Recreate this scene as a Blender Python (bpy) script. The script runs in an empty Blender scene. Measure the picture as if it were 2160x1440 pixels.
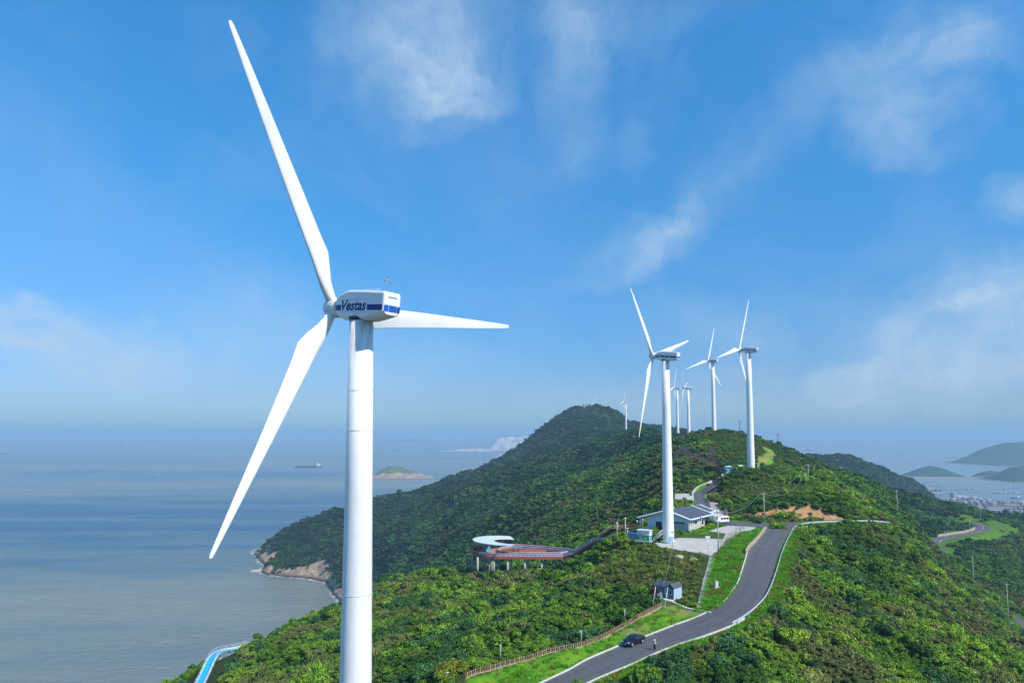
VEG = True
import bpy, math, random
import numpy as np
from mathutils import Vector, Matrix

# ------------------------------------------------------------------ camera, light, exposure
SC = bpy.context.scene
COL = SC.collection
F = 1440.0                       # focal length in photograph pixels
PITCH = math.atan(106 / F)
CP, SP = math.cos(PITCH), math.sin(PITCH)
CAMZ = 200.0

cam_d = bpy.data.cameras.new("camera")
cam = bpy.data.objects.new("camera", cam_d)
COL.objects.link(cam)
cam.location = (0, 0, CAMZ)
cam.rotation_euler = (math.pi / 2 + PITCH, 0, 0)
cam_d.sensor_width = 36
cam_d.lens = 24
cam_d.shift_y = 90 / 2160
cam_d.clip_start = 0.5
cam_d.clip_end = 200000
SC.camera = cam
SC.render.resolution_x, SC.render.resolution_y = 1024, 682
SC.view_settings.view_transform = 'Standard'
SC.view_settings.look = 'None'
SC.view_settings.exposure = 0.16
SC.view_settings.gamma = 1.0
SC.cycles.max_bounces = 5
SC.cycles.diffuse_bounces = 2
SC.cycles.glossy_bounces = 2
SC.cycles.transmission_bounces = 3
SC.cycles.transparent_max_bounces = 6
SC.cycles.volume_bounces = 0
SC.cycles.use_denoising = True

SUN_EL = math.radians(44)
SUN_AZ = math.radians(128)       # clockwise from +Y (view direction): from the right and a little behind
sun_dir = Vector((math.sin(SUN_AZ) * math.cos(SUN_EL), math.cos(SUN_AZ) * math.cos(SUN_EL), math.sin(SUN_EL)))
sd = bpy.data.lights.new("sun", 'SUN')
sd.energy = 4.6
sd.angle = math.radians(0.5)
sd.color = (1.0, 0.95, 0.87)
sun = bpy.data.objects.new("sun", sd)
COL.objects.link(sun)
sun.rotation_euler = (-sun_dir).to_track_quat('-Z', 'Y').to_euler()
sun.location = (100, -50, 320)

# ------------------------------------------------------------------ node helpers
def newmat(name):
    m = bpy.data.materials.new(name)
    m.use_nodes = True
    nt = m.node_tree
    b = nt.nodes["Principled BSDF"]
    return m, nt, b

def N(nt, typ, **kw):
    n = nt.nodes.new(typ)
    for k, v in kw.items():
        if k == 'inp':
            for kk, vv in v.items():
                n.inputs[kk].default_value = vv
        else:
            setattr(n, k, v)
    return n

def L(nt, a, b):
    nt.links.new(a, b)

def math_n(nt, op, a, b=None, c=None, clamp=False):
    n = nt.nodes.new('ShaderNodeMath')
    n.operation = op
    n.use_clamp = clamp
    for i, v in enumerate((a, b, c)):
        if v is None:
            continue
        if isinstance(v, (int, float)):
            n.inputs[i].default_value = v
        else:
            nt.links.new(v, n.inputs[i])
    return n.outputs[0]

def mixc(nt, fac, a, b, blend='MIX'):
    n = nt.nodes.new('ShaderNodeMix')
    n.data_type = 'RGBA'
    n.blend_type = blend
    n.clamp_factor = True
    for sock, v in ((n.inputs[0], fac), (n.inputs[6], a), (n.inputs[7], b)):
        if isinstance(v, (int, float)):
            sock.default_value = v
        elif isinstance(v, (tuple, list)):
            sock.default_value = tuple(v) + ((1,) if len(v) == 3 else ())
        else:
            nt.links.new(v, sock)
    return n.outputs[2]

def noise(nt, scale, detail=4, rough=0.55, vec=None, dist=0.0, lac=2.0):
    n = N(nt, 'ShaderNodeTexNoise')
    n.inputs['Scale'].default_value = scale
    n.inputs['Detail'].default_value = detail
    n.inputs['Roughness'].default_value = rough
    n.inputs['Distortion'].default_value = dist
    n.inputs['Lacunarity'].default_value = lac
    if vec is not None:
        L(nt, vec, n.inputs['Vector'])
    return n.outputs['Fac']

def ramp(nt, fac, stops):
    n = N(nt, 'ShaderNodeValToRGB')
    cr = n.color_ramp
    while len(cr.elements) < len(stops):
        cr.elements.new(0.5)
    for e, (p, c) in zip(cr.elements, stops):
        e.position = p
        e.color = tuple(c) + (1,) if not isinstance(c, (int, float)) else (c, c, c, 1)
    L(nt, fac, n.inputs[0])
    return n.outputs[0]

# ------------------------------------------------------------------ sky with clouds at fixed directions
world = bpy.data.worlds.new("World")
SC.world = world
world.use_nodes = True
wt = world.node_tree
bg = wt.nodes["Background"]
sky = N(wt, 'ShaderNodeTexSky', sky_type='NISHITA', sun_disc=False)
sky.sun_elevation = SUN_EL
sky.sun_rotation = SUN_AZ
sky.altitude = 0
sky.air_density = 1.0
sky.dust_density = 0.25
sky.ozone_density = 2.6
SKY_STR = 0.105
hsv = N(wt, 'ShaderNodeHueSaturation', inp={'Saturation': 1.32, 'Value': 1.18, 'Hue': 0.495})
L(wt, sky.outputs[0], hsv.inputs['Color'])
tc = N(wt, 'ShaderNodeTexCoord')
sep = N(wt, 'ShaderNodeSeparateXYZ')
L(wt, tc.outputs['Generated'], sep.inputs[0])
az = math_n(wt, 'ARCTAN2', sep.outputs[0], sep.outputs[1])
el = math_n(wt, 'ARCSINE', sep.outputs[2])
ae = N(wt, 'ShaderNodeCombineXYZ')
L(wt, az, ae.inputs[0]); L(wt, el, ae.inputs[1])
# warp the angular coordinates so cloud outlines are ragged
wn = N(wt, 'ShaderNodeTexNoise', inp={'Scale': 6.0, 'Detail': 6.0, 'Roughness': 0.6})
L(wt, ae.outputs[0], wn.inputs['Vector'])
wsub = N(wt, 'ShaderNodeVectorMath', operation='SUBTRACT'); wsub.inputs[1].default_value = (0.5, 0.5, 0.5)
L(wt, wn.outputs['Color'], wsub.inputs[0])
wsc = N(wt, 'ShaderNodeVectorMath', operation='SCALE'); wsc.inputs['Scale'].default_value = 0.16
L(wt, wsub.outputs[0], wsc.inputs[0])
wadd = N(wt, 'ShaderNodeVectorMath', operation='ADD')
L(wt, ae.outputs[0], wadd.inputs[0]); L(wt, wsc.outputs[0], wadd.inputs[1])

def ray(px, py):
    dx, dz = (px - 1080) / F, (810 - py) / F
    return Vector((dx, CP - SP * dz, SP + CP * dz))

def blob(px, py, rx, ry, ang, k):
    """soft elliptical cloud patch centred on a sky direction; rx, ry in photograph pixels"""
    d = ray(px, py).normalized()
    a0, e0 = math.atan2(d.x, d.y), math.asin(d.z)
    sx = rx / F * math.cos(math.atan2(abs(px - 1080), F)) ** 2
    sy = ry / F * math.cos(math.atan2(abs(py - 810), F))
    mp = N(wt, 'ShaderNodeMapping', vector_type='TEXTURE')
    mp.inputs['Location'].default_value = (a0, e0, 0)
    mp.inputs['Rotation'].default_value = (0, 0, math.radians(ang))
    mp.inputs['Scale'].default_value = (sx, sy, 1)
    L(wt, wadd.outputs[0], mp.inputs['Vector'])
    flat = N(wt, 'ShaderNodeVectorMath', operation='MULTIPLY'); flat.inputs[1].default_value = (1, 1, 0)
    L(wt, mp.outputs[0], flat.inputs[0])
    g = N(wt, 'ShaderNodeTexGradient', gradient_type='SPHERICAL')
    L(wt, flat.outputs[0], g.inputs['Vector'])
    s = math_n(wt, 'SMOOTH_MIN', g.outputs['Fac'], 0.75, 0.3)
    return math_n(wt, 'MULTIPLY', s, k)

BLOBS = [  # px, py, rx, ry, tilt, strength
    (900, 60, 240, 240, -12, .85), (960, 170, 150, 150, -20, .75), (1195, 120, 90, 260, 8, .42),
    (1330, 20, 330, 90, 8, .38), (1680, 235, 420, 90, 33, .34), (1950, 110, 240, 100, 5, .66),
    (2020, 95, 130, 75, -25, .5), (1905, 285, 190, 110, -8, .85), (1350, 520, 220, 75, 25, .62), (1450, 440, 220, 34, 38, .25),
    (1345, 560, 60, 70, 0, .35), (2150, 420, 130, 60, 30, .7), (2130, 660, 340, 120, 12, 1.25), (1770, 782, 120, 46, -3, 1.5), (1990, 740, 330, 100, 4, .8),
    (130, 715, 330, 90, -6, 1.5), (60, 680, 200, 70, -12, 1.2), (560, 690, 330, 140, 0, .38), (500, 750, 120, 45, 12, .42),
    (1560, 690, 330, 90, 0, .42), (1180, 310, 60, 60, 40, .2), (1350, 290, 60, 70, 0, .22), (700, 130, 130, 130, 0, .18),
    (300, 880, 900, 110, 0, .30), (1700, 870, 900, 110, 0, .75), (850, 760, 300, 70, -4, .3),
]
tot = None
for b_ in BLOBS:
    o = blob(*b_)
    tot = o if tot is None else math_n(wt, 'ADD', tot, o)
mpn = N(wt, 'ShaderNodeMapping'); mpn.inputs['Scale'].default_value = (1.0, 1.5, 1.0)
L(wt, wadd.outputs[0], mpn.inputs['Vector'])
cn = noise(wt, 7.0, 9, 0.60, mpn.outputs[0], 0.15)
cn2 = noise(wt, 22.0, 8, 0.68, mpn.outputs[0], 0.2)
cnn = math_n(wt, 'ADD', math_n(wt, 'MULTIPLY', cn, 0.72), math_n(wt, 'MULTIPLY', cn2, 0.28))
mod = N(wt, 'ShaderNodeMapRange', inp={'From Min': 0.36, 'From Max': 0.70, 'To Min': 0.22, 'To Max': 1.25})
L(wt, cnn, mod.inputs['Value'])
alpha = math_n(wt, 'MULTIPLY', math_n(wt, 'SMOOTH_MIN', tot, 1.0, 0.3), mod.outputs[0])
alpha = math_n(wt, 'MULTIPLY', alpha, 0.86)
# faint veil everywhere
veil = noise(wt, 2.2, 7, 0.6, mpn.outputs[0], 0.8)
veilr = N(wt, 'ShaderNodeMapRange', inp={'From Min': 0.42, 'From Max': 0.8, 'To Min': 0.0, 'To Max': 0.22})
L(wt, veil, veilr.inputs['Value'])
alpha = math_n(wt, 'ADD', alpha, veilr.outputs[0])
alpha = math_n(wt, 'MINIMUM', alpha, 0.85)
elm = N(wt, 'ShaderNodeMapRange', inp={'From Min': 0.0, 'From Max': 0.6, 'To Min': 0.0, 'To Max': 1.0}); L(wt, el, elm.inputs['Value'])
air = ramp(wt, elm.outputs[0], [(0.0, (.30/1.6, .52/1.6, .88/1.6)), (0.11, (.46/1.6, .58/1.6, .86/1.6)), (0.44, (.68/1.6, 1.03/1.6, 1.2/1.6)), (0.65, (.90/1.6, 1.27/1.6, 1.38/1.6)), (0.9, (1.18/1.6, 1.5/1.6, 1.57/1.6))])
air2 = N(wt, 'ShaderNodeVectorMath', operation='SCALE'); air2.inputs['Scale'].default_value = 1.6; L(wt, air, air2.inputs[0])
skyc = mixc(wt, 1.0, hsv.outputs[0], air2.outputs[0], 'MULTIPLY')
CLOUD = (0.46 / SKY_STR, 0.61 / SKY_STR, 0.77 / SKY_STR)
colr = mixc(wt, alpha, skyc, CLOUD)
L(wt, colr, bg.inputs['Color'])
bg.inputs['Strength'].default_value = SKY_STR

# ------------------------------------------------------------------ geometry helpers
def P(px, py, Y):
    d = ray(px, py)
    t = Y / d.y
    return Vector((d.x * t, Y, CAMZ + d.z * t))

def Pz(px, py, z):
    d = ray(px, py)
    t = (z - CAMZ) / d.z
    return Vector((d.x * t, d.y * t, z))

def tag(o, label=None, cat=None, group=None, kind=None):
    if label: o['label'] = label
    if cat: o['category'] = cat
    if group: o['group'] = group
    if kind: o['kind'] = kind
    return o

def empty(name, loc, rz=0.0):
    o = bpy.data.objects.new(name, None)
    o.empty_display_size = 0.5
    COL.objects.link(o)
    o.location = loc
    o.rotation_euler = (0, 0, rz)
    return o

class MB:
    def __init__(s):
        s.v, s.f, s.mi, s.sm = [], [], [], []
    def add(s, verts, faces, mi=0, smooth=False):
        b = len(s.v)
        s.v += [tuple(x) for x in verts]
        for f in faces:
            s.f.append(tuple(b + i for i in f)); s.mi.append(mi); s.sm.append(smooth)
        return s
    def box(s, c, d, mi=0, rz=0.0, M=None):
        hx, hy, hz = d[0] / 2, d[1] / 2, d[2] / 2
        ca, sa = math.cos(rz), math.sin(rz)
        vs = []
        for z in (-hz, hz):
            for x, y in ((-hx, -hy), (hx, -hy), (hx, hy), (-hx, hy)):
                p = Vector((c[0] + x * ca - y * sa, c[1] + x * sa + y * ca, c[2] + z))
                vs.append(M @ p if M else p)
        return s.add(vs, [(3, 2, 1, 0), (4, 5, 6, 7), (0, 1, 5, 4), (1, 2, 6, 5), (2, 3, 7, 6), (3, 0, 4, 7)], mi)
    def tube(s, pts, radii, n=8, mi=0, smooth=True, caps=True):
        pts = [Vector(p) for p in pts]
        if isinstance(radii, (int, float)): radii = [radii] * len(pts)
        rings = []
        for i, p in enumerate(pts):
            t = (pts[min(i + 1, len(pts) - 1)] - pts[max(i - 1, 0)]).normalized()
            a = Vector((0, 0, 1)) if abs(t.z) < 0.9 else Vector((1, 0, 0))
            u = t.cross(a).normalized(); w = u.cross(t)
            rings.append([p + (u * math.cos(2 * math.pi * k / n) + w * math.sin(2 * math.pi * k / n)) * radii[i] for k in range(n)])
        s.loft(rings, mi, smooth, caps)
        return s
    def loft(s, rings, mi=0, smooth=True, caps=True):
        n = len(rings[0]); b = len(s.v)
        for r in rings: s.v += [tuple(x) for x in r]
        for i in range(len(rings) - 1):
            for k in range(n):
                k2 = (k + 1) % n
                s.f.append((b + i * n + k, b + i * n + k2, b + (i + 1) * n + k2, b + (i + 1) * n + k)); s.mi.append(mi); s.sm.append(smooth)
        if caps:
            s.f.append(tuple(b + k for k in reversed(range(n)))); s.mi.append(mi); s.sm.append(False)
            s.f.append(tuple(b + (len(rings) - 1) * n + k for k in range(n))); s.mi.append(mi); s.sm.append(False)
        return s
    def prism(s, poly, z0, z1, mi=0):
        n = len(poly)
        if isinstance(z0, (int, float)): z0 = [z0] * n
        if isinstance(z1, (int, float)): z1 = [z1] * n
        vs = [(p[0], p[1], z0[i]) for i, p in enumerate(poly)] + [(p[0], p[1], z1[i]) for i, p in enumerate(poly)]
        fs = [tuple(reversed(range(n))), tuple(range(n, 2 * n))] + [(i, (i + 1) % n, n + (i + 1) % n, n + i) for i in range(n)]
        return s.add(vs, fs, mi)
    def build(s, name, mats, parent=None):
        me = bpy.data.meshes.new(name)
        me.from_pydata(s.v, [], s.f)
        if not isinstance(mats, (list, tuple)): mats = [mats]
        for m in mats: me.materials.append(m)
        me.polygons.foreach_set('material_index', s.mi)
        me.polygons.foreach_set('use_smooth', s.sm)
        me.update()
        o = bpy.data.objects.new(name, me)
        COL.objects.link(o)
        if parent: o.parent = parent
        return o

def copy_tree(o, parent=None, keep=('group', 'category')):
    c = o.copy()
    COL.objects.link(c)
    if parent is not None: c.parent = parent
    for ch in [x for x in bpy.data.objects if x.parent == o and x is not c]:
        copy_tree(ch, c)
    return c

# ------------------------------------------------------------------ numpy noise
_rs = np.random.RandomState(7)
_tab = _rs.rand(512, 512)
def vnoise(x, y):
    xi, yi = np.floor(x).astype(int), np.floor(y).astype(int)
    fx, fy = x - xi, y - yi
    fx, fy = fx * fx * (3 - 2 * fx), fy * fy * (3 - 2 * fy)
    g = lambda i, j: _tab[i & 511, j & 511]
    return (g(xi, yi) * (1 - fx) + g(xi + 1, yi) * fx) * (1 - fy) + (g(xi, yi + 1) * (1 - fx) + g(xi + 1, yi + 1) * fx) * fy
def fbm(x, y, o=4, r=0.5):
    s, a, t = 0, 1.0, 0
    for i in range(o):
        s = s + a * vnoise(x * 2 ** i + 17.3 * i, y * 2 ** i + 5.1 * i); t += a; a *= r
    return s / t            # 0..1
def inpoly(x, y, poly):
    c = np.zeros(np.shape(x), bool)
    n = len(poly)
    for i in range(n):
        x1, y1 = poly[i][0], poly[i][1]; x2, y2 = poly[(i + 1) % n][0], poly[(i + 1) % n][1]
        if y1 == y2: continue
        k = ((y1 > y) != (y2 > y)) & (x < (x2 - x1) * (y - y1) / (y2 - y1) + x1)
        c ^= k
    return c
def segdist(x, y, pts):
    """distance to a polyline and z interpolated along it"""
    best = np.full(np.shape(x), 1e9); zz = np.zeros(np.shape(x))
    for a, b in zip(pts[:-1], pts[1:]):
        dx, dy = b[0] - a[0], b[1] - a[1]
        l2 = dx * dx + dy * dy + 1e-9
        t = np.clip(((x - a[0]) * dx + (y - a[1]) * dy) / l2, 0, 1)
        d = np.hypot(x - a[0] - t * dx, y - a[1] - t * dy)
        m = d < best
        best = np.where(m, d, best); zz = np.where(m, a[2] + t * (b[2] - a[2]), zz)
    return best, zz
def resample(pts, n):
    pts = [Vector(p) for p in pts]
    d = [0.0]
    for a, b in zip(pts[:-1], pts[1:]): d.append(d[-1] + (b - a).length)
    # Catmull-Rom through the points, equally spaced
    out = []
    for k in range(n):
        s = d[-1] * k / (n - 1)
        i = max(j for j in range(len(d)) if d[j] <= s + 1e-9); i = min(i, len(pts) - 2)
        t = (s - d[i]) / max(d[i + 1] - d[i], 1e-9)
        p0, p1, p2, p3 = pts[max(i - 1, 0)], pts[i], pts[i + 1], pts[min(i + 2, len(pts) - 1)]
        out.append(0.5 * ((2 * p1) + (p2 - p0) * t + (2 * p0 - 5 * p1 + 4 * p2 - p3) * t * t + (3 * p1 - p0 - 3 * p2 + p3) * t ** 3))
    return out

# ------------------------------------------------------------------ ground layout (roads, lawn, plaza), traced from image pixels at assumed heights
ROAD_L = [(1100,1460,163.8),(1200,1413,164.3),(1239,1391,164.5),(1311.5,1360,164.8),(1353,1345.6,165),(1420,1319.6,165.6),(1480,1297,166.2),(1527,1269,167.2),(1547.5,1244,168.2),(1560,1223,169),(1572.5,1183,170.6),(1581,1158,171.6),(1599.6,1137.5,172.3),(1618,1114.6,172.9)]
ROAD_R = [(1160,1478,163.8),(1256,1431,164.3),(1327.7,1401,164.5),(1377.6,1378.6,164.8),(1424,1360,165),(1480,1342,165.6),(1535,1321,166.2),(1568,1302,166.9),(1589,1285,167.4),(1608,1264.6,168),(1620,1243.7,168.7),(1629,1221,169.4),(1637,1196,170.2),(1645.4,1169,171.1),(1658,1139.6,172.1),(1670.4,1116.7,172.8)]
NR = 90
rL = resample([Pz(*p) for p in ROAD_L], NR)
rR = resample([Pz(*p) for p in ROAD_R], NR)
# right branch (continues to the right along the dirt cut) and access road to the left / back
R2N = resample([Pz(*p) for p in [(1668,1118,172.8),(1685,1109.5,172.7),(1712,1105,172.5),(1769,1102.3,172),(1830,1101.5,171.2),(1875,1105,170)]], 30)
R2F = resample([Pz(*p) for p in [(1630,1103.3,172.8),(1660,1101.6,172.7),(1700,1099,172.5),(1769,1096.3,172),(1830,1095.5,171.2),(1875,1098,170)]], 30)
R3N = resample([Pz(*p) for p in [(1619,1115,172.9),(1598,1110.5,172.9),(1560,1108,172.85),(1530,1105,172.8),(1505,1098,172.9),(1488,1087,173.5),(1476,1072,174.3),(1463,1057,175.4),(1461,1043,176.6),(1471,1031,178),(1488,1023,179.3),(1502,1017,180.2)]], 50)
R3F = resample([Pz(*p) for p in [(1632,1103.6,172.8),(1600,1101.6,172.9),(1570,1100.2,172.85),(1545,1098,172.8),(1522,1091,173.1),(1508,1081,173.7),(1499,1068,174.6),(1491,1054,175.6),(1487,1044,176.6),(1493,1035.5,178),(1503,1028,179.2),(1514,1022,180.2)]], 50)
# apron beside the access road
APRON = [Pz(*p) for p in [(1423,1056,175.4),(1424,1041,176.4),(1446,1040,176.6),(1463,1044,176.6),(1464,1058,175.4)]]
# upper road behind the big tower
R4N = resample([P(px, py, y) for px, py, y in [(1398,988.5,347),(1404,989.5,346),(1425,993,340),(1455,998,330),(1482,1003.5,318),(1500,1008,308)]], 24)
R4F = [p + Vector((1.0, 3.4, 0.0)) for p in R4N]
# lower road on the right-hand slope
R5L = resample([Pz(*p) for p in [(1975,1166,126),(1962,1153,126),(1958,1141,126),(1975.6,1133,126),(1995.6,1129,126),(2035.6,1123,126),(2055,1117,126),(2061,1111,126),(2057,1106,126),(2046,1101,126)]], 50)
R5R = resample([Pz(*p) for p in [(1998,1170,126),(1980,1153,126),(1981,1143,126),(1996,1137,126),(2014,1133,126),(2058,1125,126),(2084,1119,126),(2089,1112,126),(2072,1104,126),(2060,1100.5,126)]], 50)
R6L = resample([Pz(*p) for p in [(2112,1286,116),(2128,1293,116),(2145,1300,116),(2170,1312,116),(2230,1340,116)]], 16)
R6R = resample([Pz(*p) for p in [(2112,1306,116),(2126,1314,116),(2143,1324,116),(2165,1340,116),(2215,1372,116)]], 16)
# dirt track up to the skyline
TRK = resample([P(px, py, y) for px, py, y in [(1588,977,302),(1600,967,325),(1612,957,350),(1622,949,375),(1627,944,395),(1619,939,415)]], 20)
ROADS = [(rL, rR), (R2N, R2F), (R3N, R3F), (R4N, R4F), (R5L, R5R), (R6L, R6R)]

PLAZA = [Pz(*p) for p in [(1422.8,1132.5,171.1),(1447,1128,171.15),(1476.6,1126,171.3),(1510,1114,172.2),(1534,1107.5,172.7),(1597,1110.6,172.8),(1584,1117.6,172.6),(1558,1123,172.2),(1536,1138,171.7),(1517,1160,171.2),(1504,1172,171),(1484,1167,171),(1422.8,1158,171),(1372.7,1148.5,171),(1384,1143.6,171),(1410,1145.8,171)]]
LAWN = [Pz(*p) for p in [(985,1426,163.4),(1060,1405,163.8),(1120,1389,164.2),(1225,1363,164.8),(1300,1326,165.3),(1350,1298,166),(1396,1273,166.8),(1425,1272,167),(1497,1291,166.6)]] + [p.copy() for p in reversed(rL[8:62]) if p.y < 128] + [Pz(1150,1436,164.0), Pz(1060,1452,163.6), Pz(990,1456,163.2)]
BANK = [Pz(*p) for p in [(1504,1172,171),(1536,1138,171.7),(1562,1121,172.4),(1590,1115,172.7)]] + [p.copy() for p in reversed(rL) if p.y > 127] + [Pz(1497,1291,166.6), Pz(1474,1283,166.6), Pz(1481,1250,167.9), Pz(1488,1225,168.9)]
HUTPAD = [Pz(*p) for p in [(1365.5,1255,167.1),(1418.4,1268.2,167.1),(1440,1257,167.1),(1400,1246,167.1)]]

# ------------------------------------------------------------------ terrain control profiles per photograph column:
# distance Y, then either the photograph row where that ground is seen ('p') or its height ('z')
COLS = {
 -300: "40 z152|80 z140|130 z108|200 z35|260 z-8|400 z-20|1000 z-20|3000 z-20",
 0: "40 z153|80 z142|130 z118|200 z60|280 z0|400 z-20|1000 z-20|3000 z-20",
 200: "40 z155|80 z147|130 z130|170 z110|240 z55|320 z-3|420 z-20|1000 z-20|3000 z-20",
 360: "40 z158|80 z153|130 z143|190 z130|230 z100|300 z40|380 z-5|600 z-20|1000 z-20|3000 z-20",
 430: "40 z159|80 z154.5|140 z145|195 z134.2|235 z110|320 z40|400 z-5|700 z-20|1000 z-15|3000 z-20",
 540: "60 z158|105 z153.5|150 z145.4|215 z133|250 z115|330 z50|420 z0|500 z-15|900 z-15|1000 z-10|1300 z-14|3000 z-20",
 505: "700 z-14|850 z-16|950 z-16|1020 z-16|1100 z-16|1200 z-16|1350 z-18",
 540.5: "880 z-14|960 z-14|1010 z-13|1060 z-13|1130 z-12|1230 z-12|1330 z-16",
 570: "900 z-12|985 z-7|1005 z5|1025 z9|1060 z-1|1090 z6|1130 z18|1190 z16|1230 z4|1290 z-8|1600 z-20",
 598: "950 z-10|982 z-3|996 z11|1030 z17|1070 z10|1100 z22|1165 z32|1240 z20|1330 z-6|1600 z-20",
 640: "60 z160|105 z156|150 z148.5|222 z138.9|260 z122|340 z62|440 z5|520 z-12|900 z-12|975 z-2|988 z10|1010 z16|1080 z30|1180 z52|1260 z30|1400 z-5|1600 z-20",
 690: "520 z-6|600 z-14|900 z-12|945 z-2|960 z9|1000 z22|1070 z42|1170 z66|1280 z38|1430 z0",
 720: "60 z160.5|105 z158.6|150 z151|228 z143.2|270 z128|350 z75|470 z12|560 z-4|700 z-10|840 z-3|862 z4|900 z15|1000 z36|1150 z72|1250 z50|1400 z10|1500 z-10|3000 z-20",
 790: "60 z161|105 z160|150 z153.5|235 z146.8|280 z130|380 z80|500 z35|620 z25|750 z35|900 z54|1200 z83|1320 z55|1450 z5|1550 z-15|3000 z-20",
 850: "60 z161|105 z161|150 z155|242 z148.3|285 z134|400 z85|520 z60|650 z60|800 z75|1000 z82|1220 z88|1350 z65|1500 z0|1600 z-15|3000 z-20",
 920: "60 z162|105 z162|150 z157|200 z152.5|248 z150|290 z138|400 z98|520 z80|650 z85|800 z95|1000 z98|1250 z103|1400 z75|1550 z0|1700 z-15|3000 z-20",
 1000: "40 z160|60 z162|105 z162.3|150 z158|200 z154|255 z151|300 z138|400 z112|500 z103|600 z112|800 z123|1000 z126|1300 z128|1450 z105|1600 z20|1700 z-10|3000 z-20",
 1060: "105 z162.6|150 z159|200 z155|255 z151.5|300 z140|390 z120|500 z118|620 z128|800 z134|1050 z136|1380 z146|1520 z130|1650 z50|1800 z-10",
 1100: "105 z163|150 z160|200 z156|250 z152.5|300 z142|380 z130|500 z134|650 z140|850 z146|1050 z145|1250 z146|1450 z163|1560 z150|1750 z40|1900 z-10|3000 z-20",
 1150: "40 z161|60 z162|105 z163.5|150 z161.5|200 z159|240 z154|300 z146|380 z140|450 z144|600 z154|900 z161|1150 z160|1350 z178|1500 z212|1600 z190|1800 z90|2000 z-5",
 1200: "105 z163.8|150 z162.5|195 z159|225 z155.5|270 z151|340 z148|420 z152|600 z160|850 z167|1100 z172|1350 z200|1560 z244|1700 z225|1900 z120|2100 z-5",
 1255: "105 z164|150 z163.5|195 z161.5|225 z160|240 z158|270 z155|350 z155|450 z163|600 z171|850 z177|1100 z181|1350 z215|1600 z257|1750 z228|1950 z130|2200 z-5",
 1315: "105 z164.5|130 z165|150 z166|190 z168|215 z168.5|260 z162|340 z163|450 z172|600 z180|850 z188|1135 z198|1250 z203|1550 z234|1700 z215|2000 z130|2400 z-5",
 1360: "40 z161|60 z162|95 z163.7|128 z166|150 z167.3|185 z170.6|215 z170.7|250 z166|320 z166|400 z174|520 z183|700 z189.5|900 z194|1100 z197|1450 z209|1650 z180|2000 z120|2500 z0",
 1410: "90 z163.9|150 z168.2|172 z171|215 z171|245 z170.5|275 z173|300 z175|322 z179|346 z182.5|356 z184|380 z189|450 z195|600 z193|800 z200|1100 z199|1450 z203|1700 z170|2200 z60",
 1440: "150 z168.6|172 z171|215 z171|240 z172.5|262 z175.8|280 z177|310 z179.5|334 z182|346 z184|375 z192|454 z195|560 z190|613 z190.9|700 z202|764 z201.3|1000 z195|1500 z190|2000 z120",
 1500: "60 z162|90 z163.8|118 z165.6|215 z172|235 z173.2|262 z176|285 z179.5|306 z182.5|316 z185.5|350 z190.5|400 z195|463 z199|520 z195|620 z185|1000 z180|1500 z150|2200 z40",
 1540: "60 z161.5|95 z163.8|228 z173|240 z174.8|252 z177.5|270 z182|285 z184.8|300 z185|330 z185|380 z193|440 z196.5|500 z195|600 z180|1000 z150|1500 z110|2200 z10",
 1577: "95 z163.6|105 z163.8|224 z172.9|231 z175|258 z179.7|280 z184.6|300 z185|330 z184.5|380 z192|440 z195.5|500 z192|600 z175",
 1640: "60 z160|85 z162.4|105 z163|225 z172.8|231 z175.8|240 z177.5|255 z179.2|285 z183|320 z183|380 z188|430 z190|470 z188|600 z165|1000 z130|1400 z140|1700 z60|2200 z-10",
 1700: "60 z157|80 z158.5|108 z160.7|130 z162.3|150 z162.6|175 z165.5|205 z169|219 z172|230 z172.6|235 z177|262 z180|300 z181.3|350 z180|400 z183.5|425 z185|460 z180|600 z155|1000 z105|1400 z146|1800 z55|2100 z-10|3000 z-20",
 1780: "60 z153|80 z155|112 z159.2|140 z161.2|170 z163.8|205 z167.5|226 z171.7|234 z172|243 z174.5|270 z176.8|300 z177|350 z174.5|400 z175.3|440 z168|600 z145|900 z100|1150 z90|1450 z146|1650 z110|1900 z50|2150 z-10|3000 z-20",
 1880: "60 z150|80 z152|115 z157.5|150 z160.3|190 z161.8|230 z162.4|265 z161|300 z159.5|345 z160.5|380 z164.3|420 z156|600 z140|800 z120|1000 z92|1250 z85|1450 z86|1580 z102|1750 z52|2000 z8|2300 z-8|3000 z-20",
 1920: "900 z100|1200 z55|1400 z58|1650 z80|1800 z40|1950 z8|2650 z3|2800 z-8|3000 z-20",
 1960: "60 z148|80 z149|118 z155|150 z157.6|200 z152.5|250 z146.5|290 z137|350 z131.5|400 z127|450 z128|480 z126|520 z128|600 z130|680 z129|760 z112|900 z80|1200 z30|1500 z12|1750 z14|1880 z8|2400 z3|2520 z-8|3000 z-20",
 2040: "60 z146|80 z147|125 z155|160 z151|215 z146|240 z140|300 z131|370 z124.5|450 z124.5|520 z126|560 z125|650 z122|720 z115|800 z100|1000 z60|1400 z12|1700 z5|2060 z4|2130 z-8|3000 z-20",
 2160: "60 z142|80 z144|130 z150.5|160 z149.6|180 z143|230 z124|300 z116|350 z112|420 z110|500 z109|560 z106.5|650 z105|800 z94|900 z80|1200 z30|1500 z8|1750 z4|1940 z4|2010 z-8|3000 z-20",
 2300: "60 z140|130 z147|180 z138|230 z122|300 z111|420 z106|560 z106|800 z100|1000 z70|1500 z8|1900 z4|1990 z-8|3000 z-20",
 2600: "40 z140|80 z138|130 z138|200 z115|300 z100|500 z95|800 z90|1500 z8|1900 z4|2000 z-6|3000 z-20",
}
cu, cl, cw = [], [], []
def ctrl(X, Y, z):
    cu.append(X / Y); cl.append(math.log(Y)); cw.append((z - CAMZ) / Y)
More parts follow.
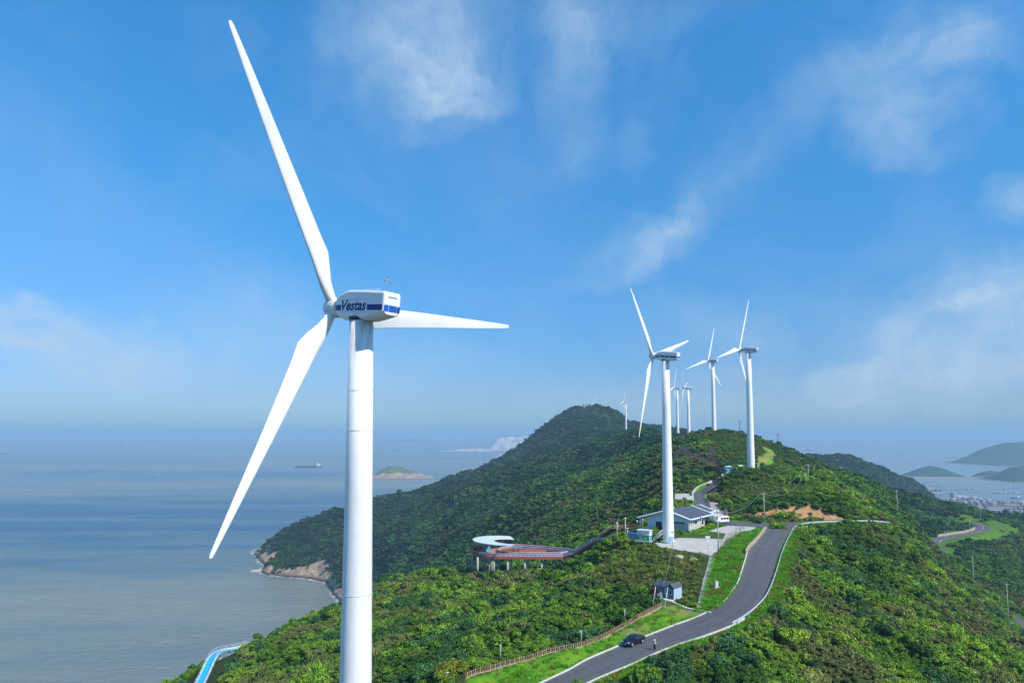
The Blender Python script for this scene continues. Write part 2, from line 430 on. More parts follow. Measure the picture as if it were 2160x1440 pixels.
for px, s in COLS.items():
    for e in s.split('|'):
        Y, zz = e.split()
        ctrl((px - 1080) / F * float(Y) * 1.0, float(Y), float(zz[1:]))
for a, b in ((rL, rR), (R2N, R2F), (R3N, R3F), (R5L, R5R)):
    for i in range(0, len(a), 6):
        for p in (a[i], b[i]):
            ctrl(p.x, p.y, p.z - 0.1)
for poly in (PLAZA, LAWN[:9], LAWN[-4:], [BANK[-1], BANK[-2]], HUTPAD, APRON):
    for p in poly: ctrl(p.x, p.y, p.z - 0.05)
cu, cl, cw = map(np.array, (cu, cl, cw))
def tps_k(r2): return 0.5 * r2 * np.log(r2 + 1e-12)
def tps_fit(a, b, w, lam=2e-4):
    n = len(a)
    K = tps_k((a[:, None] - a) ** 2 + (b[:, None] - b) ** 2) + lam * np.eye(n)
    Q = np.stack([np.ones(n), a, b], 1)
    A = np.block([[K, Q], [Q.T, np.zeros((3, 3))]])
    return np.linalg.solve(A, np.concatenate([w, np.zeros(3)]))
coef = tps_fit(cu, cl, cw)
NU, NV = 620, 640
U0, U1 = -1.0, 1.0
V0, V1 = math.log(40.0), math.log(3000.0)
gu = np.linspace(U0, U1, NU); gv = np.linspace(V0, V1, NV)
GU, GV = np.meshgrid(gu, gv)                 # rows: distance
W = np.empty(GU.shape)
for r in range(0, NV, 20):
    a, b = GU[r:r + 20].ravel(), GV[r:r + 20].ravel()
    K = tps_k((a[:, None] - cu) ** 2 + (b[:, None] - cl) ** 2)
    W[r:r + 20] = (K @ coef[:-3] + coef[-3] + coef[-2] * a + coef[-1] * b).reshape(-1, NU)
GY = np.exp(GV); GX = GU * GY
GZ = CAMZ + W * GY
# natural relief: gullies and lumps growing with distance
amp = np.clip((GY - 230) / 500, 0, 1)
rid = 1 - np.abs(2 * fbm(GX / 95 + 3, GY / 120 + 9, 4) - 1)
GZ += amp * ((rid - 0.75) * 38 + (fbm(GX / 34, GY / 40, 3) - 0.5) * 9) * np.clip(GZ / 30, 0, 1) * np.clip((GY - 230) / 400, 0, 1)
GZ += (fbm(GX / 9, GY / 9, 3) - 0.5) * 1.6 * np.clip((GY - 60) / 60, 0, 1) * (GZ > 5)
rs_ = np.clip((GU - .40) / .08, 0, 1) * np.clip((GY - 85) / 30, 0, 1) * np.clip((330 - GY) / 60, 0, 1)
al, ac = GX * .80 - GY * .60, GX * .60 + GY * .80
GZ += rs_ * ((1 - np.abs(2 * fbm(al / 42 + 8, ac / 15 + 2, 3) - 1)) - .72) * 5.0
coast = np.clip(1 - np.abs(GZ - 7) / 13, 0, 1)          # rocky shore
GZ += coast * (fbm(GX / 11, GY / 14, 5, 0.65) - 0.5) * 19 * (GY > 420) * (GU < 0.3)
deckz = (GY > 240) & (GY < 276) & (GX > -20) & (GX < 21)
GZ = np.where(deckz, np.minimum(GZ, 149.0 - .1 * (GY - 250)), GZ)
flat = (GY > 1720) & (GU > 0.57) & (GZ > 1.5)
GZ = np.where(flat & (GZ < 9), np.clip(GZ, 3, 5), GZ)
# ---- cut the roads, plaza, lawn and pads into it
veg = np.ones(GX.shape); grass = np.zeros(GX.shape); dirt = np.zeros(GX.shape); rock = np.zeros(GX.shape)
def near(poly_pts, m):
    xs = [p[0] for p in poly_pts]; ys = [p[1] for p in poly_pts]
    return (GX > min(xs) - m) & (GX < max(xs) + m) & (GY > min(ys) - m) & (GY < max(ys) + m)
for (a, b), mw in zip(ROADS, (2.2, 1.5, 2.0, 1.6, 4.0, 3.0)):
    poly = list(a) + list(reversed(b))
    mid = [((p.x + q.x) / 2, (p.y + q.y) / 2, (p.z + q.z) / 2) for p, q in zip(a, b)]
    m = near(poly, 16)
    x, y = GX[m], GY[m]
    ins = inpoly(x, y, poly)
    d1, _ = segdist(x, y, [tuple(p) for p in a]); d2, _ = segdist(x, y, [tuple(p) for p in b])
    _, zz = segdist(x, y, mid)
    d = np.where(ins, 0, np.minimum(d1, d2))
    t = np.clip((d - 0.6) / (mw + 2.5), 0, 1); t = t * t * (3 - 2 * t)
    GZ[m] = (zz - 0.25) * (1 - t) + GZ[m] * t
    veg[m] = np.where(d < mw, 0, veg[m])
    grass[m] = np.maximum(grass[m], np.clip(1.4 - d / mw, 0, 1) * (.45 if a is R5L or a is R6L or a is R4N else 1))
_m = near([tuple(p) for p in R4N], 8)
for poly, zo, vm, g in ((PLAZA, -0.2, 0.8, 0.2), (LAWN, -0.02, 1.7, 1.0), (HUTPAD, -0.15, 0.6, 1.0), (APRON, -0.2, 0.8, 0.3)):
    m = near(poly, 10); x, y = GX[m], GY[m]
    ins = inpoly(x, y, poly); ring = [tuple(p) for p in poly] + [tuple(poly[0])]
    d, _ = segdist(x, y, ring); d = np.where(ins, 0, d)
    A = np.array([[p[0], p[1], 1] for p in poly]); co = np.linalg.lstsq(A, np.array([p[2] for p in poly]), rcond=None)[0]
    _, zr = segdist(x, y, ring)
    zz = co[0] * x + co[1] * y + co[2] if poly is not LAWN else GZ[m]
    t = np.clip(d / 3.0, 0, 1)
    GZ[m] = (zz + zo) * (1 - t) + GZ[m] * t
    veg[m] = np.where(d < vm, 0, veg[m]); grass[m] = np.where(ins, g, grass[m])
# ---- areas painted on the ground, placed mostly from image pixels
def W2(pts): return [Pz(*p) if len(p) == 3 else p for p in pts]
m = inpoly(GX, GY, BANK); veg[m] = 0; grass[m] = 1
def area(pts, f):
    poly = [P(*p) for p in pts]
    m = near(poly, 2); m[m] = inpoly(GX[m], GY[m], poly); f(m)
def f_dirt(m):
    br = fbm(GX / 2.2 + 5, GY / 2.2, 4) > .37
    dirt[m & br] = 1; veg[m & br] = 0; veg[m & ~br] = np.minimum(veg[m & ~br], .8)
def f_scrub(m): veg[m] = np.minimum(veg[m], 0.62)
def f_grass(m): veg[m] = 0.0; grass[m] = 1
def near_line(line, w, f):
    m = near(line, w); d, _ = segdist(GX[m], GY[m], line)
    wob = w * (0.5 + fbm(GX[m] / 3, GY[m] / 3, 3))
    mm = m.copy(); mm[m] = d < wob; f(mm)
# bare red earth beside the road and the cut bank behind the junction
near_line([tuple(Pz(1556,1232,168.9)), tuple(Pz(1563,1205,170)), tuple(Pz(1570,1180,171))], 1.4, f_dirt)
near_line([(65,225.2,0),(80,226,0),(92,226.8,0)], 2.0, f_dirt)
near_line([(90,227.2,0),(97,229.5,0),(104,230.5,0)], 3.6, f_dirt)
near_line([(104,230,0),(112,230.5,0)], 2.0, f_dirt)
near_line([tuple(P(1893,1080,300)), tuple(P(1884,1088,292))], 4, f_dirt)
near_line([tuple(p) for p in TRK], 3.0, f_grass)
near_line([tuple(p) for p in TRK], .9, lambda m: dirt.__setitem__(m, .55))
near_line([(p.x + 1.0, p.y - 1.6, 0) for p in rR[8:84:4]], 1.3, f_grass)
near_line([(R5R[i].x + 3, R5R[i].y - 4, 0) for i in range(14, 50, 3)], 3, lambda m: (veg.__setitem__(m, 0), grass.__setitem__(m, .5)))
near_line([tuple(P(2085,1108,560)), tuple(P(2130,1111,585))], 9, f_grass)
near_line([tuple(P(2085,1104,575)), tuple(P(2260,1110,600))], 30, lambda m: (veg.__setitem__(m, np.minimum(veg[m], .65)), grass.__setitem__(m, .35)))
def f_clear(m): veg[m] = 0
near_line([(R5L[i].x + 2, R5L[i].y - 8, 0) for i in range(0, 24, 3)], 8, lambda m: (veg.__setitem__(m, 0), grass.__setitem__(m, .4)))
near_line([(-15,256,0),(-12,266,0),(-4,270,0),(8,269,0),(18,262,0)], 3.0, f_clear)
near_line([(-14,252,0),(-6,250,0),(6,249,0),(18,249,0),(25,243,0),(29,238,0),(31,236,0)], 3.6, f_clear)
near_line([(-10,258,0),(4,258,0),(15,256,0)], 5, f_clear)
near_line([tuple(Pz(1476,1281,166.7)), tuple(Pz(1503,1173,171.0))], 1.6, f_clear)
near_line([tuple(Pz(1419,1269,167)), tuple(Pz(1499,1291,166.5))], 1.3, f_clear)
near_line([tuple(P(412,1462,158)), tuple(P(475,1380,199)), tuple(P(530,1360,212))], 5.5, f_clear)
near_line([(54,202.5,0),(63,216,0),(66,220,0)], 4.2, f_grass)
near_line([(52.3,204.7,0),(41,213.5,0),(40,216,0)], 3.2, f_clear)
near_line([tuple(Pz(1335,1138,170.6)), tuple(Pz(1385,1146,171))], 3.0, f_clear)
near_line([tuple(Pz(1276,1128,166)), tuple(Pz(1296,1113,169.3)), tuple(Pz(1345,1118,170.3)), tuple(Pz(1372,1108,171.3))], 2.2, f_clear)
near_line([tuple(P(1530,989,285)), tuple(P(1600,989,292))], 4.0, f_clear)
near_line([tuple(P(1497,1092,222)), tuple(P(1490,1052,252))], 3.5, f_clear)
# rock of the road cut under the third turbine
area([(1492,1060,262),(1490,1010,300),(1498,985,318),(1470,970,348),(1418,975,362),(1418,930,400),(1500,940,385),(1528,985,305),(1520,1060,255)], lambda m: rock.__setitem__(m, 1))
area([(1600,975,330),(1603,945,420),(1598,925,440),(1616,935,430),(1612,955,360)], lambda m: dirt.__setitem__(m, .35))
gy_, gx_ = np.gradient(GZ)
slope = np.hypot(np.gradient(GZ, axis=1) / np.gradient(GX, axis=1), np.gradient(GZ, axis=0) / np.gradient(GY, axis=0))
shore_top = 13 + 14 * (fbm(GX / 30 + 40, GY / 30, 3) - 0.5) * 2
isl = (GZ < shore_top) & (GY > 420) & ~((GY > 1600) & (GU > 0.5))
rock[isl] = 1; veg[isl] = 0
veg[GZ < 1] = 0
veg[(GY > 1720) & (GU > 0.57) & (GZ < 12)] = 0
veg[rock == 1] = np.minimum(veg[rock == 1], 0.12)
town_m = (GY > 1700) & (GU > 0.56) & (GZ < 14)

def ground(X, Y, arr=None):
    arr = GZ if arr is None else arr
    fu = (np.asarray(X) / np.asarray(Y) - U0) / (U1 - U0) * (NU - 1)
    fv = (np.log(np.asarray(Y)) - V0) / (V1 - V0) * (NV - 1)
    fu = np.clip(fu, 0, NU - 1.001); fv = np.clip(fv, 0, NV - 1.001)
    i, j = fu.astype(int), fv.astype(int); a, b = fu - i, fv - j
    return (arr[j, i] * (1 - a) + arr[j, i + 1] * a) * (1 - b) + (arr[j + 1, i] * (1 - a) + arr[j + 1, i + 1] * a) * b
def gz(x, y): return float(ground(np.array([x]), np.array([y]))[0])
def G(px, py, y0=60, y1=2900):
    """first place where the sight line through a photograph point meets the ground"""
    d = ray(px, py)
    Y = np.exp(np.linspace(math.log(y0), math.log(y1), 4000))
    X = d.x / d.y * Y; Z = CAMZ + d.z / d.y * Y
    h = ground(X, Y)
    k = np.argmax(Z <= h)
    if not (Z <= h).any(): k = np.argmin(np.abs(Z - h))
    return Vector((X[k], Y[k], float(h[k])))

def grid_mesh(name, X, Y, Z, mat, attrs=None, smooth=True, keep=None):
    nv, nu = X.shape
    me = bpy.data.meshes.new(name)
    co = np.stack([X, Y, Z], -1).reshape(-1, 3)
    idx = np.arange(nv * nu).reshape(nv, nu)
    q = np.stack([idx[:-1, :-1], idx[:-1, 1:], idx[1:, 1:], idx[1:, :-1]], -1).reshape(-1, 4)
    if keep is not None:
        kq = keep[:-1, :-1].reshape(-1); q = q[kq]
    me.vertices.add(len(co)); me.vertices.foreach_set('co', co.astype(np.float32).ravel())
    me.loops.add(q.size); me.loops.foreach_set('vertex_index', q.astype(np.int32).ravel())
    me.polygons.add(len(q)); me.polygons.foreach_set('loop_start', np.arange(0, q.size, 4, dtype=np.int32))
    me.polygons.foreach_set('loop_total', np.full(len(q), 4, dtype=np.int32))
    me.polygons.foreach_set('use_smooth', np.full(len(q), smooth))
    if attrs:
        for k, v in attrs.items():
            at = me.attributes.new(k, 'FLOAT_COLOR', 'POINT')
            at.data.foreach_set('color', v.astype(np.float32).ravel())
    me.materials.append(mat)
    me.update(calc_edges=True)
    o = bpy.data.objects.new(name, me)
    COL.objects.link(o)
    return o

# ------------------------------------------------------------------ materials
def simple(name, col, rough=0.6, metal=0.0, var=0.12, scale=3.0, bump=0.0, spec=0.4, streak=None):
    m, nt, b = newmat(name)
    g = N(nt, 'ShaderNodeNewGeometry')
    n = noise(nt, scale, 5, 0.6, g.outputs['Position'])
    lo = tuple(c * (1 - var) for c in col); hi = tuple(min(c * (1 + var), 1) for c in col)
    c = ramp(nt, n, [(0.3, lo), (0.7, hi)])
    if streak:
        mp = N(nt, 'ShaderNodeMapping'); mp.inputs['Scale'].default_value = (2.2, 2.2, 0.10)
        L(nt, g.outputs['Position'], mp.inputs['Vector'])
        s = noise(nt, 1.6, 6, 0.7, mp.outputs[0])
        f = ramp(nt, s, [(0.56, 0.0), (0.8, streak)])
        c = mixc(nt, f, c, tuple(x * 0.45 for x in col))
    L(nt, c, b.inputs['Base Color'])
    b.inputs['Roughness'].default_value = rough
    b.inputs['Metallic'].default_value = metal
    b.inputs['Specular IOR Level'].default_value = spec
    if bump:
        bn = N(nt, 'ShaderNodeBump', inp={'Strength': 0.5, 'Distance': bump})
        L(nt, n, bn.inputs['Height']); L(nt, bn.outputs[0], b.inputs['Normal'])
    return m

M = {}
M['white'] = simple('white_coating', (0.83, 0.82, 0.785), 0.42, var=0.05, scale=0.35, streak=0.22)
m_ = M['white'].copy(); m_.name = 'tower_coating'; M['tower'] = m_
nt = m_.node_tree; b = nt.nodes['Principled BSDF']; src = b.inputs['Base Color'].links[0].from_socket
tc_ = N(nt, 'ShaderNodeTexCoord'); so = N(nt, 'ShaderNodeSeparateXYZ'); L(nt, tc_.outputs['Object'], so.inputs[0])
up_ = N(nt, 'ShaderNodeMapRange', inp={'From Min': 43.0, 'From Max': 49.4, 'To Min': 0.0, 'To Max': 1.0}); L(nt, so.outputs[2], up_.inputs['Value'])
mpt = N(nt, 'ShaderNodeMapping'); mpt.inputs['Scale'].default_value = (3.0, 3.0, 0.22); L(nt, tc_.outputs['Object'], mpt.inputs['Vector'])
stn = ramp(nt, noise(nt, 1.8, 7, 0.7, mpt.outputs[0], 0.6), [(0.50, 0.0), (0.62, 0.75)])
mpt2 = N(nt, 'ShaderNodeMapping'); mpt2.inputs['Scale'].default_value = (1.2, 1.2, 0.03); L(nt, tc_.outputs['Object'], mpt2.inputs['Vector'])
low_ = ramp(nt, noise(nt, 1.5, 6, 0.6, mpt2.outputs[0]), [(0.45, 0.0), (0.8, 0.28)])
c_ = mixc(nt, math_n(nt, 'MULTIPLY', stn, up_.outputs[0]), src, (0.16, 0.17, 0.16))
L(nt, mixc(nt, low_, c_, (0.50, 0.52, 0.50)), b.inputs['Base Color'])
M['nacelle'] = simple('nacelle_shell', (0.80, 0.80, 0.77), 0.35, var=0.03, scale=0.8, streak=0.16)
M['navy'] = simple('navy_paint', (0.006, 0.022, 0.17), 0.4, var=0.05)
M['blue'] = simple('blue_paint', (0.01, 0.10, 0.5), 0.4, var=0.05)
M['dark'] = simple('dark_metal', (0.03, 0.032, 0.035), 0.5)
M['grey'] = simple('grey_metal', (0.30, 0.31, 0.32), 0.5, var=0.15)
M['galv'] = simple('galvanised_steel', (0.55, 0.58, 0.6), 0.45, var=0.1)
M['pole'] = simple('weathered_concrete_pole', (0.42, 0.40, 0.37), 0.8, var=0.15)
M['conc'] = simple('concrete', (0.47, 0.45, 0.42), 0.85, var=0.2, scale=1.2)
M['kerb'] = simple('pale_kerb_concrete', (0.62, 0.60, 0.56), 0.85, var=0.15, scale=1.5)
M['stonewall'] = simple('beige_stone', (0.40, 0.33, 0.23), 0.9, var=0.35, scale=1.4, bump=0.1)
M['boulder'] = simple('boulder_rock', (0.42, 0.38, 0.33), 0.9, var=0.35, scale=1.0, bump=0.15)
M['wallwhite'] = simple('white_render_wall', (0.74, 0.75, 0.75), 0.8, var=0.08, streak=0.2)
M['greywall'] = simple('grey_block_wall', (0.50, 0.49, 0.46), 0.85, var=0.2, streak=0.3)
M['slate'] = simple('dark_slate_roof', (0.075, 0.085, 0.108), 0.55, var=0.25, scale=2.0)
M['glass'] = simple('window_glass', (0.02, 0.03, 0.04), 0.08, spec=0.8)
M['red'] = simple('rust_red_paint', (0.34, 0.085, 0.035), 0.6, var=0.25)
M['redb'] = simple('bright_red_paint', (0.5, 0.02, 0.015), 0.5)
M['wood'] = simple('weathered_wood', (0.26, 0.13, 0.08), 0.8, var=0.3)
M['deckwood'] = simple('brown_deck_boards', (0.40, 0.21, 0.13), 0.8, var=0.2)
M['rail'] = simple('pale_pink_rail', (0.68, 0.52, 0.44), 0.6, var=0.1)
M['palewood'] = simple('cream_fence_paint', (0.44, 0.31, 0.22), 0.8, var=0.2)
M['carblack'] = simple('black_car_paint', (0.006, 0.007, 0.012), 0.12, var=0.0, spec=0.7)
M['carwhite'] = simple('white_car_paint', (0.78, 0.79, 0.8), 0.2, var=0.0, spec=0.6)
M['tyre'] = simple('rubber', (0.015, 0.015, 0.016), 0.8)
M['chrome'] = simple('alloy', (0.55, 0.56, 0.58), 0.3, metal=0.6)
M['lamp'] = simple('headlight_lens', (0.7, 0.72, 0.75), 0.1, spec=0.8)
M['hutwall'] = simple('slate_blue_boards', (0.06, 0.11, 0.17), 0.6, var=0.1)
M['teal'] = simple('teal_mural_paint', (0.01, 0.30, 0.26), 0.6, var=0.3, scale=0.8)
M['lime'] = simple('lime_mural_paint', (0.15, 0.50, 0.04), 0.6, var=0.3)
M['skyp'] = simple('sky_blue_mural_paint', (0.20, 0.50, 0.78), 0.6, var=0.2)
M['walkblue'] = simple('bright_blue_walkway', (0.02, 0.42, 0.68), 0.55, var=0.1)
M['skin'] = simple('skin', (0.45, 0.28, 0.2), 0.6)
M['hair'] = simple('dark_hair', (0.02, 0.015, 0.012), 0.6)
M['shirt'] = simple('white_cloth', (0.75, 0.75, 0.74), 0.9)
M['shirtd'] = simple('dark_cloth', (0.04, 0.05, 0.08), 0.9)
M['trouser'] = simple('black_cloth', (0.015, 0.015, 0.02), 0.9)
M['hulld'] = simple('dark_ship_hull', (0.02, 0.05, 0.06), 0.5)
M['hullr'] = simple('red_ship_hull', (0.40, 0.10, 0.08), 0.5)
M['hullg'] = simple('grey_ship_hull', (0.16, 0.20, 0.25), 0.5)
M['deckrust'] = simple('ship_deck', (0.12, 0.13, 0.12), 0.7)
M['bark'] = simple('grey_bark', (0.30, 0.26, 0.21), 0.9, var=0.2)
M['cable'] = simple('power_cable', (0.20, 0.20, 0.19), 0.6)
M['houseg'] = simple('grey_house_wall', (0.20, 0.21, 0.24), 0.8)
M['housew'] = simple('pale_house_wall', (0.38, 0.38, 0.38), 0.8)
M['houseroof'] = simple('town_roof_tiles', (0.11, 0.11, 0.13), 0.8, var=0.3)
M['houseroofr'] = simple('brown_red_roof', (0.22, 0.10, 0.08), 0.8, var=0.3)

# glass rail panels
m, nt, b = newmat('glass_panel')
b.inputs['Base Color'].default_value = (0.38, 0.50, 0.72, 1); b.inputs['Roughness'].default_value = 0.1
b.inputs['Alpha'].default_value = 0.5
M['pane'] = m

# asphalt
m, nt, b = newmat('asphalt')
g = N(nt, 'ShaderNodeNewGeometry'); pos = g.outputs['Position']
n1 = noise(nt, 0.35, 5, 0.65, pos); n2 = noise(nt, 6, 4, 0.7, pos)
c = ramp(nt, n1, [(0.3, (0.062, 0.062, 0.066)), (0.48, (0.10, 0.10, 0.103)), (0.52, (0.085, 0.085, 0.088)), (0.72, (0.135, 0.132, 0.132))])
c = mixc(nt, 0.35, c, ramp(nt, n2, [(0.3, (0.055, 0.055, 0.06)), (0.75, (0.13, 0.13, 0.13))]))
st = ramp(nt, noise(nt, 0.6, 7, 0.75, pos, 1.8), [(0.58, 0), (0.70, 1)])
c = mixc(nt, math_n(nt, 'MULTIPLY', st, 0.30), c, (0.20, 0.17, 0.14))
ua = N(nt, 'ShaderNodeAttribute', attribute_name='across')
wob = math_n(nt, 'ADD', ua.outputs['Fac'], math_n(nt, 'MULTIPLY', math_n(nt, 'SUBTRACT', n1, 0.5), 0.10))
edge = math_n(nt, 'ABSOLUTE', math_n(nt, 'SUBTRACT', wob, 0.5))
ed = ramp(nt, edge, [(0.40, 0.0), (0.5, 0.55)])
c = mixc(nt, ed, c, (0.17, 0.15, 0.12))
trk = ramp(nt, math_n(nt, 'ABSOLUTE', math_n(nt, 'SUBTRACT', edge, 0.22)), [(0.0, 0.35), (0.10, 0.0)])
c = mixc(nt, trk, c, (0.06, 0.06, 0.062))
L(nt, c, b.inputs['Base Color']); b.inputs['Roughness'].default_value = 0.75
bn = N(nt, 'ShaderNodeBump', inp={'Strength': 0.3, 'Distance': 0.02}); L(nt, n2, bn.inputs['Height']); L(nt, bn.outputs[0], b.inputs['Normal'])
M['asphalt'] = m

# plaza: old concrete with weeds in the joints
m, nt, b = newmat('weathered_plaza_concrete')
g = N(nt, 'ShaderNodeNewGeometry'); pos = g.outputs['Position']
n1 = noise(nt, 0.5, 6, 0.7, pos)
c = ramp(nt, n1, [(0.3, (0.42, 0.39, 0.34)), (0.7, (0.57, 0.535, 0.48))])
br = N(nt, 'ShaderNodeTexBrick', offset=0.0, inp={'Scale': 0.33, 'Mortar Size': 0.012, 'Mortar Smooth': 0.3, 'Color1': (1, 1, 1, 1), 'Color2': (1, 1, 1, 1), 'Mortar': (0, 0, 0, 1), 'Brick Width': 1.0, 'Row Height': 1.0})
mp = N(nt, 'ShaderNodeMapping'); mp.inputs['Rotation'].default_value = (0, 0, 0.9)
L(nt, pos, mp.inputs['Vector']); L(nt, mp.outputs[0], br.inputs['Vector'])
inv = math_n(nt, 'SUBTRACT', 1.0, br.outputs['Color'])
wd = ramp(nt, noise(nt, 0.9, 5, 0.7, pos), [(0.42, 0), (0.6, 1)])
c = mixc(nt, math_n(nt, 'MULTIPLY', inv, wd), c, (0.08, 0.11, 0.03))
c = mixc(nt, math_n(nt, 'MULTIPLY', ramp(nt, noise(nt, 1.6, 8, 0.75, pos, 2.0), [(0.60, 0), (0.68, 1)]), 0.5), c, (0.14, 0.13, 0.08))
L(nt, c, b.inputs['Base Color']); b.inputs['Roughness'].default_value = 0.9
M['plaza'] = m

# terrain: forest floor / grass / bare earth / rock / town by painted masks (most outlines projected from image pixels)
m, nt, b = newmat('hillside_ground')
g = N(nt, 'ShaderNodeNewGeometry'); pos = g.outputs['Position']
mk = N(nt, 'ShaderNodeAttribute', attribute_name='mask')
ms = N(nt, 'ShaderNodeSeparateColor'); L(nt, mk.outputs['Color'], ms.inputs[0])
mk2 = N(nt, 'ShaderNodeAttribute', attribute_name='mask_b')
ms2 = N(nt, 'ShaderNodeSeparateColor'); L(nt, mk2.outputs['Color'], ms2.inputs[0])
nb = noise(nt, 0.12, 6, 0.65, pos); nf = noise(nt, 1.3, 6, 0.7, pos); nl = noise(nt, 0.02, 4, 0.6, pos)
floor_c = ramp(nt, nf, [(0.25, (0.020, 0.038, 0.010)), (0.5, (0.040, 0.068, 0.016)), (0.8, (0.085, 0.095, 0.030))])
gr = ramp(nt, math_n(nt, 'ADD', math_n(nt, 'MULTIPLY', noise(nt, 0.14, 6, 0.72, pos, 1.0), 0.75), math_n(nt, 'MULTIPLY', nf, 0.25)),
          [(0.34, (0.050, 0.165, 0.012)), (0.47, (0.095, 0.27, 0.012)), (0.56, (0.19, 0.38, 0.016)), (0.68, (0.24, 0.30, 0.05))])
gr = mixc(nt, math_n(nt, 'MULTIPLY', ramp(nt, noise(nt, 4.5, 5, 0.8, pos), [(0.4, 1), (0.6, 0)]), 0.45), gr, (0.035, 0.11, 0.008))
gr = mixc(nt, math_n(nt, 'MULTIPLY', ms2.outputs[0], 0.75), gr, (0.26, 0.20, 0.10))
c = mixc(nt, ms.outputs[0], floor_c, gr)
dn = ramp(nt, noise(nt, 0.9, 7, 0.7, pos, 0.6), [(0.3, (0.30, 0.13, 0.055)), (0.52, (0.44, 0.23, 0.11)), (0.72, (0.50, 0.36, 0.22))])
dn = mixc(nt, ramp(nt, noise(nt, 0.5, 5, 0.7, pos), [(0.52, 0.0), (0.66, 0.75)]), dn, (0.10, 0.13, 0.04))
c = mixc(nt, ms.outputs[1], c, dn)
mpr = N(nt, 'ShaderNodeMapping'); mpr.inputs['Scale'].default_value = (1, 1, 2.6); mpr.inputs['Rotation'].default_value = (0.5, 0.3, 0)
L(nt, pos, mpr.inputs['Vector'])
rn = noise(nt, 0.12, 9, 0.75, mpr.outputs[0], 1.2)
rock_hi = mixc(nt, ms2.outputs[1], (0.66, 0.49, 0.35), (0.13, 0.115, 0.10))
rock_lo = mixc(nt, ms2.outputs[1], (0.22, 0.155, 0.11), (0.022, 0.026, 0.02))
rc = mixc(nt, ramp(nt, rn, [(0.38, 0), (0.58, 1)]), rock_lo, rock_hi)
sx = N(nt, 'ShaderNodeSeparateXYZ'); L(nt, pos, sx.inputs[0])
wet = N(nt, 'ShaderNodeMapRange', inp={'From Min': 1.0, 'From Max': 4.5, 'To Min': 1.0, 'To Max': 0.0}); L(nt, sx.outputs[2], wet.inputs['Value'])
rc = mixc(nt, math_n(nt, 'MULTIPLY', wet.outputs[0], 0.85), rc, (0.035, 0.03, 0.026))
c = mixc(nt, ms.outputs[2], c, rc)
tw = ramp(nt, noise(nt, 0.03, 5, 0.7, pos), [(0.35, (0.16, 0.16, 0.16)), (0.6, (0.32, 0.31, 0.29))])
c = mixc(nt, ms2.outputs[2], c, tw)
L(nt, c, b.inputs['Base Color']); b.inputs['Roughness'].default_value = 0.95; b.inputs['Specular IOR Level'].default_value = 0.15
bn = N(nt, 'ShaderNodeBump', inp={'Strength': 0.9, 'Distance': 0.35}); L(nt, nf, bn.inputs['Height'])
bn2 = N(nt, 'ShaderNodeBump', inp={'Strength': 1.0, 'Distance': 5.0}); L(nt, math_n(nt, 'MULTIPLY', rn, ms.outputs[2]), bn2.inputs['Height']); L(nt, bn.outputs[0], bn2.inputs['Normal'])
L(nt, bn2.outputs[0], b.inputs['Normal'])
M['ground'] = m

# lawn patches of dry grass
dry = np.zeros(GX.shape)
for (px, py, z, r) in ((1450, 1281, 166.5, 5.0), (1478, 1287, 166.5, 3.4), (1425, 1277, 166.6, 3.0), (1340, 1330, 165, 3.0), (1545, 1262, 168.5, 2.0), (1518, 1268, 168, 2.5), (1500, 1250, 168, 1.6)):
    p = Pz(px, py, z); d = np.hypot(GX - p.x, GY - p.y) / r
    dry = np.maximum(dry, np.clip(1.2 - d, 0, 1) * (0.4 + fbm(GX / 1.2, GY / 1.2, 3) * 1.2))
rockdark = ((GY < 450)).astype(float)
mask = np.stack([np.clip(grass, 0, 1), np.clip(dirt, 0, 1), rock, np.ones_like(rock)], -1)
maskb = np.stack([np.clip(dry, 0, 1), rockdark, town_m.astype(float), np.ones_like(rock)], -1)
terrain = grid_mesh('hillside', GX, GY, GZ, M['ground'], {'mask': mask, 'mask_b': maskb}, keep=(GZ > -14))
tag(terrain, kind='structure')

# ------------------------------------------------------------------ road sheets with kerbs
def ribbon(name, a, b, mat, dz=0.0, thick=0.22, kind='structure', parent=None):
    n = len(a)
    mb = MB(); K = 6
    vs, fs, ac = [], [], []
    for p, q in zip(a, b):
        for k in range(K + 1):
            t = k / K
            v = Vector(p).lerp(Vector(q), t); v.z += dz + 0.05 * math.sin(math.pi * t)
            vs.append(v); ac.append(t)
    for i in range(n - 1):
        for k in range(K):
            o = i * (K + 1) + k
            fs.append((o, o + 1, o + K + 2, o + K + 1))
    mb.add(vs, fs, 0, True)
    for side, pl in ((0, a), (K, b)):
        vv = []
        for i in range(n):
            v = Vector(pl[i]); vv += [(v.x, v.y, v.z + dz), (v.x, v.y, v.z + dz - thick)]
        mb.add(vv, [(2 * i, 2 * i + 1, 2 * i + 3, 2 * i + 2) for i in range(n - 1)]); ac += [float(side > 0)] * (2 * n)
    o = mb.build(name, mat, parent)
    at = o.data.attributes.new('across', 'FLOAT', 'POINT'); at.data.foreach_set('value', ac)
    if not parent: tag(o, kind=kind)
    return o
ribbon('road', rL, rR, M['asphalt'])
ribbon('road', R2N, R2F, M['asphalt'], -0.012)
ribbon('road', R3N, R3F, M['asphalt'], -0.024)
ribbon('road', R4N, R4F, M['asphalt'])
ribbon('road', R5L, R5R, M['asphalt'])
ribbon('road', R6L, R6R, M['asphalt'])
def slab(name, poly, mat, dz=0.0, th=0.3, kind='structure'):
    mb = MB(); zs = [p[2] + dz for p in poly]
    mb.prism(poly, [z - th for z in zs], zs)
    return tag(mb.build(name, mat), kind=kind)
import bmesh
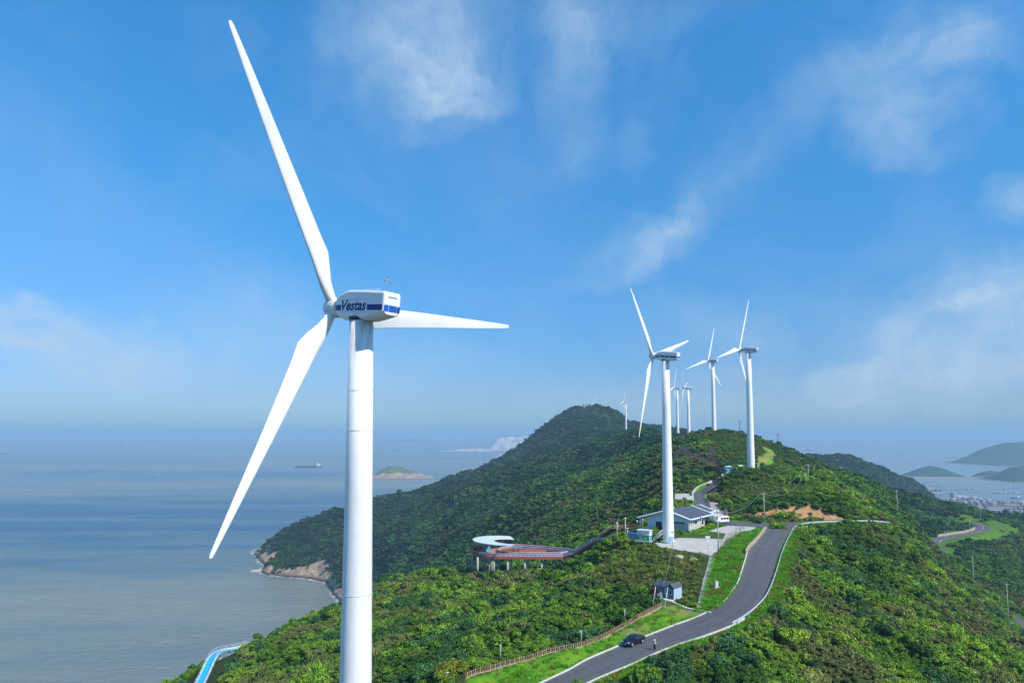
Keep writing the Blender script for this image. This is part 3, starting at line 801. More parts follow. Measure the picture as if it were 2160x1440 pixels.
def tri_slab(name, poly, mat, dz):
    o = slab(name, poly, mat, dz)
    bm = bmesh.new(); bm.from_mesh(o.data); bmesh.ops.triangulate(bm, faces=[f for f in bm.faces if len(f.verts) > 4]); bm.to_mesh(o.data); bm.free()
    return o
tri_slab('plaza', PLAZA, M['plaza'], -0.04)
tri_slab('parking_apron', APRON, M['plaza'], 0.02)
# yellow dashes on the lower road
mid5 = [(p + q) / 2 for p, q in zip(R5L, R5R)]
M['yellow'] = simple('yellow_road_paint', (0.60, 0.42, 0.15), 0.7)
mb = MB()
for i in range(2, 46, 3 if True else 1):
    if i > 26 or i % 6 < 3:
        j2 = i + (3 if i > 26 else 2)
        for k in range(i, min(j2, 48)):
            a, b2 = mid5[k], mid5[k + 1]; d = (b2 - a).normalized(); s = Vector((-d.y, d.x, 0)) * 0.16
            mb.add([a - s + Vector((0, 0, .06)), a + s + Vector((0, 0, .06)), b2 + s + Vector((0, 0, .06)), b2 - s + Vector((0, 0, .06))], [(0, 1, 2, 3)])
tag(mb.build('road_marking', M['yellow']), kind='structure')
mb = MB()
for k in range(0, 15):
    a, b2 = R6L[k].lerp(R6R[k], .3), R6L[k + 1].lerp(R6R[k + 1], .3); s = Vector((0, 0.2, 0)); z = Vector((0, 0, .06))
    mb.add([a - s + z, a + s + z, b2 + s + z, b2 - s + z], [(0, 1, 2, 3)])
tag(mb.build('road_marking', M['yellow']), kind='structure')

# ------------------------------------------------------------------ sea
m, nt, b = newmat('sea_water')
g = N(nt, 'ShaderNodeNewGeometry'); pos = g.outputs['Position']
mp = N(nt, 'ShaderNodeMapping'); mp.inputs['Scale'].default_value = (0.20, 1.0, 1.0); mp.inputs['Rotation'].default_value = (0, 0, -0.08)
L(nt, pos, mp.inputs['Vector'])
n1 = noise(nt, 0.0016, 6, 0.6, mp.outputs[0], 0.8)
n2 = noise(nt, 0.008, 6, 0.65, mp.outputs[0], 0.6)
f = math_n(nt, 'ADD', math_n(nt, 'MULTIPLY', n1, 0.72), math_n(nt, 'MULTIPLY', n2, 0.50))
sx = N(nt, 'ShaderNodeSeparateXYZ'); L(nt, pos, sx.inputs[0])
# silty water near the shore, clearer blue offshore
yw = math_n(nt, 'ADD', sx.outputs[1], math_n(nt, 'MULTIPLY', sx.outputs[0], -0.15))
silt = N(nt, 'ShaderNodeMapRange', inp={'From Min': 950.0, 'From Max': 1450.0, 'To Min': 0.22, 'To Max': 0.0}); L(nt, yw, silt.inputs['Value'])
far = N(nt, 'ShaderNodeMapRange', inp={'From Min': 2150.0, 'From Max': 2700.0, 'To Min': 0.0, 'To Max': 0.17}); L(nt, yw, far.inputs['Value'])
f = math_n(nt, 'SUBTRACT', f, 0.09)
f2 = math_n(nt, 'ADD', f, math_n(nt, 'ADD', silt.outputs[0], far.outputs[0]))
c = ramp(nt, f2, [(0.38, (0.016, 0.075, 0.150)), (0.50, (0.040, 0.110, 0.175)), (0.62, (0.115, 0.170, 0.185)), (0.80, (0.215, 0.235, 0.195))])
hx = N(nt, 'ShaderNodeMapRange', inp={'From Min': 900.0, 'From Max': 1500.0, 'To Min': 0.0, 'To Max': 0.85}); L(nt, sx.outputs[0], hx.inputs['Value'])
c = mixc(nt, hx.outputs[0], c, (0.22, 0.27, 0.28))  # water colour shifts paler towards the right-hand bay
fo = N(nt, 'ShaderNodeAttribute', attribute_name='shore')
fs_ = N(nt, 'ShaderNodeSeparateColor'); L(nt, fo.outputs['Color'], fs_.inputs[0])
c = mixc(nt, fs_.outputs[1], c, (0.12, 0.15, 0.125))
fm = math_n(nt, 'MULTIPLY', fs_.outputs[0], ramp(nt, noise(nt, 0.10, 7, 0.75, pos, 1.0), [(0.46, 0), (0.56, 1)]))
c = mixc(nt, fm, c, (0.75, 0.78, 0.78))
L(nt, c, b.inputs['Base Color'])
b.inputs['Roughness'].default_value = 0.32
b.inputs['IOR'].default_value = 1.33
b.inputs['Specular IOR Level'].default_value = 0.35
mw = N(nt, 'ShaderNodeMapping'); mw.inputs['Scale'].default_value = (0.45, 1.0, 1.0); mw.inputs['Rotation'].default_value = (0, 0, -0.10)
L(nt, pos, mw.inputs['Vector'])
w1 = noise(nt, 0.10, 6, 0.68, mw.outputs[0], 0.3)
w2 = noise(nt, 0.022, 4, 0.6, mw.outputs[0], 0.3)
bn = N(nt, 'ShaderNodeBump', inp={'Strength': 1.0, 'Distance': 4.5})
L(nt, math_n(nt, 'ADD', w1, w2), bn.inputs['Height']); L(nt, bn.outputs[0], b.inputs['Normal'])
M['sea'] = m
# inner part: same polar grid as the shore, carrying a measured shore distance; outer part: a ring to the horizon
su = np.linspace(-1.0, 1.0, 420); sv = np.linspace(math.log(330), math.log(3000), 520)
SU, SV = np.meshgrid(su, sv); SY = np.exp(SV); SX = SU * SY
hh = ground(SX, SY)
foam = np.clip(1 - np.abs(hh + 1.2) / 3.4, 0, 1) * (SU < 0.3)
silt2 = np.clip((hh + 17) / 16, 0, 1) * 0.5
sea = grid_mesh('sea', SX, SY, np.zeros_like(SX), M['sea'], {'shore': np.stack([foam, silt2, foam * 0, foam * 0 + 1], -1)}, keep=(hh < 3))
tag(sea, kind='structure')
mb = MB()
def radial(t): return [(-t, 3000 * 1.0)] 
R0 = [(-3000.0, 3000.0), (3000.0, 3000.0)]
B = 58000.0
xs = [-B, -3000, -330, 330, 3000, B]
vs = [(-B, -1500, 0), (B, -1500, 0), (B, B, 0), (-B, B, 0), (-3000, 3000, 0), (3000, 3000, 0), (330, 330, 0), (-330, 330, 0), (-900, -1500, 0), (900, -1500, 0)]
mb.add(vs, [(0, 8, 7, 4), (0, 4, 3), (3, 4, 5, 2), (2, 5, 1), (1, 5, 6, 9)], 0)
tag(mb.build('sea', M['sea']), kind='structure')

# ------------------------------------------------------------------ vegetation prototypes
def leafmat(name, sat=1.0):
    m, nt, b = newmat(name)
    a = N(nt, 'ShaderNodeAttribute', attribute_type='INSTANCER', attribute_name='tint')
    g = N(nt, 'ShaderNodeNewGeometry')
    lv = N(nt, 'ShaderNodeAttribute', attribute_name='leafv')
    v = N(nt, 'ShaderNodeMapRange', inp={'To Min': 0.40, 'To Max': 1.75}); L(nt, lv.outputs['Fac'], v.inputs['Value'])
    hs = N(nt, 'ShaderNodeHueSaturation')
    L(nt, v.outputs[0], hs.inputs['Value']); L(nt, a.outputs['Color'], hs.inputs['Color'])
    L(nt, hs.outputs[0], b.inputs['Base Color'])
    b.inputs['Roughness'].default_value = 0.55
    b.inputs['Specular IOR Level'].default_value = 0.10
    tr = N(nt, 'ShaderNodeBsdfTranslucent'); L(nt, hs.outputs[0], tr.inputs['Color'])
    mx = N(nt, 'ShaderNodeMixShader', inp={0: 0.22})
    L(nt, b.outputs[0], mx.inputs[1]); L(nt, tr.outputs[0], mx.inputs[2])
    L(nt, mx.outputs[0], nt.nodes['Material Output'].inputs['Surface'])
    return m
M['leaf'] = leafmat('foliage')
def leaves_mesh(name, seed, nl, spread, height, nleaf, ls, lobe=(0.28, 0.5), up=0.35, blade=False, mat=None):
    rs = np.random.RandomState(seed)
    lobes = []
    for i in range(nl):
        a = rs.rand() * 6.283; r = spread * math.sqrt(rs.rand()) * 0.8
        lobes.append((r * math.cos(a), r * math.sin(a), height * (0.25 + 0.5 * rs.rand()) * (1 - 0.45 * r / spread), spread * (lobe[0] + (lobe[1] - lobe[0]) * rs.rand())))
    vs, fs, val = [], [], []
    w = np.array([l[3] ** 2 for l in lobes]); w /= w.sum()
    for k in range(nleaf):
        lo = lobes[rs.choice(nl, p=w)]
        d = rs.randn(3); d[2] = abs(d[2]) * 0.9 - 0.25 if rs.rand() < 0.85 else d[2]; d /= np.linalg.norm(d) + 1e-9
        rr = lo[3] * (0.70 + 0.38 * rs.rand() ** 0.7)
        p = np.array(lo[:3]) + d * rr * np.array([1, 1, 0.8])
        if p[2] < -0.3: p[2] = abs(p[2]) * 0.3
        s = ls * (0.6 + 0.8 * rs.rand())
        if blade:
            a = rs.rand() * 6.283; h = height * (0.5 + 0.7 * rs.rand()); lean = 0.35 * h * rs.rand()
            x, y = spread * (rs.rand() - .5) * 1.6, spread * (rs.rand() - .5) * 1.6
            ca, sa = math.cos(a), math.sin(a); wd = ls * .3
            q = [(x - sa * wd, y + ca * wd, -0.1), (x + sa * wd, y - ca * wd, -0.1), (x + ca * lean + sa * wd * .6, y + sa * lean - ca * wd * .6, h * .7), (x + ca * lean * 1.9, y + sa * lean * 1.9, h)]
            b0 = len(vs); vs += q; fs.append((b0, b0 + 1, b0 + 2, b0 + 3)); val += [rs.rand()] * 4
            continue
        nrm = d * 0.8 + rs.randn(3) * 0.45 + np.array([0, 0, up]); nrm /= np.linalg.norm(nrm)
        u = np.cross(nrm, rs.randn(3)); u /= np.linalg.norm(u) + 1e-9; v = np.cross(nrm, u)
        b0 = len(vs)
        bend = nrm * s * 0.18
        vs += [tuple(p - u * s - bend), tuple(p + v * s * 0.55), tuple(p + u * s - bend), tuple(p - v * s * 0.55)]
        fs.append((b0, b0 + 1, b0 + 2, b0 + 3)); vv = rs.rand(); val += [vv] * 4
    if not blade:     # closed inner core, coloured darker than most leaves, so the crown is not hollow
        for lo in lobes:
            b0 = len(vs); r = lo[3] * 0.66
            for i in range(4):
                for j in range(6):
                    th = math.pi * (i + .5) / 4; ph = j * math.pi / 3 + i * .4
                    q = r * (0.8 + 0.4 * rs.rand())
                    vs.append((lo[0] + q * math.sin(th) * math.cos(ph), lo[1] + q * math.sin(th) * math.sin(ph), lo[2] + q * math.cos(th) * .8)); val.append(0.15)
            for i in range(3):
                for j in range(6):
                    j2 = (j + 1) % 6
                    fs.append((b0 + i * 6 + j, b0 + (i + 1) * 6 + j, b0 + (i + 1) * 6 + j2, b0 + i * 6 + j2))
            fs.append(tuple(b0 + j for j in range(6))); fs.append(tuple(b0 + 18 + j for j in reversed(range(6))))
    me = bpy.data.meshes.new(name)
    me.from_pydata([tuple(map(float, x)) for x in vs], [], fs)
    at = me.attributes.new('leafv', 'FLOAT', 'POINT'); at.data.foreach_set('value', val)
    me.materials.append(mat or M['leaf'])
    me.update()
    return me
def proto_collection(name, meshes):
    c = bpy.data.collections.new(name)
    for i, me in enumerate(meshes):
        o = bpy.data.objects.new("%s_%02d" % (name, i), me); c.objects.link(o)
    return c
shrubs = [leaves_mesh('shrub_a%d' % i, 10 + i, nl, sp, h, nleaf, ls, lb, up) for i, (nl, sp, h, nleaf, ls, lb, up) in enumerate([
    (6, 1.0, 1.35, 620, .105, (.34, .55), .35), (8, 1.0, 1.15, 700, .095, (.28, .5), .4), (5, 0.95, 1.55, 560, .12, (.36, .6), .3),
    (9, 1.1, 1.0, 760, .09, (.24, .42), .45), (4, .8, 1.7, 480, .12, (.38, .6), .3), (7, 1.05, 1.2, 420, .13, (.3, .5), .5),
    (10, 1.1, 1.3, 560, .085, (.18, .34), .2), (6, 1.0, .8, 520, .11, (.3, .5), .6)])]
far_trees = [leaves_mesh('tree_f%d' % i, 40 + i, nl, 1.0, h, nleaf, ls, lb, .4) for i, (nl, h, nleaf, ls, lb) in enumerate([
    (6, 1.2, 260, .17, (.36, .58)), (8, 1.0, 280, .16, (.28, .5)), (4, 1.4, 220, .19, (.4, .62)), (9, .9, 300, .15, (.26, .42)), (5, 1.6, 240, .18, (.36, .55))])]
tufts = [leaves_mesh('tuft_%d' % i, 70 + i, 1, .5, .42, 42, .10, blade=True) for i in range(3)]
reeds = [leaves_mesh('reed_%d' % i, 80 + i, 1, .7, 1.2, 90, .12, blade=True) for i in range(3)]
PC = {'near': proto_collection('shrub_kind', shrubs + reeds), 'far': proto_collection('tree_kind', far_trees), 'grass': proto_collection('grass_kind', tufts)}

def gn_scatter(name, pts, scale, rot, idx, tint, coll):
    me = bpy.data.meshes.new(name)
    n = len(pts)
    me.vertices.add(n); me.vertices.foreach_set('co', pts.astype(np.float32).ravel())
    a = me.attributes.new('sc', 'FLOAT_VECTOR', 'POINT'); a.data.foreach_set('vector', scale.astype(np.float32).ravel())
    a = me.attributes.new('rot', 'FLOAT_VECTOR', 'POINT'); a.data.foreach_set('vector', rot.astype(np.float32).ravel())
    a = me.attributes.new('idx', 'INT', 'POINT'); a.data.foreach_set('value', idx.astype(np.int32))
    a = me.attributes.new('tint', 'FLOAT_COLOR', 'POINT'); a.data.foreach_set('color', tint.astype(np.float32).ravel())
    me.update()
    o = bpy.data.objects.new(name, me); COL.objects.link(o)
    ng = bpy.data.node_groups.new(name + '_scatter', 'GeometryNodeTree')
    ng.interface.new_socket('Geometry', in_out='INPUT', socket_type='NodeSocketGeometry')
    ng.interface.new_socket('Geometry', in_out='OUTPUT', socket_type='NodeSocketGeometry')
    gi, go = ng.nodes.new('NodeGroupInput'), ng.nodes.new('NodeGroupOutput')
    iop = ng.nodes.new('GeometryNodeInstanceOnPoints'); ci = ng.nodes.new('GeometryNodeCollectionInfo')
    ci.inputs['Collection'].default_value = coll; ci.inputs['Separate Children'].default_value = True; ci.inputs['Reset Children'].default_value = True
    def na(nm, t):
        q = ng.nodes.new('GeometryNodeInputNamedAttribute'); q.data_type = t; q.inputs['Name'].default_value = nm; return q.outputs['Attribute']
    iop.inputs['Pick Instance'].default_value = True
    ng.links.new(gi.outputs[0], iop.inputs['Points']); ng.links.new(ci.outputs[0], iop.inputs['Instance'])
    ng.links.new(na('idx', 'INT'), iop.inputs['Instance Index'])
    e2r = ng.nodes.new('FunctionNodeEulerToRotation'); ng.links.new(na('rot', 'FLOAT_VECTOR'), e2r.inputs[0]); ng.links.new(e2r.outputs[0], iop.inputs['Rotation'])
    ng.links.new(na('sc', 'FLOAT_VECTOR'), iop.inputs['Scale'])
    ng.links.new(iop.outputs[0], go.inputs[0])
    md = o.modifiers.new('scatter', 'NODES'); md.node_group = ng
    return o

# horizon line per direction, for leaving out plants that stay hidden behind a ridge
runmax = np.maximum.accumulate((GZ - CAMZ) / GY, axis=0)
runprev = np.vstack([runmax[:1], runmax[:-1]])
rng = np.random.RandomState(3)
pts = []
Y = 55.0
while Y < 2750:
    s = 1.12 * max(1.0, (Y / 150.0)) ** 0.80
    n = int(2 * 0.92 * Y / s)
    x = (np.arange(n) + rng.rand(n)) * s - 0.92 * Y
    y = Y + (rng.rand(n) - .5) * s
    pts.append(np.stack([x, y, np.full(n, s)], -1)); Y += s
pts = np.concatenate(pts); x, y, s = pts.T
z = ground(x, y)
vd = ground(x, y, veg)
hm = ground(x, y, runprev)
keep = (vd > 0.01) & (rng.rand(len(x)) < vd * 1.02) & (z > 1.0) & ((z + 6 - CAMZ) / y > hm - (9 + 0.02 * y) / y)
keep &= ~((vd < 0.98) & (vd > 0.3) & (rng.rand(len(x)) < 0.2))
x, y, s, z, vd = x[keep], y[keep], s[keep], z[keep], vd[keep]
n = len(x)
MEADOW = [P(*p) for p in [(1245,1235,172),(1250,1170,205),(1300,1152,205),(1372,1148,187),(1480,1167,170),(1500,1175,166),(1478,1255,142),(1440,1262,138),(1380,1245,150),(1330,1255,150)]]
MEAD2 = [P(*p) for p in [(1505,1075,250),(1530,1010,268),(1600,1000,275),(1720,1040,262),(1740,1075,242),(1640,1088,234),(1540,1092,236)]]
RIDGE = [P(*p) for p in [(1500,985,320),(1500,925,455),(1640,935,440),(1700,965,430),(1640,990,330)]]
mead = inpoly(x, y, MEADOW); mead2 = inpoly(x, y, MEAD2); ridge = inpoly(x, y, RIDGE)
TINTS = np.array([(.058, .130, .020), (.105, .215, .024), (.165, .305, .030), (.22, .345, .032), (.165, .200, .058), (.25, .29, .075), (.065, .160, .048)])
big = fbm(x / 26 + 31, y / 26 + 7, 4); med = fbm(x / 7 + 3, y / 7 + 77, 3); rnd = rng.rand(n)
q = (big - 0.5) * 2.3 + (med - 0.5) * 2.4 + (rnd - .5) * .55
ti = np.select([q < -.45, q < .12, q < .62, q < 1.0], [0, 1, 2, 3], 5)
brown = fbm(x / 14 + 90, y / 17 + 40, 4) + (rnd - .5) * .2
ti = np.where(brown > .61, 4, ti); ti = np.where((fbm(x / 11 + 9, y / 11 + 60, 3) > .62) & (brown < .55), 6, ti)
tint = TINTS[ti] * (0.82 + 0.36 * rng.rand(n))[:, None]
right = (x / y > 0.33) & (y < 260)
tint = np.where(right[:, None], tint * np.array([1.12, 1.06, 1.1]), tint)
fa = np.clip((y - 260) / 350, 0, 1)[:, None]
FT = np.array([(.016, .062, .024), (.028, .098, .032), (.056, .150, .040), (.110, .195, .050), (.070, .105, .045)])
fi = np.select([q < -.45, q < .1, q < .55, q < .85], [0, 1, 2, 3], 3); fi = np.where(brown > .64, 4, fi)
FTy = (1.10 - .45 * np.clip((y - 600) / 500, 0, 1))[:, None]
tint = tint * (1 - fa) + FTy * FT[fi] * (0.7 + 0.6 * rng.rand(n))[:, None] * fa
mt = np.where(rng.rand(n)[:, None] < .5, np.array([[.21, .33, .035]]), np.array([[.27, .25, .07]])) * (0.6 + 0.7 * rng.rand(n))[:, None]
tint = np.where(mead[:, None], mt * .6 + tint * .4, tint)
tint = np.where(mead2[:, None], tint * .7 + np.array([.15, .22, .03]) * .4, tint)
tint = np.where(ridge[:, None], tint * .6 + np.array([.11, .17, .03]) * .4, tint)
nearm = y < 330
sc = s * (0.55 + 0.45 * rng.rand(n) + 0.9 * (rng.rand(n) < .10)) * np.where(med > .55, 1.15, .95)
sc = np.where(nearm, sc, s * (0.55 + .5 * rng.rand(n)) * 1.0)
low = (x / y > -0.09) & (x / y < 0.13) & (y > 230) & (y < 275)      # low growth round the deck pillars
sc = np.where(mead, sc * .62, sc); sc = np.where(mead2, sc * .68, sc); sc = np.where(ridge, sc * .5, sc); sc = np.where(low, sc * .38, sc)
idx = rng.randint(0, 8, n)
idx = np.where(nearm & (ti == 4), 6, idx)
idx = np.where(nearm & (mead | (rng.rand(n) < .06)) & (rng.rand(n) < .55), rng.randint(8, 11, n), idx)
idx_f = rng.randint(0, 5, n)
rot = np.stack([(rng.rand(n) - .5) * .3, (rng.rand(n) - .5) * .3, rng.rand(n) * 6.283], -1)
scale = np.stack([sc * (.85 + .3 * rng.rand(n)), sc * (.85 + .3 * rng.rand(n)), sc * (.75 + .5 * rng.rand(n))], -1)
pt = np.stack([x, y, z - 0.12 * sc], -1)
tint = np.concatenate([tint, np.ones((n, 1))], 1)
left = nearm & (x / y < 0.385)
rt = nearm & ~left
farm = ~nearm
if VEG:
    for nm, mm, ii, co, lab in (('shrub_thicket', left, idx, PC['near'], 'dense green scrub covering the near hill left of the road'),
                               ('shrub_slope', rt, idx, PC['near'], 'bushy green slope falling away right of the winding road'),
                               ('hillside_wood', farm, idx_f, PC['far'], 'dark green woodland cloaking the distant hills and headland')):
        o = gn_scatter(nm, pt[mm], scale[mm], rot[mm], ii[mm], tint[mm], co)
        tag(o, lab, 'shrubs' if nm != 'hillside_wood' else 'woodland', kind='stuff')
print('VEG', n, left.sum(), rt.sum(), farm.sum())
# short grass
gp = []
for Yr in np.arange(95, 245, .42):
    k = int(0.75 * Yr / .42); gx = (np.arange(k) + rng.rand(k)) * .42 - 0.02 * Yr; gp.append(np.stack([gx, Yr + (rng.rand(k) - .5) * .42], -1))
gp = np.concatenate(gp); gx, gy = gp.T
gr_ = ground(gx, gy, grass)
lawnm = inpoly(gx, gy, LAWN)
k = (gr_ > .45) & (~lawnm | (rng.rand(len(gx)) < .10)) & (rng.rand(len(gx)) < gr_)
for poly in [list(a) + list(reversed(b)) for a, b in ROADS[:4]] + [PLAZA, HUTPAD]:
    k &= ~inpoly(gx, gy, poly)
gx, gy = gx[k], gy[k]; m_ = len(gx)
gt = np.array([.13, .34, .022]) * (.6 + .8 * fbm(gx / 2, gy / 2, 3))[:, None] * (.7 + .6 * rng.rand(m_))[:, None]
gt = np.where((fbm(gx / 3 + 50, gy / 3, 3) > .62)[:, None], gt * [1.6, .75, 1.6], gt)
gs = (.7 + .7 * rng.rand(m_))
if VEG:
    o = gn_scatter('rough_grass', np.stack([gx, gy, ground(gx, gy)], -1), np.stack([gs, gs, gs * .8], -1),
                   np.stack([gs * 0, gs * 0, rng.rand(m_) * 6.283], -1), rng.randint(0, 3, m_), np.concatenate([gt, np.ones((m_, 1))], 1), PC['grass'])
    tag(o, 'rough bright grass on the verges and bank beside the road', 'grass', kind='stuff')
print('GRASS', m_)

# ------------------------------------------------------------------ wind turbines
TILT = math.radians(6)
HUB_H, R_BL, OVER = 50.8, 23.5, 3.9
def blade_mesh():
    # stations: radius, chord, thickness ratio, twist(deg), leading-edge offset
    st = [(0.55, .92, 1.0, 0, -.46), (1.3, .95, .98, 0, -.47), (2.2, 1.25, .62, 12, -.46), (3.4, 1.72, .36, 12, -.46), (4.7, 2.06, .25, 11, -.47), (6.5, 1.84, .22, 9, -.46),
          (9.5, 1.60, .20, 6, -.44), (13, 1.30, .185, 3, -.39), (17, .98, .17, 1, -.32), (20.5, .68, .16, 0, -.25), (22.6, .46, .15, 0, -.19), (23.2, .38, .15, 0, -.17), (23.42, .26, .15, 0, -.12), (23.5, .12, .2, 0, -.05)]
    rings = []
    K = 20
    for r, ch, th, tw, le in st:
        ring = []
        blend = min(max((r - 1.3) / 2.6, 0), 1)
        for k in range(K):
            a = 2 * math.pi * k / K
            cx, cy = math.cos(a), math.sin(a)
            xc = (1 - cx) / 2                      # 0 at the leading edge
            yt = 5 * (0.2969 * math.sqrt(max(xc, 0)) - 0.126 * xc - 0.3516 * xc ** 2 + 0.2843 * xc ** 3 - 0.1036 * xc ** 4)
            ya = yt * th * (1 if cy >= 0 else -0.75) * ch
            x_ = le + xc * ch
            xr, yr = -cx * ch / 2, cy * ch / 2 * th
            X, Yv = xr * (1 - blend) + x_ * blend, yr * (1 - blend) + ya * blend
            t = math.radians(tw); ring.append((X * math.cos(t) - Yv * math.sin(t), X * math.sin(t) + Yv * math.cos(t), r))
        rings.append(ring)
    mb = MB().loft(rings, 0, True)
    return mb
def nacelle_rings():
    # (x back from the front flange, top, bottom, half width)
    st = [(0.0, .80, -.72, .72), (.12, .86, -.80, .80), (.6, 1.03, -1.02, .92), (1.2, 1.24, -1.16, .95), (1.85, 1.40, -1.20, .95), (4.3, 1.31, -1.20, .95), (5.2, 1.26, -1.06, .95), (6.42, 1.20, -.80, .94), (6.55, 1.10, -.72, .86)]
    rings = []
    for xx, zt, zb, w in st:
        bt, bb, bz = .16, .30, .14
        prof = [(-w, zb + bb), (-w + .18, zb + .12), (-w + .40, zb), (w - .40, zb), (w - .18, zb + .12), (w, zb + bb), (w, zt - bz - .06), (w - .04, zt - bz * .45), (w - bt, zt), (-w + bt, zt), (-w + .04, zt - bz * .45), (-w, zt - bz - .06)]
        rings.append([(-xx, yy, zz) for yy, zz in prof])
    return rings
def text_mesh(s, size, shear, bold, mat):
    cu_ = bpy.data.curves.new('lettering', 'FONT'); cu_.body = s; cu_.size = size; cu_.shear = shear; cu_.offset = bold; cu_.space_character = 1.04
    o = bpy.data.objects.new('lettering', cu_); COL.objects.link(o)
    bpy.context.view_layer.update()
    me = bpy.data.meshes.new_from_object(o.evaluated_get(bpy.context.evaluated_depsgraph_get()))
    bpy.data.objects.remove(o); me.materials.clear(); me.materials.append(mat)
    return me
BL = blade_mesh()
txt = text_mesh('Vestas', 1.05, 0.30, 0.034, M['navy'])
xs_ = [v.co.x for v in txt.vertices]; tw_ = max(xs_) - min(xs_); tx0 = min(xs_)
M['seam'] = simple('panel_seam', (0.25, 0.26, 0.27), 0.6)
def make_turbine(detail=True):
    root = empty('wind_turbine', (0, 0, 0))
    mb = MB()
    zs = [(0, 1.53), (.02, 1.53), (12, 1.40), (24, 1.27), (36, 1.14), (49.62, 1.01)]
    mb.tube([(0, 0, zz) for zz, r in zs], [r for zz, r in zs], 40, 0, True)
    tw = mb.build('tower', M['tower'], root)
    for zz in (12.2, 26.4, 40.1, 43.5):
        r = 1.53 - (zz / 49.5) * .52
        MB().tube([(0, 0, zz - .04), (0, 0, zz - .015), (0, 0, zz + .015), (0, 0, zz + .04)], [r - .03, r + .012, r + .012, r - .03], 40, 0, True, False).build('section_joint', M['galv'], tw)
    mb = MB(); mb.tube([(0, 0, -.6), (0, 0, .35)], [2.3, 2.3], 28, 0, False); mb.build('foundation', M['conc'], root)
    na = MB(); na.loft(nacelle_rings(), 0, False)
    nc = na.build('nacelle', M['nacelle'], root)
    nc.matrix_parent_inverse = Matrix()
    Mt = Matrix.Translation((0, 0, HUB_H)) @ Matrix.Rotation(-TILT, 4, 'Y') @ Matrix.Translation((OVER - 1.25, 0, 0))
    nc.matrix_local = Mt
    bv = nc.modifiers.new('edge', 'BEVEL'); bv.width = .05; bv.segments = 2; bv.limit_method = 'ANGLE'; bv.angle_limit = math.radians(25)
    for sgn in (1, -1):
        mb = MB()
        yy = sgn * .954
        # band in front of the lettering and behind it
        mb.box((-.46, sgn * .86, -.14), (.70, .03, .50), rz=sgn * -.17) if False else None
        mb.add([(-.13, sgn * .812, .10), (-.6, sgn * .928, .10), (-1.02, sgn * .948, .10), (-1.02, sgn * .948, -.38), (-.6, sgn * .928, -.38), (-.13, sgn * .812, -.38)], [(0, 1, 4, 5), (1, 2, 3, 4)])
        mb.build('stripe', M['navy'], nc); mb = MB()
        x0 = 4.48
        mb.add([(-x0, yy, .10), (-6.42, sgn * .945, .10), (-6.42, sgn * .945, -.40), (-x0 + .16 * 0 - .0, yy, -.38)], [(0, 1, 2, 3)])
        mb.build('stripe', M['navy'], nc)
        lt = bpy.data.objects.new('lettering', txt); COL.objects.link(lt); lt.parent = nc
        k = 3.28 / tw_
        # on the side that faces the camera (local -Y after the yaw) the text runs from the rotor to the tail
        if sgn > 0:
            lt.matrix_local = Matrix(((-k, 0, 0, -1.1 + k * tx0), (0, 0, 1, .958), (0, k, 0, -.37), (0, 0, 0, 1)))
        else:
            lt.matrix_local = Matrix(((k, 0, 0, -4.38 - k * tx0), (0, 0, -1, -.958), (0, k, 0, -.37), (0, 0, 0, 1)))
    mb = MB()   # tail face: band, door panel, vent
    mb.add([(-6.60, -.86, .08), (-6.60, .86, .08), (-6.60, .86, -.42), (-6.60, -.86, -.42)], [(0, 1, 2, 3)])
    mb.build('stripe', M['blue'], nc)
    mb = MB()
    for yv in (-.5, .42): MB().box((-6.612, yv, -.17), (.01, .025, .54)).build('panel_seam', M['carwhite'], nc)
    mb.box((-6.60, 0, .78), (.03, .95, .035)); mb.build('panel_seam', M['seam'], nc)
    mb = MB(); mb.tube([(-6.58, -.66, -.2), (-6.63, -.66, -.2)], [.17, .17], 16, 0, False); mb.build('vent', M['dark'], nc)
    mb = MB()
    for sgn in (1, -1):
        MB().box((-3.0, sgn * .957, .55), (3.4, .008, .022)).build('panel_seam', M['seam'], nc); MB().box((-3.5, sgn * .957, -.50), (5.6, .008, .02)).build('panel_seam', M['seam'], nc)
    mb = MB()
    mb.tube([(-5.7, 0, 1.2), (-5.7, 0, 2.6)], .022, 6); mb.tube([(-5.7, -.28, 2.15), (-5.7, .28, 2.15)], .018, 6)
    mb.tube([(-5.7, -.28, 2.1), (-5.7, -.28, 2.32)], .05, 6); mb.tube([(-5.7, .28, 2.1), (-5.7, .28, 2.4)], .04, 6); mb.tube([(-5.7, 0, 1.75), (-5.3, 0, 1.25)], .016, 6)
    mb.tube([(-5.7, 0, 2.55), (-5.7, 0, 2.7)], .06, 6)
    mb.build('mast', M['grey'], nc)
    mb = MB()
    for i in range(9): mb.tube([(-2.2 - i * .4, .55, 1.25), (-2.2 - i * .4, .55, 1.46)], .02, 5)
    mb.tube([(-2.2, .55, 1.46), (-5.4, .55, 1.40)], .016, 5); mb.build('roof_rail', M['white'], nc)
    mb = MB(); mb.tube([(0, 0, -1.22), (0, 0, -.9)], [1.05, 1.12], 32, 0, True)
    yb = mb.build('yaw_collar', M['dark'], root); yb.location = (0, 0, HUB_H)
    # spinner
    mb = MB()
    pr = [(1.25, .05), (1.22, .22), (1.1, .45), (.85, .66), (.5, .81), (0.05, .90), (-.45, .91), (-.85, .86), (-1.05, .76)]
    mb.loft([[(px_, r * math.cos(2 * math.pi * k / 28), r * math.sin(2 * math.pi * k / 28)) for k in range(28)] for px_, r in pr], 0, True)
    sp = mb.build('spinner', M['nacelle'], root)
    sp.matrix_local = Matrix.Translation((0, 0, HUB_H)) @ Matrix.Rotation(-TILT, 4, 'Y') @ Matrix.Translation((OVER - .12, 0, 0))
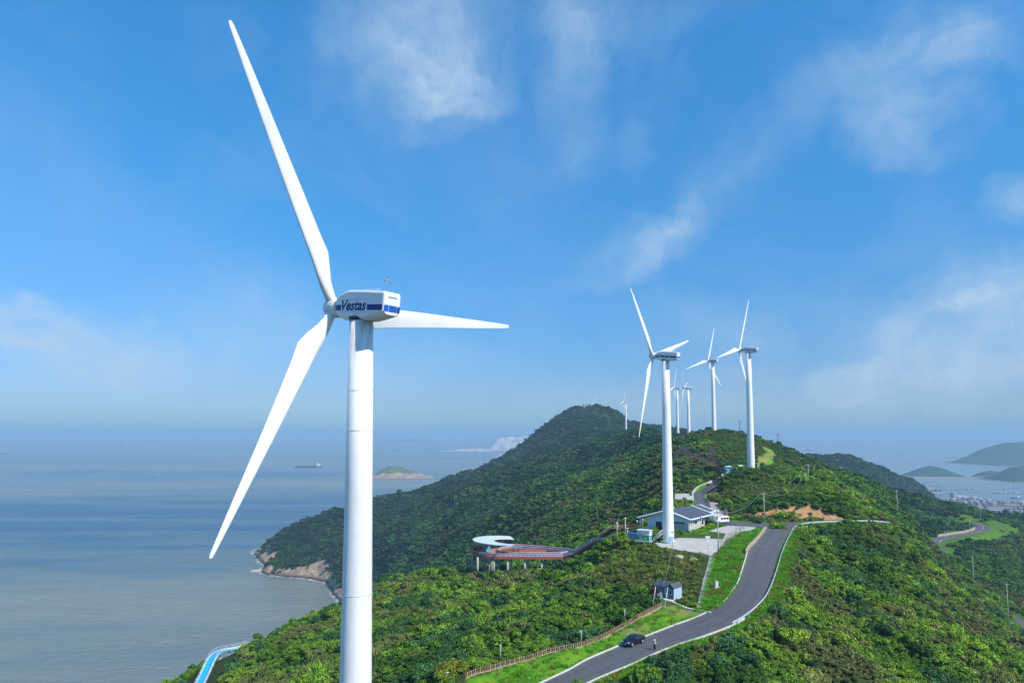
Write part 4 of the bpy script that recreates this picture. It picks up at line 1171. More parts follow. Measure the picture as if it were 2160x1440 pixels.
    mb = MB(); mb.tube([(-1.0, 0, 0), (-1.25, 0, 0)], [.6, .6], 24, 0, True); mb.build('hub_flange', M['dark'], sp)
    bls = [BL.build('blade', M['white'], root)]
    for i in range(2):
        c = bls[0].copy(); COL.objects.link(c); bls.append(c)
    for i, b_ in enumerate(bls):
        col = MB().tube([(0, 0, .50), (0, 0, .80)], [.54, .50], 24, 0, True)
        if i == 0: cm = col.build('root_collar', M['white'], b_); 
        else:
            c2 = cm.copy(); COL.objects.link(c2); c2.parent = b_
    return root, bls, nc, sp
def pose(bls, phi, cone, pitch=5):
    phi, cone, B_ = math.radians(phi), math.radians(cone), math.radians(pitch)
    a = Vector((math.cos(TILT), 0, math.sin(TILT))); v = Vector((-math.sin(TILT), 0, math.cos(TILT))); u = Vector((0, -1, 0))
    Hc = Vector((0, 0, HUB_H)) + Vector((OVER * math.cos(TILT), 0, OVER * math.sin(TILT)))
    for k, b_ in enumerate(bls):
        q = phi + k * 2 * math.pi / 3
        rad = v * math.cos(q) + u * math.sin(q); t = -v * math.sin(q) + u * math.cos(q)
        d = (rad * math.cos(cone) + a * math.sin(cone)).normalized()
        c = (t * math.cos(B_) - a * math.sin(B_)); c = (c - d * c.dot(d)).normalized()
        yv = d.cross(c)
        b_.matrix_local = Matrix(((c.x, yv.x, d.x, Hc.x), (c.y, yv.y, d.y, Hc.y), (c.z, yv.z, d.z, Hc.z), (0, 0, 0, 1)))
TG = 'white wind turbines along the ridge'
TURB = [
 (704.3, 649.0, 61.2, 38.0, -33.0, -4.0, 'huge white wind turbine filling the left foreground, blue stripe on its nacelle'),
 (1376.5, 750.2, 190.7, 37.4, -46.7, -1.4, 'white wind turbine standing on the concrete plaza beside the white house'),
 (1559, 737.5, 288, 38.4, 16.7, 0, 'white wind turbine on the green knoll beside the small blue kiosk and parked car'),
 (1493, 761, 465.8, 52, 12.8, 1, 'white wind turbine on the skyline ridge left of the knoll, one blade pointing low right'),
 (1442, 818, 613, 21.9, -46.5, 0, 'slim white wind turbine whose base drops behind the dark ridge, blade hanging low left'),
 (1421, 818, 766, 30.7, 13.6, 0, 'slim white wind turbine rising behind the wooded knob right of the plaza turbine tower'),
 (1315, 848, 1136, 24.5, 17.5, 0, 'small far wind turbine on the ridge just right of the highest peak'),
 (1253, 851, 1750, 30, 2, 0, 'tiny wind turbine rotor showing over the highest summit beside the summit building'),
 (1361, 906, 2100, 30, -10, 0, 'tiny blade tip of a turbine behind the right shoulder of the peak'),
 (1387, 914, 2300, 30, 8, 0, 'tiny rotor just above the skyline hugging the left edge of the plaza turbine tower'),
]
t0, bl0, nc0, sp0 = make_turbine()
def kids(o): return [c for c in o.children]
turbs = []
for i, (px, py, Y, yaw, phi, cone, lab) in enumerate(TURB):
    hub = P(px, py, Y); th = math.radians(yaw)
    ah = Vector((-math.cos(th), math.sin(th), 0))
    if i == 0: root, bls = t0, bl0
    else:
        root = t0.copy(); COL.objects.link(root); bls = []
        for ch in t0.children:
            nm = ch.name.split('.')[0]
            if nm == 'foundation' and i > 2: continue
            c = ch.copy(); COL.objects.link(c); c.parent = root
            if nm == 'blade': bls.append(c)
            for g_ in ch.children:
                if i > 4 : continue
                d = g_.copy(); COL.objects.link(d); d.parent = c
    root.location = hub - ah * (OVER * math.cos(TILT)) - Vector((0, 0, HUB_H + OVER * math.sin(TILT)))
    root.rotation_euler = (0, 0, math.pi - th)
    pose(bls, phi, cone)
    tag(root, lab, 'wind turbine', TG)
    turbs.append(root)
    print('turbine', i, [round(v, 1) for v in root.location], 'ground', round(gz(root.location.x, max(root.location.y, 41)), 1))

# ------------------------------------------------------------------ kerbs, walls and barriers along the roads
def strip(name, line, w, h, mat, side=0.0, sink=0.3, dz=0.0, parent=None):
    """a low wall of width w and height h following a line"""
    mb = MB(); n = len(line); rings = []
    for i, p in enumerate(line):
        d = (Vector(line[min(i + 1, n - 1)]) - Vector(line[max(i - 1, 0)])); s = Vector((-d.y, d.x, 0)).normalized()
        c = Vector(p) + s * side
        rings.append([c + s * w / 2 + Vector((0, 0, h + dz)), c + s * w / 2 + Vector((0, 0, -sink)), c - s * w / 2 + Vector((0, 0, -sink)), c - s * w / 2 + Vector((0, 0, h + dz))])
    mb.loft(rings, 0, False)
    return mb.build(name, mat, parent)
strip('kerb', [p for p in rL[:66]], .22, .14, M['kerb'], .17)
tag(bpy.data.objects['kerb'], kind='structure')
o = strip('kerb', rR[:34], .26, .14, M['kerb'], -.2); tag(o, kind='structure')
w_ = strip('roadside_wall', rL[64:], .5, .6, M['stonewall'], .35)
tag(w_, 'low beige stone wall edging the road bend under the plaza bank', 'wall')

def guardrail(line, lab, off, hgt=.75, post_step=4.0, beam=M['galv'], group=None):
    root = empty('guardrail', line[0]); inv = Vector(line[0])
    pts = []; n = len(line)
    for i, p in enumerate(line):
        d = (line[min(i + 1, n - 1)] - line[max(i - 1, 0)]); s = Vector((-d.y, d.x, 0)).normalized()
        pts.append(Vector(p) + s * off - inv)
    rings = []
    for i, p in enumerate(pts):
        d = pts[min(i + 1, n - 1)] - pts[max(i - 1, 0)]; s = Vector((-d.y, d.x, 0)).normalized()
        z0 = hgt
        prof = [(0, 0), (.05, .03), (.05, .11), (0, .155), (.05, .20), (.05, .28), (0, .31), (-.03, .31), (-.03, 0)]
        rings.append([p + s * a + Vector((0, 0, z0 - .31 + b_)) for a, b_ in prof])
    mb = MB().loft(rings, 0, False); mb.build('rail_beam', beam, root)
    acc = 0; L0 = 0; proto = None
    for i in range(1, n):
        acc += (pts[i] - pts[i - 1]).length
        if acc >= post_step or i == 1:
            acc = 0; q = pts[i]
            if proto is None:
                proto = MB().box((0, 0, hgt / 2 - .35), (.13, .13, hgt + .5)).build('post', M['grey'], root); proto.location = q
            else:
                c = proto.copy(); COL.objects.link(c); c.parent = root; c.location = q
    return tag(root, lab, 'guardrail', group)
guardrail(rR[30:], 'grey steel guardrail curving along the outer edge of the near road', -.45)
guardrail(R2N[2:], 'grey guardrail along the road running right past the red earth bank', -.4)
guardrail(R5R[2:16], 'pale guardrail round the lower road bend on the right slope', -.5, .8)
w_ = strip('retaining_wall', [p for p in R5L[20:38]], .5, 1.5, M['stonewall'], .6)
tag(w_, 'long pale retaining wall above the lower road bend', 'wall')
w_ = strip('roadside_parapet', [p for p in R4N], .45, 1.0, M['conc'], 0.2)
tag(w_, 'grey concrete parapet of the upper road behind the plaza tower', 'wall')
w_ = strip('roadside_parapet', [p + Vector((-.3, 0, 0)) for p in R3N[36:]], .4, .9, M['conc'], -.2)
tag(w_, 'short pale parapet where the access road climbs behind the knoll', 'wall')

# ------------------------------------------------------------------ poles, lamps and wires
def local(root): return Vector(root.location)
PT = {}
def utility_pole(px, yt, yb, lab, bars=1, dark=False, Y=None, xt=None, key=None, group='utility poles along the hills', r=.14):
    b_ = G(px, yb) if Y is None else P(px, yb, Y)
    if Y is not None: b_.z = gz(b_.x, b_.y)
    top = P(xt if xt else px, yt, b_.y); h = max(top.z - b_.z, 3.0)
    root = empty('utility_pole', b_); mt_ = M['dark'] if dark else M['pole']
    MB().tube([(0, 0, -.5), (0, 0, h * .5), (0, 0, h)], [r * 1.35, r * 1.1, r * .8], 8).build('pole', mt_, root)
    for k in range(bars):
        z = h - .5 - k * 1.1
        a = MB().box((0, 0, z), (2.2, .12, .12)).build('crossarm', M['dark'] if dark else M['grey'], root)
        m3 = MB()
        for xx in (-.95, 0, .95):
            pass
        pr_ = None
        for xx in (-.95, .95) + ((0,) if k == 0 else ()):
            if pr_ is None:
                pr_ = MB().tube([(0, 0, 0), (0, 0, .12), (0, 0, .3)], [.08, .1, .05], 6).build('insulator', M['dark'], a); pr_.location = (xx, 0, z + .06)
            else:
                c = pr_.copy(); COL.objects.link(c); c.parent = a; c.location = (xx, 0, z + .06)
    if key: PT[key] = (root, h)
    return tag(root, lab, 'utility pole', group)
utility_pole(1612.9, 1038, 1113, 'concrete utility pole rising from the red earth by the junction', 1, key='A', Y=214)
utility_pole(1706, 978, 1028, 'concrete utility pole on the hilltop right of the knoll with wires sloping left', 1, xt=1703.5, key='B', Y=268)
utility_pole(1591.3, 929, 972.5, 'thin pole just right of the knoll turbine tower', 0, r=.09, Y=330)
utility_pole(1630.5, 952, 983.6, 'thin pole standing beside the grassy track', 0, r=.10, Y=325)
utility_pole(1560.7, 886, 917, 'dark power pole on the skyline left of the knoll turbine', 2, True, Y=440, key='C')
utility_pole(1641.5, 913.5, 944, 'dark power pole on the skyline right of the knoll turbine', 2, True, Y=430, key='D')
utility_pole(1775, 984, 1006.7, 'small pole on the descending skyline ridge', 1, Y=395, key='E')
utility_pole(1892.7, 1033, 1069, 'pole above the small red scar at the end of the ridge', 1, Y=330)
utility_pole(1977, 1049, 1062, 'distant pole on the wooded crest before the town', 1, Y=640)
utility_pole(2046.7, 1092, 1126.7, 'pole beside the retaining wall of the lower road', 1, Y=505)
utility_pole(2069, 1070, 1098, 'pole on the grass beyond the lower road bend', 1, Y=585)
utility_pole(1994.7, 1119, 1159, 'pole beside the guardrail of the lower road bend', 1, Y=452)
utility_pole(2053, 1171, 1210, 'pole on the slope between the near hill and the lower valley', 1, Y=330)
utility_pole(2126, 1229, 1284, 'pole above the lowest stretch of road at the right edge', 1, Y=272, xt=2122)

def cable(p, q, sag, lab, name='power_line', r=.035, n=24, group='power lines'):
    p, q = Vector(p), Vector(q); inv = p.copy()
    pts = [p.lerp(q, i / n) - Vector((0, 0, sag * 4 * (i / n) * (1 - i / n))) - inv for i in range(n + 1)]
    o = MB().tube(pts, r, 5).build(name, M['cable']); o.location = inv
    return tag(o, lab, 'power line' if 'line' in name else 'cable', group)
def ptop(k, dx=0, dz=-.1):
    r_, h = PT[k]; return Vector(r_.location) + Vector((dx, 0, h + dz))
cable(ptop('A', -.9), ptop('B', -.9), 3.2, 'upper sagging wire between the junction pole and hilltop pole', r=.05)
cable(ptop('A', .9, -.6), ptop('B', .9, -.6), 4.2, 'lower sagging wire between the junction pole and hilltop pole', r=.05)
cable(ptop('C', .9), ptop('D', -.9), 2.5, 'faint wire between the two dark skyline poles', r=.04)
cable(ptop('D', .9), ptop('B', 0, -.3), 4, 'thin wire from the right skyline pole to the hilltop pole', r=.03)

def lamp_post(px, yt, yb, lab, Y=None, h=None, head='globe', group='white lamp posts round the plaza'):
    b_ = Pz(px, yb, 171.0) if Y is None else P(px, yb, Y)
    b_.z = gz(b_.x, b_.y) if b_.y > 60 else b_.z
    top = P(px, yt, b_.y); h = max(top.z - b_.z, 1.5)
    root = empty('lamp_post', b_)
    MB().tube([(0, 0, -.3), (0, 0, h)], [.085, .06], 8).build('pole', M['carwhite'], root)
    if head == 'globe':
        hd = MB(); hd.tube([(0, 0, h), (0, 0, h + .12), (0, 0, h + .3), (0, 0, h + .5), (0, 0, h + .58)], [.1, .26, .34, .24, .05], 10).build('lamp_head', M['carwhite'], root)
    else:
        MB().box((0, 0, h + .12), (.9, .5, .22)).build('lamp_head', M['carwhite'], root)
        MB().box((0, 0, h + .27), (1.0, .6, .04)).build('solar_panel', M['glass'], root)
    return tag(root, lab, 'lamp post', group)
for a in [(1302, 1104.6, 1137, 'globe lamp post at the far left of the plaza, beside the boardwalk stairs', 213),
          (1319.3, 1095, 1129, 'tallest globe lamp post left of the mural transformer cabin', 213),
          (1324, 1114, 1146, 'lamp post in the scrub left of the mural cabin', 204, 'box'),
          (1344, 1101, 1124, 'globe lamp post directly behind the mural transformer cabin', 219),
          (1356, 1098, 1119, 'globe lamp post behind the right end of the mural cabin', 225),
          (1373.3, 1097, 1119, 'globe lamp post in front of the white house veranda door', 222),
          (1370.3, 1131, 1155.6, 'thin lamp post in the grass in front of the mural cabin', 185),
          (1420, 1124, 1160, 'box headed lamp post right beside the plaza turbine base', 170, 'box'),
          (1456.5, 1107, 1123, 'thin lamp post before the stone corner of the white house', 200),
          (1480, 1092, 1114, 'thin lamp post by the porch of the white house', 208)]:
    lamp_post(a[0], a[1], a[2], a[3], a[4], head=a[5] if len(a) > 5 else 'globe')
# tall plaza light mast with lights and camera boxes
b_ = P(1515.5, 1164, 168); b_.z = gz(b_.x, b_.y); h = P(1515.5, 1079.6, 168).z - b_.z
root = empty('light_mast', b_)
MB().tube([(0, 0, -.3), (0, 0, h)], [.16, .11], 10).build('pole', M['pole'], root)
pl = MB().box((0, 0, h - 1.0), (1.9, .12, .12)).build('crossarm', M['galv'], root)
for xx in (-.85, .85):
    MB().box((xx, -.1, h - .75), (.55, .35, .3)).build('floodlight', M['carwhite'], pl)
MB().tube([(0, 0, h), (0, 0, h + .25), (0, 0, h + .5)], [.2, .34, .1], 10).build('lamp_head', M['carwhite'], root)
tag(root, 'tall dark light mast with white floodlights at the plaza edge', 'light mast')
PT['M'] = (root, h)
cable(ptop('M', .3), ptop('A', -.9), 2.0, 'wire from the plaza light mast to the junction pole', r=.05)
# sign board on a white post
b_ = P(1493.7, 1173, 164.5); b_.z = gz(b_.x, b_.y); h = P(1492.7, 1131.5, 164.5).z - b_.z
root = empty('sign_post', b_)
MB().tube([(0, 0, -.3), (0, 0, h)], [.07, .06], 8).build('post', M['carwhite'], root)
MB().box((0, 0, h - .1), (1.15, .08, .55)).build('sign_board', M['carwhite'], root)
MB().box((0, -.1, h - 1.9), (.3, .14, .35)).build('control_box', M['galv'], root)
tag(root, 'plain white board on a white post at the front plaza corner', 'sign')
# lawn posts
for px, yt, yb, lab in [(1226, 1331, 1361, 'grey post standing in the fence halfway along the lawn'), (1318, 1287, 1314.5, 'grey post behind the middle of the picket fence'),
                        (1055.5, 1361, 1391, 'grey post behind the fence near its left end'), (1394, 1251, 1270, 'dark post at the corner of the hut pad')]:
    b_ = G(px, yb, 70, 160); h = P(px, yt, b_.y).z - b_.z
    o = empty('metal_post', b_); MB().tube([(0, 0, -.3), (0, 0, h)], [.10, .09], 8).build('post', M['grey'], o)
    MB().box((0, 0, h + .08), (.3, .22, .18)).build('cap_box', M['galv'], o)
    tag(o, lab, 'post', 'grey posts along the lawn fence')
b_ = G(943, 1446, 60, 140); o = empty('solar_lamp', b_)
MB().tube([(0, 0, -.2), (0, 0, 1.9)], .05, 8).build('pole', M['grey'], o); MB().box((0, 0, 1.95), (.42, .34, .1)).build('lamp_head', M['carwhite'], o)
tag(o, 'small solar lamp in the bushes at the bottom edge right of the big tower', 'lamp')

# ------------------------------------------------------------------ picket fence round the lawn
FL = resample([Pz(*p) for p in [(982, 1428, 163.3), (1010, 1416, 163.5), (1060, 1404, 163.8), (1120, 1388, 164.2), (1180, 1373, 164.5), (1225, 1362, 164.8), (1262, 1345, 165.0), (1300, 1325, 165.4), (1350, 1297, 166.1), (1398, 1272, 166.9)]], 150)
def fence(line, lab, hgt=.95, step=.42, group=None):
    inv = Vector(line[0]); root = empty('picket_fence', inv)
    L_ = [Vector(p) for p in line]
    for p in L_: p.z = max(gz(p.x, p.y), p.z - .5)
    tot_ = sum((b - a).length for a, b in zip(L_[:-1], L_[1:])); k = int(tot_ / step); pts_ = resample(L_, k)
    mb = MB()
    for z in (.3, .7): mb.tube([p - inv + Vector((0, 0, z)) for p in pts_[::3]], .02, 4, 0, False)
    mb.build('rails', M['palewood'], root)
    mb = MB()
    for i, p in enumerate(pts_):
        d = pts_[min(i + 1, k - 1)] - pts_[max(i - 1, 0)]; a = math.atan2(d.y, d.x)
        mb.box(p - inv + Vector((0, 0, hgt * (.45 if i % 2 else .5))), (.13, .03, hgt * (.9 if i % 2 else 1.0)), 0 if i % 2 else 1, a)
    pk = mb.build('pickets', [M['palewood'], M['wood']], root); pk['kind'] = 'stuff'
    pr_ = None
    for i in range(0, k, 9):
        if pr_ is None: pr_ = MB().box((0, 0, .5), (.11, .11, 1.3)).build('post', M['wood'], root); pr_.location = pts_[i] - inv
        else:
            c = pr_.copy(); COL.objects.link(c); c.parent = root; c.location = pts_[i] - inv
    mb = MB().loft([[q + Vector((.0, -.12, .10)) - inv, q + Vector((0, -.12, -.25)) - inv, q + Vector((0, .12, -.25)) - inv, q + Vector((0, .12, .10)) - inv] for q in pts_[::3]], 0, False)
    mb.build('base_kerb', M['palewood'], root)
    return tag(root, lab, 'fence', group)
fence(FL, 'long cream and brown picket fence along the back of the lawn')

# ------------------------------------------------------------------ stone steps and stepping stones
b0 = Pz(1476, 1281, 166.7); b1 = Pz(1503, 1173, 171.0)
root = empty('stone_steps', b0); n_ = 38; mb = MB(); d = (b1 - b0); a_ = math.atan2(d.y, d.x)
for i in range(n_):
    t = (i + .5) / n_; p = b0.lerp(b1, t) - b0; q = b0 + p
    zz = gz(q.x, q.y) - b0.z
    mb.box((p.x, p.y, zz + .05), (d.length / n_ * .42, 1.25, .30), rz=a_)
mb.build('treads', M['kerb'], root)['kind'] = 'stuff'
tag(root, 'straight flight of pale stone steps climbing the bank to the plaza', 'steps')
p0 = Pz(1419, 1269, 167.0); p1 = Pz(1499, 1291, 166.5)
sp_ = []
for i in range(14):
    t = (i + .5) / 14; p = p0.lerp(p1, t); zz = gz(p.x, p.y)
    o = MB().box((0, 0, .0), (.62, .5, .22), rz=math.atan2((p1 - p0).y, (p1 - p0).x)).build('stepping_stone', M['kerb']); o.location = (p.x, p.y, zz + .05)
    tag(o, 'square pale stepping stone in the row between the hut and the road', 'stepping stone', 'row of stepping stones from hut to road')

# boulders
for px, py, r, lab in ((1432, 1173, .8, 'broad flat topped boulder in the grass below the turbine base'), (1463, 1178, .7, 'smaller pale boulder near the plaza front corner')):
    b_ = G(px, py + 4, 130, 185)
    rs = np.random.RandomState(px); rings = []
    for zz, rr in ((-.4, 1.0), (.1, 1.12), (.55, 1.05), (.85, .8), (.95, .45)):
        rings.append([(rr * r * 1.25 * math.cos(k * math.pi / 7) * (.85 + .3 * rs.rand()), rr * r * .85 * math.sin(k * math.pi / 7) * (.85 + .3 * rs.rand()), zz * r * (.95 + .1 * rs.rand())) for k in range(14)])
    o = MB().loft(rings, 0, False).build('boulder', M['boulder']); o.location = b_
    tag(o, lab, 'boulder', 'boulders below the plaza')
# utility cabinet
b_ = G(1511, 1241, 120, 180); root = empty('utility_cabinet', b_, .3)
MB().box((0, 0, .15), (1.15, .8, .5)).build('plinth', M['conc'], root)
MB().box((0, 0, 1.0), (.75, .45, 1.25)).build('cabinet', M['grey'], root)
MB().box((0, -.235, 1.0), (.62, .02, 1.1)).build('door', M['galv'], root)
tag(root, 'grey electrical cabinet on a concrete plinth on the green bank', 'cabinet')
# hose along the slope and cable
cable(P(1486, 1190, 160), P(1480, 1213, 152) , .3, 'short pale pipe lying on the grass left of the stone steps', 'pale_pipe', .06, group=None)

# ------------------------------------------------------------------ hut below the plaza
M['hutend'] = simple('pale_blue_boards', (0.40, 0.50, 0.60), 0.6, var=.06)
def place(root, pts, f, s, o):  # helper for oblique boxes
    pass
C0 = Pz(1421, 1264.5, 167.1)
ang = math.atan2(.70, -.72)      # local +x runs to the left end of the front wall
root = empty('garden_hut', C0, ang)
def hb(name, c, d, mat, par=root): return MB().box(c, d).build(name, mat, par)
def gable(name, x0, x1, y0, y1, ze, zr, mat, par, over=.25, th=.12, axis='x'):
    """two-slope roof, ridge along local x"""
    mb = MB(); ym = (y0 + y1) / 2
    if axis == 'x':
        P_ = [(x0 - over, y0 - over), (x1 + over, y0 - over), (x1 + over, ym), (x0 - over, ym), (x1 + over, y1 + over), (x0 - over, y1 + over)]
        zz = [ze - .1, ze - .1, zr, zr, ze - .1, ze - .1]
        top = [(p[0], p[1], z + th) for p, z in zip(P_, zz)]; bot = [(p[0], p[1], z) for p, z in zip(P_, zz)]
        mb.add(top + bot, [(0, 1, 2, 3), (3, 2, 4, 5), (7, 6, 9, 8), (8, 9, 11, 10), (1, 0, 6, 7), (5, 4, 10, 11), (0, 3, 9, 6), (3, 5, 11, 9), (2, 1, 7, 8), (4, 2, 8, 10)])
    else:
        xm = (x0 + x1) / 2
        P_ = [(x0 - over, y0 - over), (xm, y0 - over), (x1 + over, y0 - over), (x0 - over, y1 + over), (xm, y1 + over), (x1 + over, y1 + over)]
        zz = [ze - .1, zr, ze - .1] * 2
        top = [(p[0], p[1], z + th) for p, z in zip(P_, zz)]; bot = [(p[0], p[1], z) for p, z in zip(P_, zz)]
        mb.add(top + bot, [(0, 1, 4, 3), (1, 2, 5, 4), (6, 9, 10, 7), (7, 10, 11, 8), (0, 6, 7, 1), (1, 7, 8, 2), (3, 4, 10, 9), (4, 5, 11, 10), (0, 3, 9, 6), (2, 8, 11, 5)])
    return mb.build(name, mat, par)
# walls: local +y points away to the right-back
W_, D_, H_ = 4.6, 3.2, 2.3
def walls(mb, x0, x1, y0, y1, h, zr=None, axis='x'):
    """closed wall block with gable ends"""
    if zr is None: return mb.prism([(x0, y0), (x1, y0), (x1, y1), (x0, y1)], -.3, h)
    if axis == 'y':
        xm = (x0 + x1) / 2
        v = [(x0, y0, -.3), (x1, y0, -.3), (x1, y0, h), (xm, y0, zr), (x0, y0, h)]; v2 = [(a, y1, c) for a, _, c in v]
    else:
        ym = (y0 + y1) / 2
        v = [(x0, y0, -.3), (x0, y1, -.3), (x0, y1, h), (x0, ym, zr), (x0, y0, h)]; v2 = [(x1, b, c) for _, b, c in v]
    mb.add(v + v2, [(0, 1, 2, 3, 4), (9, 8, 7, 6, 5), (0, 5, 6, 1), (1, 6, 7, 2), (2, 7, 8, 3), (3, 8, 9, 4), (4, 9, 5, 0)])
    return mb
mb = walls(MB(), 1.3, 4.6, -3.0, -.45, 2.15, 2.75, 'x'); mb.build('wall', M['hutwall'], root)
mb = walls(MB(), 0, 1.29, -3.1, .0, 2.2, 2.75, 'y'); mb.build('wall', M['hutwall'], root)
MB().box((-.02, -1.55, 1.02), (.03, 3.06, 2.3)).build('end_wall', M['hutend'], root)
gable('roof', 1.3, 4.7, -3.05, -.35, 2.2, 2.85, M['slate'], root, .12)
gable('roof', 0, 1.25, -3.1, .05, 2.32, 2.95, M['slate'], root, .18, axis='y')
for x_, y_, w_, z_, h_ in ((.65, .012, .62, 1.35, .95), (3.6, -.43, .5, 1.35, 1.35), (2.5, -.43, .5, 1.35, 1.35)):
    fr = MB().box((x_, y_, z_), (w_, .05, h_)).build('window', M['carwhite'], root)
    MB().box((x_, y_ + .03, z_), (w_ - .16, .03, h_ - .16)).build('pane', M['glass'], fr)
dr = MB().box((1.75, -.43, 1.0), (.75, .06, 1.95)).build('door', M['carwhite'], root)
MB().box((1.75, -.395, 1.35), (.4, .03, .8)).build('pane', M['glass'], dr)
MB().box((2.9, .35, .35), (1.1, .3, .7)).build('counter', M['carwhite'], root)
tag(root, 'small slate blue wooden hut with white end wall and white windows', 'hut')
o = tri_slab('concrete_pad', HUTPAD, M['kerb'], 0.0); del o['kind']; tag(o, 'pale concrete pad under the blue hut', 'concrete pad')
b_ = Pz(1381, 1256, 167.1); root = empty('vending_machine', b_, ang)
MB().box((0, 0, .8), (.9, .7, 1.6)).build('body', M['redb'], root); MB().box((0, .36, .95), (.6, .03, .9)).build('display', M['dark'], root)
tag(root, 'bright red vending box at the left end of the hut pad', 'vending machine')
# ropes/awning struts from the hut roof
for (a1, b1_, y1), (a2, b2_, y2), lab in (((1383, 1236, 138), (1376.5, 1256, 137), 'left slanting white awning strut in front of the hut'), ((1409, 1238, 134.5), (1399, 1262.5, 133.5), 'right slanting white awning strut in front of the hut')):
    p, q = P(a1, b1_, y1), P(a2, b2_, y2); q.z = gz(q.x, q.y)
    o = MB().tube([(0, 0, 0), p - q], .05, 6).build('awning_strut', M['carwhite']); o.location = q
    tag(o, lab, 'strut', 'awning struts by the hut')
r_ = P(1400.5, 1228.5, 138.5); cable(r_, Vector((P(1421, 1127, 171).x, 171, P(1421, 1127, 171).z)), 1.2, 'pale cable running from the hut roof up to the plaza', 'overhead_cable', .045, group=None)

# ------------------------------------------------------------------ visitor house
Cc = Vector((52.3, 204.7, 171.15)); th_ = math.atan2(.785, .62)
root = empty('visitor_house', Cc, th_)    # local +x: into the plot along the side wall; local +y: along the front wall to the left
def vb(name, c, d, mat, par=None): return MB().box(c, d).build(name, mat, par or root)
EZ, RZ = 3.9, 5.9
mb = MB(); mb.add([(0, 0, -.8), (0, 13.5, -.8), (0, 13.5, EZ), (0, 6.5, RZ), (0, 0, EZ), (16, 0, -.8), (16, 13.5, -.8), (16, 13.5, EZ), (16, 6.5, RZ), (16, 0, EZ)],
    [(4, 3, 2, 1, 0), (5, 6, 7, 8, 9), (0, 1, 6, 5), (1, 2, 7, 6), (2, 3, 8, 7), (3, 4, 9, 8), (4, 0, 5, 9)]); mb.build('wall', M['wallwhite'], root)
mb = MB()
P_ = [(-.9, -1.1, EZ - .25), (16.6, -1.1, EZ - .25), (16.6, 6.5, RZ), (-.9, 6.5, RZ), (16.6, 16.2, EZ - .9), (-.9, 16.2, EZ - .9)]
top = [(a, b, c + .28) for a, b, c in P_]; bot = P_
mb.add(top + list(bot), [(0, 1, 2, 3), (3, 2, 4, 5), (7, 6, 9, 8), (8, 9, 11, 10), (1, 0, 6, 7), (5, 4, 10, 11), (0, 3, 9, 6), (3, 5, 11, 9), (2, 1, 7, 8), (4, 2, 8, 10)]); mb.build('roof', M['slate'], root)
mb = MB()   # white bargeboards and eaves
for a, b in (((-1.0, -1.15, EZ - .22), (-1.0, 6.5, RZ + .04)), ((-1.0, 6.5, RZ + .04), (-1.0, 16.3, EZ - .86)), ((-1.0, -1.2, EZ - .22), (16.7, -1.2, EZ - .22)), ((16.7, -1.15, EZ - .22), (16.7, 6.5, RZ + .04)), ((-1.0, 16.3, EZ - .86), (16.7, 16.3, EZ - .86))):
    mb.tube([Vector(a) + Vector((0, 0, .12)), Vector(b) + Vector((0, 0, .12))], .27, 4, 0, False)
mb.build('roof_trim', M['carwhite'], root)
vb('stone_cladding', (-.10, 3.2, .75), (.2, 6.4, 3.1), M['greywall']); vb('stone_cladding', (4.5, -.10, .75), (9.0, .2, 3.1), M['greywall'])
for y_ in (3.4,):
    fr = vb('window', (-.22, y_, 2.55), (.1, 4.8, .75), M['carwhite']); vb('pane', (-.28, y_, 2.55), (.05, 4.55, .58), M['glass'], fr)
for x_, w_ in ((1.3, 1.5), (4.5, 2.2), (9.8, 2.2), (13.2, 1.9)):
    fr = vb('window', (x_, -.24 if x_ < 9 else -.04, 2.5 if x_ < 9 else 2.0), (w_, .1, .85 if x_ < 9 else 1.6), M['carwhite'])
    vb('pane', (x_, -.30 if x_ < 9 else -.10, 2.5 if x_ < 9 else 2.0), (w_ - .25, .05, .65 if x_ < 9 else 1.35), M['glass'], fr)
dr = vb('door', (-.05, 9.6, 1.2), (.12, 1.9, 2.5), M['dark']); vb('door_frame', (-.13, 9.6, 2.5), (.08, 2.1, .12), M['carwhite'], dr)
MB().tube([(-.5, 15.6, -1), (-.5, 15.6, EZ - .8)], .2, 8).build('veranda_post', M['carwhite'], root)
q_ = MB().tube([(8.5, 15.6, -1), (8.5, 15.6, EZ - .8)], .2, 8).build('veranda_post', M['carwhite'], root)
vb('skylight', (5.6, 9.6, RZ - .2), (4.2, 1.4, 1.1), M['wallwhite'])
# porch on the right end
for x_, y_ in ((12.2, -3.1), (16.3, -3.1)): MB().box((x_, y_, 1.6), (.35, .35, 4.2)).build('porch_post', M['carwhite'], root)
vb('porch_roof', (14.2, -2.1, 3.85), (5.0, 2.6, .35), M['carwhite'])
tag(root, 'white visitor house with dark gabled roof beside the plaza turbine', 'house')
# back wing
root2 = empty('back_wing', Cc + Vector((.62, .785, 0)) * 17.5 + Vector((-.785, .62, 0)) * 2.5, th_)
mb = MB(); mb.add([(0, 0, -.8), (0, 9, -.8), (0, 9, 3.9), (0, 4.5, 5.4), (0, 0, 3.9), (7, 0, -.8), (7, 9, -.8), (7, 9, 3.9), (7, 4.5, 5.4), (7, 0, 3.9)],
    [(4, 3, 2, 1, 0), (5, 6, 7, 8, 9), (0, 1, 6, 5), (1, 2, 7, 6), (2, 3, 8, 7), (3, 4, 9, 8), (4, 0, 5, 9)]); mb.build('wall', M['wallwhite'], root2)
mb = MB(); P_ = [(-.4, -.8, 3.7), (7.6, -.8, 3.7), (7.6, 4.5, 5.4), (-.4, 4.5, 5.4), (7.6, 9.8, 3.7), (-.4, 9.8, 3.7)]; top = [(a, b, c + .25) for a, b, c in P_]
